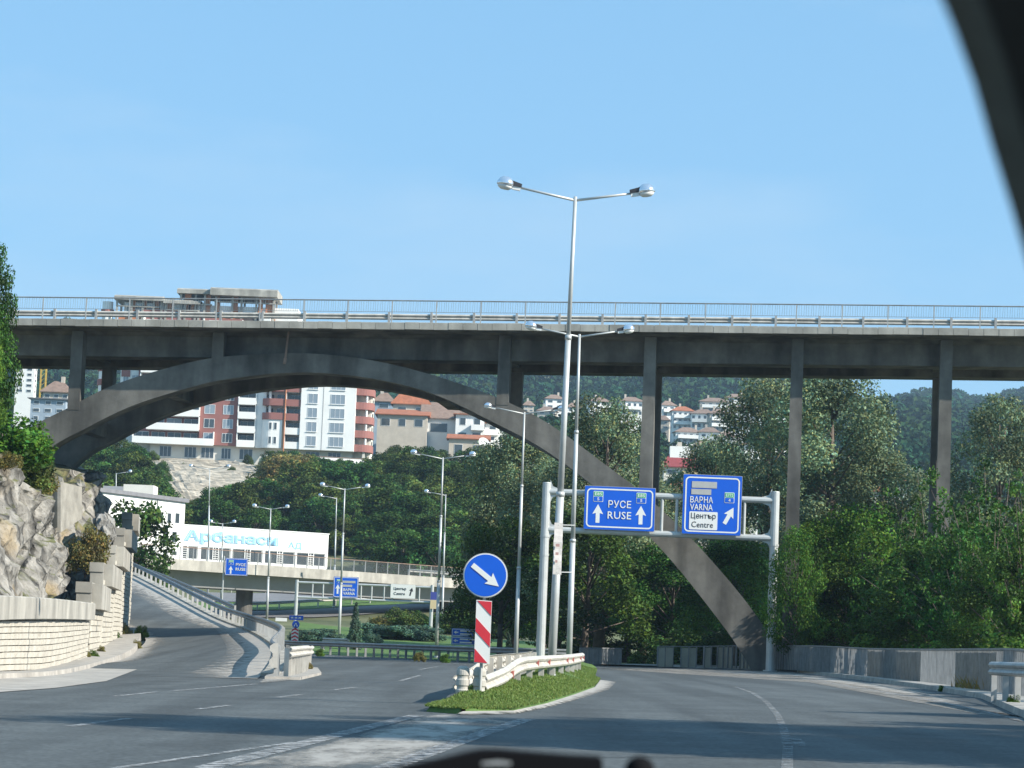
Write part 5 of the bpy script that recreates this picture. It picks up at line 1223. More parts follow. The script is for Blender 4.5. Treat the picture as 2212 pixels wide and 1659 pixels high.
# right thicket in front of the bridge
rt = [('locust', 0, 2140, 945, 122, 0.95, 'largest dark green plumed tree at the right edge, reaching up toward the bridge deck'),
      ('locust', 1, 2040, 1005, 130, 0.85, 'dark green plumed tree below the right short bridge column'),
      ('locust', 2, 1950, 1080, 135, 0.75, 'dark plumed tree between the right short column and the gantry'),
      ('bright', 0, 1862, 1100, 141, 0.95, 'brighter green tree right of the long bridge column'),
      ('bright', 1, 1778, 1132, 142, 0.95, 'bright green tree right of the right gantry post'),
      ('bright', 0, 1727, 1150, 136.5, 0.62, 'bright green tree hiding the foot of the long bridge column'),
      ('bright', 1, 1590, 1172, 152, 1.2, 'light green tree under the right large blue sign behind the gantry'),
      ('locust', 1, 2240, 1010, 104, 0.8, 'dark tree cut by the right picture edge behind the guardrail'),
      ('broad', 1, 1830, 1215, 140, 1.3, 'low shadowy tree behind the middle of the panel fence'),
      ('broad', 2, 2010, 1180, 126, 1.3, 'low shadowy tree behind the near part of the panel fence'),
      ('locust', 2, 2090, 1120, 117, 0.8, 'low plumed tree in front of the largest one at the right'),
      ('broad', 0, 1765, 1255, 143, 1.3, 'low shadowy tree between arch foot and fence bend'),
      ('broad', 2, 1930, 1230, 136, 1.3, 'low shadowy tree behind the middle right stretch of fence'),
      ('broad', 1, 2170, 1200, 112, 1.2, 'low shadowy tree behind the fence end')]
for i, (kd, k, u, v, Y, w, lb) in enumerate(rt):
    ptree('leafy_tree', kd, k, u, v, Y, w, lb, zb=0.1, rz=i * 1.3, cat='tree')
for u, v, Y, w, lb in ((2010, 1355, 114, 1.2, 'small bright yellow green shrub behind the fence on the right'), (1700, 1350, 142, 1.0, 'small shrub at the foot of the long bridge column'), (1915, 1340, 124, 1.2, 'low shrub behind the middle right stretch of fence'), (2180, 1330, 98, 1.3, 'shrub behind the fence end at the right edge')):
    ptree('shrub', 'shrub_bright', 0, u, v, Y, w, lb, zb=0.0, cat='shrub')
ptree('shrub', 'shrub_bright', 0, 1385, 1395, 150, 1.0, 'small bright shrub in the opening between railing and panel fence', zb=0.0, cat='shrub')
ptree('shrub', 'shrub', 0, 1285, 1340, 175, 1.8, 'rounded green shrub beyond the railing under the trees', cat='shrub')
ptree('shrub', 'shrub', 1, 1485, 1340, 160, 1.6, 'rounded shrub beyond the fence left of the arch foot', cat='shrub', zb=-0.2)
ptree('shrub', 'shrub', 0, 1570, 1330, 156, 1.5, 'green shrub close to the left side of the arch foot', cat='shrub', zb=-0.2)
# trees beside the road outside the right frame edge: they throw the long shadows on the road
for i, (x, y, h, w, kd) in enumerate(((16.0, 27.5, 14.5, 0.62, 'broad'), (21.5, 26.5, 17.5, 0.66, 'broad'), (15.5, 33.5, 11.0, 0.75, 'broad'), (26.0, 24.5, 19.5, 0.6, 'broad'), (20.5, 34.5, 12.5, 0.7, 'broad'), (19.5, 47, 8.0, 0.7, 'broad'), (23, 57, 8.5, 0.6, 'broad'), (25.0, 68, 9.0, 0.7, 'broad'), (18.5, 40.5, 7.5, 0.8, 'broad'))):
    tree('roadside_tree', kd, i % 3, Vector((x, y, plane(x))), h, w, 'leafy roadside tree standing beyond the right edge of the photograph', group='roadside trees right of the road')
# rocky slope on the left
tree('leafy_tree', 'bright', 0, Vector((P(-45, 870, 92).x, 92, 6.6)), P(0, 700, 92).z - 6.6, 0.5, 'bright green tree at the left edge, below the end of the bridge railing', rz=1.2)
tree('leafy_tree', 'locust', 1, Vector((P(-12, 700, 99).x, 99, 7.0)), P(0, 615, 99).z - 7.0, 0.34, 'thin leafy tree at the left edge right beside the bridge railing', rz=0.6)
tree('leafy_tree', 'broad', 1, Vector((P(-34, 700, 96).x, 96, 7.2)), P(0, 545, 96).z - 7.2, 0.50, 'taller tree at the left edge whose twigs overlap the bridge railing', rz=2.2)
for u, v, Y, w, kd, k, zb, lb in ((22, 860, 98, 1.3, 'shrub_bright', 0, 6.8, 'olive green shrub on the rock under the left edge tree'), (85, 962, 116, 0.75, 'shrub_dry', 0, 6.4, 'yellow flowering bush on the rock in front of the left arch foot'), (40, 930, 112, 1.2, 'shrub', 0, 6.6, 'grey green bush beside the left arch foot'), (200, 1078, 150, 0.75, 'shrub_bright', 0, 3.2, 'yellow green bush behind the top of the stepped wall'), (192, 1105, 132, 0.7, 'shrub_dry', 0, 3.6, 'dry bush between rock slab and stepped wall'), (12, 985, 90, 1.4, 'shrub_dry', 0, 6.2, 'dry grass tuft on top of the rock at the left edge')):
    p = P(u, v, Y); tree('shrub', kd, k, Vector((p.x, Y, zb)), max(0.8, p.z - zb), w, lb, 'shrub')
ptree('round_tree', 'hill', 1, 300, 1098, 215, 1.0, 'dark round tree in front of the white office block, right of the stepped wall top')
# weeds on the pavement
for i, (u, v, Y, h) in enumerate(((262, 1383, 150, 1.5), (250, 1392, 140, 0.9), (218, 1412, 112, 0.5), (203, 1425, 104, 0.55), (294, 1408, 130, 0.8), (305, 1382, 150, 1.1), (186, 1420, 102, 0.45))):
    p = P(u, v, Y); tree('weed', 'shrub_bright' if i % 2 else 'shrub_dry', 0, Vector((p.x, Y, p.z - 0.05)), h, 0.7, 'tuft of weeds growing out of the left pavement', 'weed', 'weeds on the left pavement')
for i, (u, v, h) in enumerate(((662, 1450, 0.5), (640, 1440, 0.45), (690, 1418, 0.6), (905, 1430, 0.7), (960, 1432, 0.6), (1000, 1510, 0.3), (1902, 1458, 0.7), (2035, 1494, 0.25), (2190, 1530, 0.4))):
    p = G(u, v); tree('weed', 'shrub_bright' if i % 3 else 'shrub_dry', 0, Vector((p.x, p.y, p.z)), h, 0.9, 'tuft of weeds growing at the edge of the road', 'weed', 'weeds along the road edges')
gp = []
for k in range(2600):
    t = rng.random(); y = 58 + 26 * t; x = 14.2 + rng.random() * 3.0 - 0.01 * (y - 58); gp.append((x, y, plane(x) + 0.12))
blades('grass', gp, dry_grass, 0.35, 9, 'dry grass on the right verge', 0.03)
gp = []
for k in range(5000):
    y = rng.uniform(76, 116); q_ = rng.uniform(2.6, 7.5); x = xat(y) - 1.1 - q_; gp.append((x, y, topq(y) + (q_ - 3) * 0.05 + rng.uniform(-0.2, 0.3)))
blades('grass', gp, dry_grass, 0.7, 10, 'dry yellow grass on top of the rock', 0.04)

# ------------------------------------------------------------------ lawn, far roads, hedges
mb = MB(); L = []; Rr = []
mx = [(x, y) for x, y in [(-15.5, 199), (-14, 190), (-12, 179), (-9, 171), (-5, 160), (-1.5, 149), (2, 146), (8, 150)]]
yb = [258, 256, 252, 248, 244, 236, 232, 230]
rows = 14
for j in range(rows + 1):
    for i, (x, y) in enumerate(mx):
        t = j / rows; yy = y + 1.2 + (yb[i] - y) * t; xx = x * (1 + (yy / y - 1) * 0.9); mb.v.append((xx, yy, max(terrain(xx, yy), plane(xx) - 0.05) + 0.06))
m_ = len(mx)
for j in range(rows):
    for i in range(m_ - 1): mb.f.append((j * m_ + i, j * m_ + i + 1, (j + 1) * m_ + i + 1, (j + 1) * m_ + i)); mb.m.append(0)
struct('lawn', mb, lawn_m, smooth=True)
def terrain_strip(name, uvs_lo, uvs_hi, m, lift=0.1, k=6):
    A = [TG(*p) for p in uvs_lo]; B = [TG(*p) for p in uvs_hi]; A = dens(A, k); B = dens(B, k); mb = MB(); rows = 6; n = len(A)
    for j in range(rows + 1):
        for a, b in zip(A, B): p = a.lerp(b, j / rows); mb.v.append((p.x, p.y, terrain(p.x, p.y) + lift))
    for j in range(rows):
        for i in range(n - 1): mb.f.append((j * n + i, j * n + i + 1, (j + 1) * n + i + 1, (j + 1) * n + i)); mb.m.append(0)
    return struct(name, mb, m, smooth=True)
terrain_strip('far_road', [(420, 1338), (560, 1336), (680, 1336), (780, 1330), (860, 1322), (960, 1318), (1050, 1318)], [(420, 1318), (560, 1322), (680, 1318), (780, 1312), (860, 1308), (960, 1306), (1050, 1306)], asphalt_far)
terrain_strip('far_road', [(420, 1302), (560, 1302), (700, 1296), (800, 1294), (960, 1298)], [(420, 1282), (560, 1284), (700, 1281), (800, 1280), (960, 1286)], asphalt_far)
terrain_strip('far_verge', [(420, 1318), (560, 1320), (680, 1317), (780, 1311), (900, 1306), (1050, 1305)], [(420, 1303), (560, 1304), (700, 1298), (800, 1295), (900, 1297), (1050, 1299)], lawn_m)
def far_rail(uvs, label, rails=(0.0,), m=rail_pale):
    pts = [TG(*p) + Vector((0, 0, 0.1)) for p in uvs]; return guardrail(pts, label, 'guardrails on the far roads', 1, 0.85, 12.0, 4.0, m, rails=rails)
far_rail([(505, 1322), (600, 1318), (700, 1312), (800, 1306), (900, 1303)], 'lower pale guardrail on the road behind the far gantry')
far_rail([(500, 1282), (560, 1283), (650, 1281), (750, 1279)], 'upper pale guardrail on the road under the overpass')
far_rail([(735, 1298), (800, 1294), (880, 1296), (960, 1300), (1040, 1300)], 'middle pale guardrail right of the far blue sign')
# hedge and planting on the lawn
ptree('spruce_tree', 'conifer', 0, 770, 1300, 205, 0.62, 'blue green cone shaped conifer on the lawn beside the far gantry')
ptree('spruce_tree', 'conifer', 0, 1100, 1368, 160, 0.7, 'small blue spruce behind the barrier left of the near gantry post', rz=1.0)
ptree('spruce_tree', 'conifer', 0, 1232, 1370, 158, 0.6, 'small blue spruce right of the nearest lamp poles', rz=2.0)
for i, (u, vt, Y, w) in enumerate(((660, 1350, 214, 2.0), (700, 1348, 216, 2.0), (725, 1358, 210, 1.7), (812, 1335, 226, 2.0), (850, 1340, 224, 2.2), (890, 1338, 226, 2.2), (928, 1345, 224, 2.0), (805, 1360, 214, 1.3))):
    ptree('juniper_shrub', 'juniper', 0, u, vt, Y, w, 'low spreading juniper in the lawn hedge, ' + ('left of the conifer' if u < 770 else 'right of the conifer'), rz=i * 1.1, group='junipers of the lawn hedge ' + ('left' if u < 770 else 'right') + ' of the conifer', cat='shrub')
for i, (u, vt, Y, w, kd, lb) in enumerate(((872, 1298, 250, 1.2, 'shrub', 'round green bush left of the far white sign post'), (915, 1308, 252, 1.2, 'shrub', 'green bush under the white far sign'), (975, 1305, 246, 1.5, 'shrub', 'olive bush right of the pale gantry'), (1010, 1300, 250, 1.3, 'shrub_bright', 'light green bush left of the striped board'), (1055, 1318, 240, 1.6, 'shrub', 'bush right of the striped board beyond the lawn'), (830, 1322, 250, 1.8, 'shrub_dry', 'reddish dry shrub behind the conifer'))):
    ptree('shrub', kd, 0, u, vt, Y, w, lb, cat='shrub', rz=i)
p0, p1 = P(700, 1379, 199), P(768, 1382, 196)
guardrail([Vector((p0.x, p0.y, p0.z - 0.55)), Vector((p1.x, p1.y, p1.z - 0.55))], 'short pale barrier piece lying before the hedge', None, 1, 0.6, 6, 3, rail_pale)

# ------------------------------------------------------------------ facades measured along a line on the ground
class Facade:
    def __init__(s, u0, Y0, u1, Y1, v=1100):
        a, b = P(u0, v, Y0), P(u1, v, Y1); s.o = Vector((a.x, a.y, 0)); d = Vector((b.x - a.x, b.y - a.y, 0)); s.L = d.length; s.d = d / s.L; s.n = Vector((-s.d.y, s.d.x, 0))
    def at(s, u, v):
        r_ = ray(u, v); k = s.o.x * s.n.x + s.o.y * s.n.y; t = k / (r_.x * s.n.x + r_.y * s.n.y); p = Vector((r_.x * t, r_.y * t, EYE + r_.z * t))
        return (p - s.o).dot(s.d), p.z
    def W(s, a, o, z): p = s.o + s.d * a + s.n * o; return (p.x, p.y, z)
    def box(s, mb, a0, a1, o0, o1, z0, z1, mi=0):
        return mb.hexa([s.W(a0, o0, z0), s.W(a1, o0, z0), s.W(a1, o1, z0), s.W(a0, o1, z0)], [s.W(a0, o0, z1), s.W(a1, o0, z1), s.W(a1, o1, z1), s.W(a0, o1, z1)], mi)
    def window(s, root, a0, a1, z0, z1, o=0.0, frame=white, pane=glass, bars=1, deep=0.07, sill=False):
        t = 0.07; mb = MB()
        for q in ((a0, a0 + t, z0, z1), (a1 - t, a1, z0, z1), (a0 + t, a1 - t, z0, z0 + t), (a0 + t, a1 - t, z1 - t, z1)): s.box(mb, q[0], q[1], o - 0.05, o + 0.06, q[2], q[3])
        for k in range(bars):
            c = a0 + (a1 - a0) * (k + 1) / (bars + 1); s.box(mb, c - 0.03, c + 0.03, o - 0.04, o + 0.06, z0 + t, z1 - t)
        if sill: s.box(mb, a0 - 0.1, a1 + 0.1, o - 0.16, o - 0.051, z0 - 0.08, z0)
        w = obj('window', mb, frame, root); obj('pane', s.box(MB(), a0 + 0.03, a1 - 0.03, o - 0.012, o + 0.04, z0 + 0.03, z1 - 0.03), pane, w); return w

# ------------------------------------------------------------------ red and white apartment block
YA = 520.0; fa = Facade(290, YA, 768, YA, 900)
apt = thing('apartment_block', 'big red and white apartment block with balconies and unfinished concrete storeys on top', 'apartment building', (fa.o.x + 25, YA, 33))
ST = 2.735; ZB = fa.at(700, 971)[1]                     # floor level above the ground storey
def au(u, v=900): return fa.at(u, v)[0]
rr_ = random.Random(12)
def apart(name, mb, m, **k): return obj(name, mb, m, apt, **k)
x1, x2, x3, x4, x5, x6, x7 = au(292), au(432), au(514), au(553), au(574), au(650), au(768)
NF = 10; ZT = ZB + NF * ST; ZG = ZB - 2.9
# solid rear bodies
apart('wall', fa.box(MB(), au(252), x5 + 0.01, 2.2, 14, ZG - 4, ZB + 10.0 * ST), white_wall)
apart('wall', fa.box(MB(), x5 + 0.02, x7 - 0.2, 1.8, 14, ZG - 4, ZB + 6 * ST), offwhite)
# ground storey
apart('ground_storey', fa.box(MB(), x1 + 3, x7 - 0.4, 0.9, 2.19, ZG - 3, ZB), offwhite)
for u0, u1 in ((343, 369), (397, 423), (433, 461), (477, 498), (516, 545), (620, 636), (660, 690), (708, 736)):
    fa.window(apt, au(u0, 975), au(u1, 975), ZG + 0.35, ZB - 0.45, 0.88, white, glass, 2)
# red panel with two columns of windows
apart('red_wall', fa.box(MB(), x2, x3, 0.0, 2.19, ZB, ZB + 9.0 * ST), salmon)
for k in range(9):
    for u0, u1 in ((441, 464), (481.5, 504)):
        fa.window(apt, au(u0), au(u1), ZB + k * ST + 0.55, ZB + k * ST + 2.35, -0.01, white, glass_pale if rr_.random() < .5 else glass, 2 if u0 > 450 else 1)
def curved(a0, a1, o0, o1, z0, z1, end, rad, th=0.14):
    """balcony parapet with one rounded end"""
    pts = []; n = 7
    if end > 0: outer = [(a0, o0)] + [(a1 - rad + rad * math.sin(t * math.pi / 2 / n), o0 + rad - rad * math.cos(t * math.pi / 2 / n)) for t in range(n + 1)] + [(a1, o1)]
    else: outer = [(a1, o0)] + [(a0 + rad - rad * math.sin(t * math.pi / 2 / n), o0 + rad - rad * math.cos(t * math.pi / 2 / n)) for t in range(n + 1)] + [(a0, o1)]
    mb = MB(); poly = [fa.W(a, o, z0) for a, o in outer]; mb.prism(poly, (0, 0, z1 - z0)); return mb
def balcony_row(a0, a1, k, m, wall=recess, end=0, rad=1.0, out=-0.9, ph=1.15, wins=2, back=1.6, slab=True, sides=True):
    z = ZB + k * ST
    if end: apart('balcony_parapet', curved(a0, a1, out, back, z - 0.18, z + ph, end, rad), m)
    else: apart('balcony_parapet', fa.box(MB(), a0, a1, out, out + 0.14, z - 0.18, z + ph), m)
    if slab and not end: apart('balcony_slab', fa.box(MB(), a0 + 0.03, a1 - 0.03, out + 0.141, back, z - 0.2, z - 0.02), white_wall)
    if wins:
        w = (a1 - a0) / wins
        for j in range(wins): fa.window(apt, a0 + j * w + 0.25, a0 + (j + 1) * w - 0.25, z + 0.1, z + 2.25, back - 0.03, white, glass if rr_.random() < .7 else glass_pale, 1)
    if sides:
        for a in (a0, a1): apart('side_wall', fa.box(MB(), a - 0.09, a + 0.09, out + 0.2, back + 0.5, z + ph * 0.0, z + ST - 0.21), white_wall if wall is recess else wall)
apart('recess_wall', fa.box(MB(), au(292), x2 - 0.01, 1.6, 2.19, ZB, ZB + 9.5 * ST), salmon)
apart('recess_wall', fa.box(MB(), x3 + 0.01, x4 - 0.01, 1.6, 2.19, ZB, ZB + 9.5 * ST), recess)
for k in range(9):
    if k == 0: balcony_row(au(289), au(464), k, white_wall, wins=5)
    elif k == 1: balcony_row(au(318), x2 - 0.1, k, white_wall, wins=3)
    else: balcony_row(au(350 if k < 4 else 300), x2 - 0.1, k, white_wall if k % 3 else salmon, wins=2)
    balcony_row(x3 + 0.05, x4 - 0.05, k, white_wall, wins=1)
# pale strip and central curved balconies
apart('white_wall', fa.box(MB(), x4, x5, -0.3, 2.19, ZB - 0.2, ZB + 9.4 * ST), white_wall)
for k in range(6):
    red = k >= 2; m = salmon if red else white_wall; a0 = au(566)
    if red: balcony_row(a0, au(618), k, m, end=-1, rad=1.9, out=-1.9, back=1.7, wins=2, sides=False)
    else:
        apart('curved_wall', curved(a0, au(612), -1.7, 1.7, ZB + k * ST - 0.2, ZB + (k + 1) * ST - 0.2, -1, 1.9), white_wall)
        for u0, u1 in ((583, 590), (594, 601)): fa.window(apt, au(u0), au(u1), ZB + k * ST + 0.6, ZB + k * ST + 2.0, -1.72, white, glass, 0)
    balcony_row(au(617.5), x6 - 0.05, k, m, out=-1.2, wins=1, back=1.7)
    apart('pillar', MB().tube(fa.W(au(583), -0.9, ZB + k * ST), fa.W(au(583), -0.9, ZB + (k + 1) * ST - 0.2), 0.25, n=8), white_wall)
apart('drain_pipe', MB().tube(fa.W(au(617), -1.95, ZB - 1.5), fa.W(au(617), -1.95, ZB + 6 * ST), 0.14, n=6), brick_m)
# white block with big windows, then the red rounded balconies
apart('white_block', fa.box(MB(), x6, x7, -1.4, 1.79, ZB - 0.25, ZB + 7 * ST), white_wall)
apart('joint', fa.box(MB(), au(698) - 0.06, au(698) + 0.06, -1.43, -1.39, ZB - 0.25, ZB + 7 * ST), grey_wall)
for k in range(7):
    fa.window(apt, au(665), au(686), ZB + k * ST + 0.5, ZB + k * ST + 2.4, -1.41, white, glass_pale, 1, sill=True)
    fa.window(apt, au(714), au(745), ZB + k * ST + 0.5, ZB + k * ST + 2.4, -1.41, white, glass_pale, 2, sill=True)
apart('recess_wall', fa.box(MB(), x7 - 0.19, au(800), 2.4, 13, ZG - 3, ZB + 7 * ST), offwhite)
for k in range(7):
    balcony_row(x7 + 0.02, au(806), k, salmon, end=1, rad=2.4, out=-0.4, back=6.0, ph=1.2, wins=1, sides=False)
    apart('pillar', MB().tube(fa.W(au(791), 0.4, ZB + k * ST), fa.W(au(791), 0.4, ZB + (k + 1) * ST - 0.2), 0.22, n=8), white_wall)
apart('pillar', fa.box(MB(), au(786), au(791), 0.3, 1.0, ZG - 3, ZB - 0.19), offwhite)
# rounded tower at the far left end, red and white bands
for k in range(10):
    c = fa.W(au(215), 3.0, 0); z = ZB + k * ST
    apart('balcony_parapet', MB().lathe([(1.25, 0), (1.3, 0.1), (1.3, 1.15), (1.25, 1.2)], (c[0], c[1], z), 14), salmon)
    apart('tower_wall', MB().lathe([(1.05, 0), (1.05, 1.53)], (c[0], c[1], z + 1.201), 14), white_wall)
for k in range(4, 10):
    for u0, u1 in ((258, 270), (277, 294), (305, 330)): fa.window(apt, au(u0), au(u1), ZB + k * ST + 0.5, ZB + k * ST + 2.2, 2.18, white, glass_pale, 1)
    if k % 2: apart('red_band', fa.box(MB(), au(254), au(273), 2.02, 2.19, ZB + k * ST - 0.9, ZB + k * ST + 0.35), salmon)
# raw upper storeys over the bridge: slabs, columns, brick infill
def raw_roof(u0, u1, vt, vb, o0, o1, thick, skew=0.0):
    a0, a1 = au(u0, vt), au(u1, vt); zt = fa.at((u0 + u1) / 2, vt)[1]; mb = MB()
    mb.sweep([[fa.W(a, o0, zt - thick), fa.W(a, o0, zt - 0.35), fa.W(a, o0 + 1.2, zt), fa.W(a, o1, zt), fa.W(a, o1, zt - thick)] for a in (a0, a1)]); apart('roof_slab', mb, concrete_pale); return a0, a1, zt
zr = fa.at(420, 690)[1]
apart('raw_wall', fa.box(MB(), au(262, 720), au(640, 720), 2.25, 13.5, ZB + 10.0 * ST, zr - 1.0), white_wall)
for (u0, u1, vt, th, cols, bricks, fl) in ((246, 352, 636, 1.0, (250, 282, 306, 330, 347), ((281, 290), (306, 314), (330, 341)), 660), (352, 432, 645, 0.9, (356, 398, 428), ((356, 368), (404, 418)), 668),
                                          (382, 462, 621, 1.1, (388, 420, 440), ((396, 410), (440, 452)), 655), (455, 600, 622, 1.6, (464, 500, 520, 552, 590), ((464, 472), (500, 512), (556, 566), (572, 592)), 652)):
    a0, a1, zt = raw_roof(u0, u1, vt, 690, 0.6 if u0 != 455 else -0.4, 12, th)
    for uc in cols: a = au(uc, 660); apart('column', fa.box(MB(), a - 0.2, a + 0.2, 1.4, 1.8, zr - 1.2, zt - th), concrete_pale)
    for uc in cols[::2]: a = au(uc, 660); apart('column', fa.box(MB(), a - 0.2, a + 0.2, 7.4, 7.8, zr - 1.2, zt - th), concrete_pale)
    zf = fa.at((u0 + u1) / 2, fl)[1]
    for b0, b1 in bricks: apart('brick_pier', fa.box(MB(), au(b0, 660), au(b1, 660), 1.85, 2.1, zr - 1.1, zt - th), brick_m)
    apart('brick_sill', fa.box(MB(), au(u0 + 8, 660), au(u1 - 6, 660), 1.84, 2.06, zr - 1.12, zr + 0.9), brick_m)
    apart('edge_beam', fa.box(MB(), au(u0 + 6, 660), au(u1 - 6, 660), 1.3, 1.82, zf - 0.12, zf + 0.12), concrete_pale)
apart('floor_slab', fa.box(MB(), au(240, 690), au(645, 690), 0.8, 13, zr - 1.5, zr - 0.98), concrete_pale)
apart('back_wall', fa.box(MB(), au(264, 690), au(440, 690), 8.0, 8.3, zr - 0.97, zr + 2.2), grey_wall)
apart('brick_pier', fa.box(MB(), au(560, 690), au(640, 690), 1.2, 1.5, zr - 0.97, zr - 0.3), brick_m)
# white retaining wall in front of it
tw = thing('terrace_wall', 'low white terrace wall under the apartment block and above the trees', 'wall', (fa.o.x + 40, YA - 8, 32))
ft_ = Facade(570, 506, 850, 512, 1000)
za_ = ft_.at(700, 993)[1]; obj('wall', ft_.box(MB(), ft_.at(570, 1000)[0], ft_.at(795, 1000)[0], 0, 0.6, za_ - 7, za_ + 0.5), white_wall, tw)
ft2 = ft_.at(795, 1000)[0]; e_ = ft_.at(846, 1012)[0]; zz = ft_.at(846, 1009)[1]
mb = MB(); mb.hexa([ft_.W(ft2, 0, za_ - 7), ft_.W(e_, 0, za_ - 7), ft_.W(e_, .6, za_ - 7), ft_.W(ft2, .6, za_ - 7)], [ft_.W(ft2, 0, za_ + .5), ft_.W(e_, 0, zz), ft_.W(e_, .6, zz), ft_.W(ft2, .6, za_ + .5)]); obj('wall', mb, white_wall, tw)
mb = MB(); ft_.box(mb, ft_.at(570, 1000)[0], ft2, -0.08, 0.68, za_ + 0.501, za_ + 0.62); obj('coping', mb, roof_brown, tw)

# ------------------------------------------------------------------ white hall with the light blue lettering, and its office block
fh = Facade(177, 300, 401, 321, 1100); fh2 = Facade(388, 322, 709, 334, 1180)
off = thing('office_block', 'white office block with grey flat roof and small dark windows behind the stepped wall', 'building', (fh.o.x + 5, 310, 6))
zr_ = (fh.at(177, 1054)[1] + fh.at(401, 1078)[1]) / 2; zg = 4.0; La = fh.at(397, 1150)[0]
obj('wall', fh.box(MB(), 0, La, 0, 12, zg, zr_ - 0.3), white_wall, off)
obj('roof', fh.box(MB(), -0.3, La + 0.3, -0.35, 12.3, zr_ - 0.299, zr_ + 0.15), roof_grey, off)
zl_ = zr_
for u0, u1, v_, m_2 in ((267, 332, 1047, offwhite), (223, 266.5, 1050, grey_wall)):
    pa, pb = P(u0, v_, 316), P(u1, v_, 316); obj('roof_house', MB().box(pa.x, pb.x, 316, 320, zr_ + 0.151, (pa.z + pb.z) / 2), m_2, off)
for v0, v1, us in ((1107, 1131, ((343, 353), (361, 370), (378, 388), (318, 328))), (1147, 1172, ((352, 364), (371, 382))), (1189, 1200, ((352, 362), (370, 382)))):
    for u0, u1 in us: fh.window(off, fh.at(u0, v0)[0], fh.at(u1, v0)[0], fh.at(u0, v1)[1], fh.at(u0, v0)[1], -0.01, white, glass, 0)
for u in (214, 338): obj('drain_pipe', MB().tube(fh.W(fh.at(u, 1120)[0], -0.1, zg), fh.W(fh.at(u, 1120)[0], -0.1, zr_ - 0.3), 0.06, n=6), grey_wall, off)
hall = thing('hall_building', 'long low white hall with the pale blue words Арбанаси АД over a strip of windows', 'building', (fh2.o.x + 8, 328, 8))
zt3 = (fh2.at(394, 1135)[1] + fh2.at(709, 1154)[1]) / 2; zs1 = fh2.at(642, 1193)[1]; zs0 = fh2.at(660, 1222)[1]; L3 = fh2.L
obj('wall', fh2.box(MB(), 0, L3, 0, 14, zs1, zt3), white_wall, hall); obj('plinth', fh2.box(MB(), 0, L3, 0.02, 14, zs0 - 3, zs0), white_wall, hall)
obj('roof_edge', fh2.box(MB(), -0.05, L3 + 0.1, -0.08, 14.1, zt3 + 0.001, zt3 + 0.12), white, hall); obj('inner_wall', fh2.box(MB(), 0.1, L3 - 0.1, 1.5, 2, zs0, zs1), recess, hall)
bays = ((388, 426), (433, 497), (502, 566), (572, 636), (641, 702))
for i, (u0, u1) in enumerate(bays):
    a0, a1 = fh2.at(u0, 1205)[0], fh2.at(u1, 1210)[0]; fh2.window(hall, a0, a1, zs0 + 0.01, zs1 - 0.01, 0.12, white, glass, 1)
    c = a0 + (a1 - a0) * (0.5 if i else 0.25); mb = MB()
    for da in (-0.42, 0.32): fh2.box(mb, c + da, c + da + 0.1, -0.02, 0.06, zs0, zs1 - 0.02)
    for k in range(5): fh2.box(mb, c - 0.319, c + 0.319, -0.01, 0.05, zs0 + 0.2 + k * 0.26, zs0 + 0.27 + k * 0.26)
    obj('lattice_frame', mb, white, hall)
for u0, u1 in ((426.5, 432.5), (497.5, 501.5), (566.5, 571.5), (636.5, 640.5), (702.5, 709)):
    a0, a1 = fh2.at(u0, 1208)[0], fh2.at(u1, 1208)[0]; obj('pier', fh2.box(MB(), a0, min(a1, L3), -0.015, 1.2, zs0, zs1 - 0.003), white_wall, hall)
def fletter(body, u0, u1, v0, v1, layers):
    s0, z1_ = fh2.at(u0, v0); s1, z0_ = fh2.at(u1, v1)
    for i, (bold, m) in enumerate(layers):
        c = fh2.W((s0 + s1) / 2, -0.03 - 0.025 * i, 0); k = 1 + bold * 0.12
        vs, fs, W_, H_ = text_mb(body, bold, 0.5); b0 = text_mb(body, 0.06, 0.5); sx_ = (s1 - s0) / b0[2]; sz_ = (z1_ - z0_) / b0[3]; mb = MB()
        mb.add([(c[0] + (p[0] - W_ / 2) * sx_ * fh2.d.x, c[1] + (p[0] - W_ / 2) * sx_ * fh2.d.y - p[2] * 0.03, (z0_ + z1_) / 2 + (p[1] - H_ / 2) * sz_) for p in vs], fs)
        obj('lettering', mb, m, hall, recalc=False)
fletter('Арбанаси', 398, 600, 1143, 1186, ((0.062, letter_blue), (0.026, white), (0.008, letter_blue)))
fletter('АД', 622, 652, 1170, 1189, ((0.02, letter_blue),))

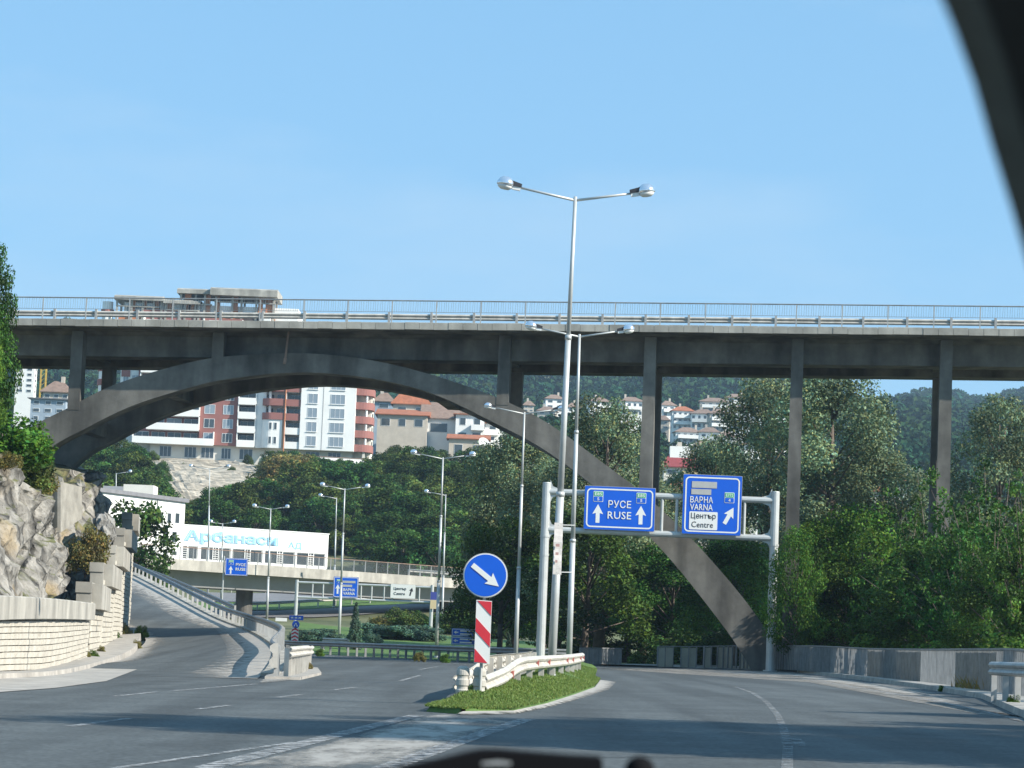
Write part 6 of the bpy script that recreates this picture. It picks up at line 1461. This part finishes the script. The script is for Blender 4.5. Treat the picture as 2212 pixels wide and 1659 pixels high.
# ------------------------------------------------------------------ houses
def house(u, vb, vt, w, Y, wall, roof, label, kind='hip', depth=None, rows=2, cols=3, rot=0.0, balcony=None, pane=glass, roof_h=None, group=None, cat='house', chimney=True, deep=8.0):
    """body from the ground to the eaves at vt, roof on top; w in measured units"""
    W_ = w / F * Y; c = P(u, vb, Y); zt = P(u, vt, Y).z; depth = depth or W_ * 0.8; hgt = zt - c.z
    root = thing('house', label, cat, (c.x, Y, c.z), group, rot); x0, x1, y0, y1 = -W_ / 2, W_ / 2, 0, depth
    obj('wall', MB().box(x0, x1, y0, y1, -deep, hgt), wall, root, False)
    e = 0.55; rh = roof_h if roof_h is not None else W_ * 0.22; mb = MB(); b = [(x0 - e, y0 - e, hgt), (x1 + e, y0 - e, hgt), (x1 + e, y1 + e, hgt), (x0 - e, y1 + e, hgt)]; b2 = [(p[0], p[1], hgt + 0.16) for p in b]
    mb.hexa([(p[0], p[1], hgt + 0.002) for p in b], b2)
    if kind == 'hip': m1, m2 = (x0 + W_ * 0.33, (y0 + y1) / 2, hgt + rh), (x1 - W_ * 0.33, (y0 + y1) / 2, hgt + rh); t = [(p[0], p[1], p[2] + 0.003) for p in b2]; mb.add(t + [m1, m2], [(0, 1, 5, 4), (1, 2, 5), (2, 3, 4, 5), (3, 0, 4)])
    elif kind == 'gable': t = [(p[0], p[1], p[2] + 0.003) for p in b2]; m1, m2 = (x0 - e, (y0 + y1) / 2, hgt + rh), (x1 + e, (y0 + y1) / 2, hgt + rh); mb.add(t + [m1, m2], [(0, 1, 5, 4), (1, 2, 5), (2, 3, 4, 5), (3, 0, 4)])
    elif kind == 'mono': t = [(p[0], p[1], p[2] + 0.003) for p in b2]; mb.add(t + [(x0 - e, y1 + e, hgt + rh), (x1 + e, y1 + e, hgt + rh)], [(0, 1, 5, 4), (1, 2, 5), (2, 3, 4, 5), (3, 0, 4)])
    r_ = obj('roof', mb, roof, root, False)
    if chimney and kind != 'flat':
        cx = rr_.uniform(x0 + 1, x1 - 1); obj('chimney', MB().box(cx - 0.35, cx + 0.35, (y0 + y1) / 2 - 0.3, (y0 + y1) / 2 + 0.3, hgt, hgt + rh + 0.9), beige_wall, r_, False)
    st = hgt / rows
    for i in range(rows):
        for j in range(cols):
            cw = W_ / cols; a = x0 + cw * (j + 0.5); ww = cw * rr_.uniform(0.42, 0.62); wh = st * 0.5; z0 = st * i + st * 0.28
            mb = MB(); mb.box(a - ww / 2, a + ww / 2, -0.06, 0.02, z0, z0 + wh); w_ = obj('window', mb, white, root, False)
            obj('pane', MB().box(a - ww / 2 + 0.07, a + ww / 2 - 0.07, -0.075, -0.03, z0 + 0.07, z0 + wh - 0.07), pane, w_, False)
        if balcony and (i > 0 or rows == 1):
            bw = W_ * balcony[0]; bx = x0 + (W_ - bw) * balcony[1]; obj('balcony', MB().box(bx, bx + bw, -1.3, -0.06 - 0.03, st * i - 0.05, st * i + 0.95), balcony[2], root, False)
            obj('balcony_slab', MB().box(bx - 0.03, bx + bw + 0.03, -1.33, -0.1, st * i - 0.22, st * i - 0.051), white_wall, root, False)
    sidew = MB()
    for i in range(rows):
        obj('window', MB().box(x1 - 0.02, x1 + 0.05, depth * 0.35, depth * 0.65, st * i + st * 0.3, st * i + st * 0.78), glass, root, False)
        obj('window', MB().box(x0 - 0.05, x0 + 0.02, depth * 0.35, depth * 0.65, st * i + st * 0.3, st * i + st * 0.78), glass, root, False)
    return root
# the terrace of houses right of the apartment block
house(886, 925, 874, 78, 575, beige_wall, roof_orange, 'house under a wide orange pyramid roof, right beside the red rounded balconies', roof_h=4.2, rows=2, cols=2, balcony=(0.5, 0.2, white_wall))
house(868, 930, 897, 108, 560, beige_wall, roof_orange, 'low orange roofed front wing below the pyramid roofed house', roof_h=2.0, rows=1, cols=3, kind='mono', depth=9, chimney=False)
house(828, 905, 868, 40, 600, bluegrey_wall, roof_brown, 'small blue grey house squeezed behind the apartment balconies', roof_h=2.2, rows=2, cols=1)
house(947, 945, 905, 72, 565, white_wall, roof_brown, 'house with a plain brown sloping roof in the middle of the terrace', kind='gable', roof_h=3.4, rows=1, cols=1, depth=10)
house(975, 930, 893, 86, 590, white_wall, roof_brown, 'brown roofed white house behind the terrace, right under the arch', kind='gable', roof_h=2.6, rows=1, cols=2)
h1 = house(1012, 990, 896, 62, 560, white_wall, roof_orange, 'tall white house with stepped terraces, orange tiled strip and dish aerial under the arch', kind='flat', roof_h=0.5, rows=3, cols=2, balcony=(0.45, 1, white_wall))
h2 = house(1062, 985, 915, 70, 566, white_wall, roof_orange, 'wide white house at the right end of the terrace under the arch', kind='flat', rows=3, cols=3, balcony=(0.6, 0.2, white_wall))
house(1010, 1000, 949, 84, 550, beige_wall, roof_orange, 'front annex with an orange tiled canopy below the tall white house', kind='mono', roof_h=1.4, rows=1, cols=2, depth=5, chimney=False)
c = P(1044, 959, 546); dish = thing('dish_aerial', 'large round white dish aerial on the white terrace house', 'dish aerial', c)
mb = MB(); mb.lathe([(0.05, 0.0), (0.7, 0.12), (1.25, 0.42), (1.24, 0.46), (0.6, 0.17), (0.04, 0.06)], (0, 0, 0), 20); dd = obj('dish', mb, white, dish, False); dd.rotation_euler = (R(62), 0, R(28)); obj('mast', MB().tube((0, 0.1, -2.5), (0, 0.1, 0), 0.07, n=6), steel_dull, dish, False)
# far village on the hillside
FARH = [(1198, 884, 862, 40, 1010, white_wall, roof_brown, 'first far house left, standing alone just right of the second lamp'), (1142, 890, 876, 22, 980, beige_wall, roof_brown, 'tiny far house seen between the two columns over the arch'),
        (1297, 888, 868, 46, 1000, white_wall, roof_brown, 'far brown roofed house peeping above the left poplar'), (1365, 900, 867, 48, 980, white_wall, roof_brown, 'far white house with a broad roof left of the tall paired columns'),
        (1444, 902, 876, 30, 980, white_wall, roof_brown, 'far white house just right of the tall paired columns'), (1474, 930, 888, 46, 930, white_wall, roof_orange, 'white house with red roof lowest in the first village row'),
        (1516, 928, 894, 50, 925, white_wall, roof_brown, 'long white house with balconies in the middle of the village'), (1542, 892, 868, 62, 1000, beige_wall, roof_brown, 'far beige house with a stepped roof near the top of the village'),
        (1590, 882, 860, 42, 1040, white_wall, roof_brown, 'topmost village house, its roof against the wooded hill'), (1592, 922, 886, 74, 950, white_wall, roof_brown, 'wide white house with long balconies at the right of the village'),
        (1555, 934, 894, 46, 915, beige_wall, roof_brown, 'brown beige house in front of the wide white one'), (1486, 958, 934, 54, 880, white_wall, roof_brown, 'low brown roofed house at the left of the bottom village row'),
        (1530, 966, 934, 44, 870, white_wall, roof_brown, 'low white house in the middle of the bottom village row'), (1570, 986, 945, 42, 850, offwhite, roof_brown, 'pale house at the right of the bottom village row'),
        (1692, 900, 872, 30, 900, white_wall, roof_orange, 'small white house glimpsed left of the long right column'), (1640, 905, 880, 30, 930, white_wall, roof_brown, 'white house half hidden by the poplar left of the long column'),
        (1430, 928, 908, 30, 940, beige_wall, roof_brown, 'small low beige house by the right side of the tall paired columns'), (1520, 990, 965, 36, 830, white_wall, roof_brown, 'small white house under the bottom village row'),
        (1950, 1055, 1040, 34, 700, white_wall, roof_orange, 'small white house far down in the valley left of the short right column'), (1905, 1078, 1062, 30, 640, beige_wall, roof_orange, 'orange roofed cottage in the valley behind the right trees'),
        (1180, 905, 888, 40, 960, beige_wall, roof_brown, 'half hidden house under the first far house'), (1240, 902, 880, 30, 980, white_wall, roof_brown, 'small far house just left of the left poplar top'),
        (1408, 884, 866, 26, 1050, beige_wall, roof_brown, 'tiny house high behind the tall paired columns')]
for i, (u, vb, vt, w, Y, wa, ro, lb) in enumerate(FARH):
    house(u, vb, vt, w, Y, wa, ro, lb, rows=2 if vb - vt < 36 else 3, cols=2 if w < 45 else 4, balcony=(0.85, 0.5, white_wall) if (vb - vt) > 22 else None, roof_h=1.9, deep=14, rot=rr_.uniform(-0.25, 0.25), group='far houses of the hillside village', chimney=True)
hm = house(1466, 1052, 1010, 66, 420, offwhite, roof_maroon, 'cream house with a maroon tiled roof and white dormer, over the right overhead sign', roof_h=3.2, rows=2, cols=2, balcony=(0.4, 1, yellow_wall))
obj('dormer', MB().box(-1.5, 1.6, 0.6, 3.0, hm.dimensions.z + 3.0, 6.4), white_wall, hm, False)
house(1492, 1060, 1005, 28, 430, yellow_wall, roof_maroon, 'narrow yellow house beside the maroon roofed one', rows=3, cols=1, roof_h=1.5)
house(1452, 1140, 1098, 60, 300, white_wall, roof_brown, 'low white house with a brown roof seen between the two overhead signs', rows=1, cols=2, roof_h=1.6)
house(1470, 1078, 1062, 60, 340, beige_wall, roof_orange, 'bright orange roof just over the gantry beam between the signs', rows=1, cols=2, roof_h=1.6)
house(1622, 1060, 960, 34, 430, white_wall, roof_brown, 'narrow white tower block half hidden by poplar leaves right of the overhead sign', rows=6, cols=2, kind='flat', chimney=False)
house(1520, 1180, 1150, 70, 250, beige_wall, roof_brown, 'small beige house under the right overhead sign', rows=1, cols=2, roof_h=1.2)
# left background, under the bridge end
house(52, 850, 780, 40, 560, white_wall, roof_grey, 'pale apartment slab behind the left edge tree under the bridge end', rows=6, cols=2, kind='flat', chimney=False, cat='building')
house(120, 880, 848, 58, 520, beige_wall, roof_brown, 'brown roofed house seen left of the leftmost bridge column', rows=2, cols=3, roof_h=2.4)
house(102, 912, 862, 76, 470, bluegrey_wall, roof_grey, 'blue grey flat building left of the leftmost bridge column', rows=3, cols=3, kind='flat', chimney=False, cat='building')
pc_ = P(92, 845, 640); cr_ = thing('crane_mast', 'slim yellow crane mast rising behind the houses near the leftmost column', 'crane', (pc_.x, 640, pc_.z))
mb = MB()
for dx, dy in ((-.6, -.6), (.6, -.6), (.6, .6), (-.6, .6)): mb.box(dx - .1, dx + .1, dy - .1, dy + .1, -4, 11)
obj('mast', mb, crane_m, cr_, False)
mb = MB()
for k in range(10): mb.tube((-.6, -.6, k * 1.1), (.6, -.6, k * 1.1 + 1.1), 0.06, n=4); mb.tube((.6, -.6, k * 1.1), (.6, .6, k * 1.1 + 1.1), 0.06, n=4)
obj('lattice', mb, crane_m, cr_, False)

# ------------------------------------------------------------------ slope: rubble, then each tree
rub = []
N_ = 34
U0 = [(322, 1000), (330, 985), (365, 975), (420, 984), (480, 992), (545, 1006), (566, 1022)]; U1 = [(380, 1090), (400, 1090), (425, 1085), (460, 1062), (500, 1052), (540, 1046), (566, 1036)]
def dens2(pts, n): 
    q = dens([Vector((a, b, 0)) for a, b in pts], 8); return [q[int(i * (len(q) - 1) / (n - 1))] for i in range(n)]
A_, B_ = dens2(U0, N_), dens2(U1, N_); mb = MB(); rows = 16
for j in range(rows + 1):
    for a, b in zip(A_, B_):
        uv = a.lerp(b, j / rows); p = TG(uv.x, uv.y); f_ = min(1, 4 * j / rows, 4 * (rows - j) / rows); mb.v.append((p.x, p.y, p.z + 0.3 + 0.8 * f_ * (0.6 + 0.6 * nz(p.x * .16, p.y * .16, 1))))
for j in range(rows):
    for i in range(N_ - 1): mb.f.append((j * N_ + i, j * N_ + i + 1, (j + 1) * N_ + i + 1, (j + 1) * N_ + i)); mb.m.append(0)
struct('rubble_slope', mb, sand_m)
LIM = [(140, 925), (250, 935), (290, 950), (322, 1000), (360, 1062), (395, 1082), (425, 1076), (460, 1055), (500, 1044), (545, 1038), (566, 1020), (580, 972), (640, 976), (700, 990), (800, 990), (830, 975), (850, 925), (930, 912), (960, 945), (1000, 975), (1060, 950), (1130, 950)]
polyR = [Vector((a, b, 0)) for a, b in U0] + [Vector((a, b, 0)) for a, b in U1[::-1]]
n_t = 0; r = random.Random(77)
cells = [(iu, iv) for iv in range(19) for iu in range(32)]; r.shuffle(cells)
for iu, iv in cells:
        u = 145 + iu * 31 + r.uniform(-13, 13); v = 962 + iv * 18.5 + r.uniform(-8, 8)
        if n_t >= 298: continue
        p = TG(u, v)
        if p is None or p.y < 268 or p.y > 520: continue
        if u < 735 and p.y < 352: continue
        if 640 < u < 830 and p.y < 356: continue
        if inside(u, v, polyR): continue
        h = r.uniform(5.0, 9.0) * (0.8 if p.y > 430 else 1.0); top_ = v - h * F / p.y; lim = lerp(LIM, u)
        if top_ < lim: h = (v - lim) * p.y / F * r.uniform(0.9, 1.03)
        if h < 2.2: continue
        if inside(u, v - 8, polyR) and r.random() < 0.5: continue
        yel = (575 < u < 660 and 1050 < v < 1150 and r.random() < 0.75)
        kd = 'hill_yellow' if yel else 'hill'; 
        under = ('below the long white balconies' if u < 440 else 'below the curved red balconies' if u < 650 else 'below the white block with big windows' if u < 810 else 'below the terrace of orange roofed houses' if u < 965 else 'left of the arch limb and poplars')
        band = 'at the top of the slope' if v < 1065 else 'halfway up the slope' if v < 1150 else 'at the foot of the slope'
        lb = ('yellowing tree ' if yel else 'leafy green tree ') + band + ' ' + under
        tree('slope_tree', kd, r.randrange(2 if yel else 4), Vector((p.x, p.y, p.z - 0.2)), h, r.uniform(0.95, 1.45), lb, group=('yellow trees ' if yel else 'green trees ') + band + ' ' + under); n_t += 1
for i, (u, v, h, w) in enumerate(((346, 1025, 3.2, 1.5), (352, 1050, 4.2, 1.1), (455, 998, 1.6, 1.5), (535, 1010, 3.0, 1.3), (330, 1000, 3.0, 1.5), (352, 1068, 3.4, 1.2), (398, 1010, 1.2, 1.6), (425, 1040, 1.3, 1.5), (500, 1026, 2.0, 1.4), (380, 990, 1.6, 1.5), (560, 1000, 3.5, 1.3))):
    p = TG(u, v); tree('shrub', 'shrub', i % 2, p, h, w * 0.6, 'bush growing in the sandy rubble below the apartment block', 'shrub', 'bushes in the rubble')

# ------------------------------------------------------------------ far wooded hills, one mass
def far_wood():
    r = np.random.RandomState(5); pos = []; n = 0
    hx = [(P(h[0], h[1], h[4]).x, h[4], h[3] / F * h[4]) for h in FARH]
    while len(pos) < 13500:
        y = 330 + 2270 * r.rand() ** 0.75; a = r.uniform(-0.215, 0.235); x = a * y
        if y < 640 and not (a > 0.085 and y > 430): continue
        if y < 1090 and any(abs(x - q[0]) < q[2] * 0.75 + 3 and -26 < y - q[1] < 16 for q in hx): continue
        if y < 800 and a < -0.02 and r.rand() < 0.3: continue
        if 820 < y < 1020 and 0.04 < a < 0.10 and r.rand() < 0.8: continue
        pos.append((x, y, terrain(x, y) + (math.sin(x * 0.045 + y * 0.02) + math.sin(x * 0.017 - y * 0.031)) * min(6, y * 0.0028) * sm(620, 900, y)))
    C = np.array(pos); n = len(C); K = 44
    hgt = 5.5 + 4.5 * r.rand(n); rad = 3.2 + 2.6 * r.rand(n)
    k = np.repeat(np.arange(n), K); d = r.randn(n * K, 3); d /= np.linalg.norm(d, axis=1)[:, None]; d[:, 2] = np.where(r.rand(n * K) < 0.75, np.abs(d[:, 2]), d[:, 2])
    p = C[k] + d * np.stack([rad[k], rad[k], hgt[k] * 0.5], 1) * (0.75 + 0.35 * r.rand(n * K))[:, None]; p[:, 2] += hgt[k] * 0.5
    nrm = d + 0.55 * r.randn(n * K, 3); nrm /= np.linalg.norm(nrm, axis=1)[:, None]
    t = np.cross(nrm, r.randn(n * K, 3)); t /= np.linalg.norm(t, axis=1)[:, None]; b = np.cross(nrm, t); s = ((1.5 + 1.5 * r.rand(n * K)) * np.clip(C[k, 1] / 1300, 0.55, 1.15))[:, None]
    v = np.stack([p - t * s * .6, p + b * s * .5, p + t * s * .6, p - b * s * .5], 1); N = n * K
    me = bpy.data.meshes.new('far_wood'); me.vertices.add(N * 4); me.vertices.foreach_set('co', v.ravel()); me.loops.add(N * 4); me.loops.foreach_set('vertex_index', np.arange(N * 4))
    me.polygons.add(N); me.polygons.foreach_set('loop_start', np.arange(N) * 4); me.polygons.foreach_set('loop_total', np.full(N, 4))
    tone = (0.7 + 0.65 * r.rand(n))[k] * (1 + 0.16 * r.randn(N)); col = np.ones((N, 4, 4)); wr = (1 + 0.18 * r.randn(n))[k]; col[:, :, 0] = (tone * wr)[:, None]; col[:, :, 1] = tone[:, None]; col[:, :, 2] = (tone * (2 - wr))[:, None]
    at = me.attributes.new('tone', 'FLOAT_COLOR', 'POINT'); at.data.foreach_set('color', np.clip(col, 0.3, 2.5).ravel()); me.update(); me.validate(); me.materials.append(leaf_far)
    tag(link('far_wood', me), 'far wooded hills behind the bridge', None, None, 'stuff')
far_wood()

# ------------------------------------------------------------------ the car we look out of: pillar and wiper
pil = thing('windscreen_pillar', 'out of focus dark windscreen pillar of the car at the right top corner', 'car pillar', P(2150, 300, 0.7))
ED = [(1900, -300, 0.55), (1968, -150, 0.58), (2008, -60, 0.60), (2034, 0, 0.615), (2059, 59, 0.63), (2102, 176, 0.66), (2141, 313, 0.69), (2184, 449, 0.72), (2222, 578, 0.75), (2262, 720, 0.78)]
mb = MB(); rings = []; rg2 = []; 
for i, (u, v, Y) in enumerate(ED):
    wv = 88 - 2 * i; a, b = P(u, v, Y), P(u + wv, v - 14, Y - 0.012); c_ = P(u + wv + 6, v - 14, Y - 0.02); e_ = P(u + wv + 620, v - 60, Y - 0.10)
    a2, b2, e2 = P(u + 4, v, Y + 0.05), P(u + wv + 4, v - 14, Y + 0.05), P(u + wv + 620, v - 60, Y + 0.05)
    rings.append([a, a.lerp(b, 0.3) + Vector((0, -0.004, 0.001)), b, b2, a2]); rg2.append([b + Vector((0, -0.0004, 0)), c_, e_, e2, b2 + Vector((0.001, -0.001, 0))])
mb.sweep(rings); obj('trim', mb, trim_m, pil, smooth=False); obj('pillar_core', MB().sweep(rg2), trim_black, pil)
wi = thing('windscreen_wiper', 'blurred black windscreen wiper at the lower picture edge', 'wiper', P(1080, 1700, 1.0))
OU = [(790, 1668), (850, 1656), (945, 1637), (1004, 1623), (1039, 1616), (1077, 1616), (1150, 1622), (1238, 1629), (1294, 1632), (1302, 1640)]
mb = MB(); rings = [[P(u, v, 1.25), P(u, v + 1, 1.27), P(u, v + 60, 1.28), P(u, v + 60, 1.235), P(u, v + 5, 1.235)] for u, v in OU]; mb.sweep(rings); obj('arm', mb, rubber, wi)
mb = MB(); mb.sweep([[P(u, 1643 + abs(u - 1075) * 0.12, 1.232), P(u, 1652, 1.232), P(u, 1652, 1.226), P(u, 1643 + abs(u - 1075) * 0.12, 1.226)] for u in range(1040, 1112, 8)]); obj('clip', mb, steel_dull, wi)
cp_ = P(1382, 1664, 1.25); mb = MB(); rr0 = 1.25 * 30 / F; mb.lathe([(rr0 * 1.15, -0.01), (rr0 * 1.1, rr0 * 0.2), (rr0 * 0.8, rr0 * 0.75), (rr0 * 0.3, rr0)], cp_, 18); obj('pivot_cap', mb, rubber, wi)

# ------------------------------------------------------------------ thin summer haze
hzb = MB().box(-7200, 7200, -70, 4400, -2.2, 330)
hm_ = bpy.data.materials.new('haze'); hm_.use_nodes = True; nt = hm_.node_tree; nt.nodes.clear()
ou = nt.nodes.new('ShaderNodeOutputMaterial'); pv = nt.nodes.new('ShaderNodeVolumePrincipled'); pv.inputs['Density'].default_value = 0.00012; pv.inputs['Color'].default_value = (0.58, 0.78, 1.0, 1); pv.inputs['Anisotropy'].default_value = 0.2
nt.links.new(pv.outputs[0], ou.inputs['Volume'])
o = obj('haze', hzb, hm_); tag(o, 'thin summer haze over the valley', None, None, 'stuff')
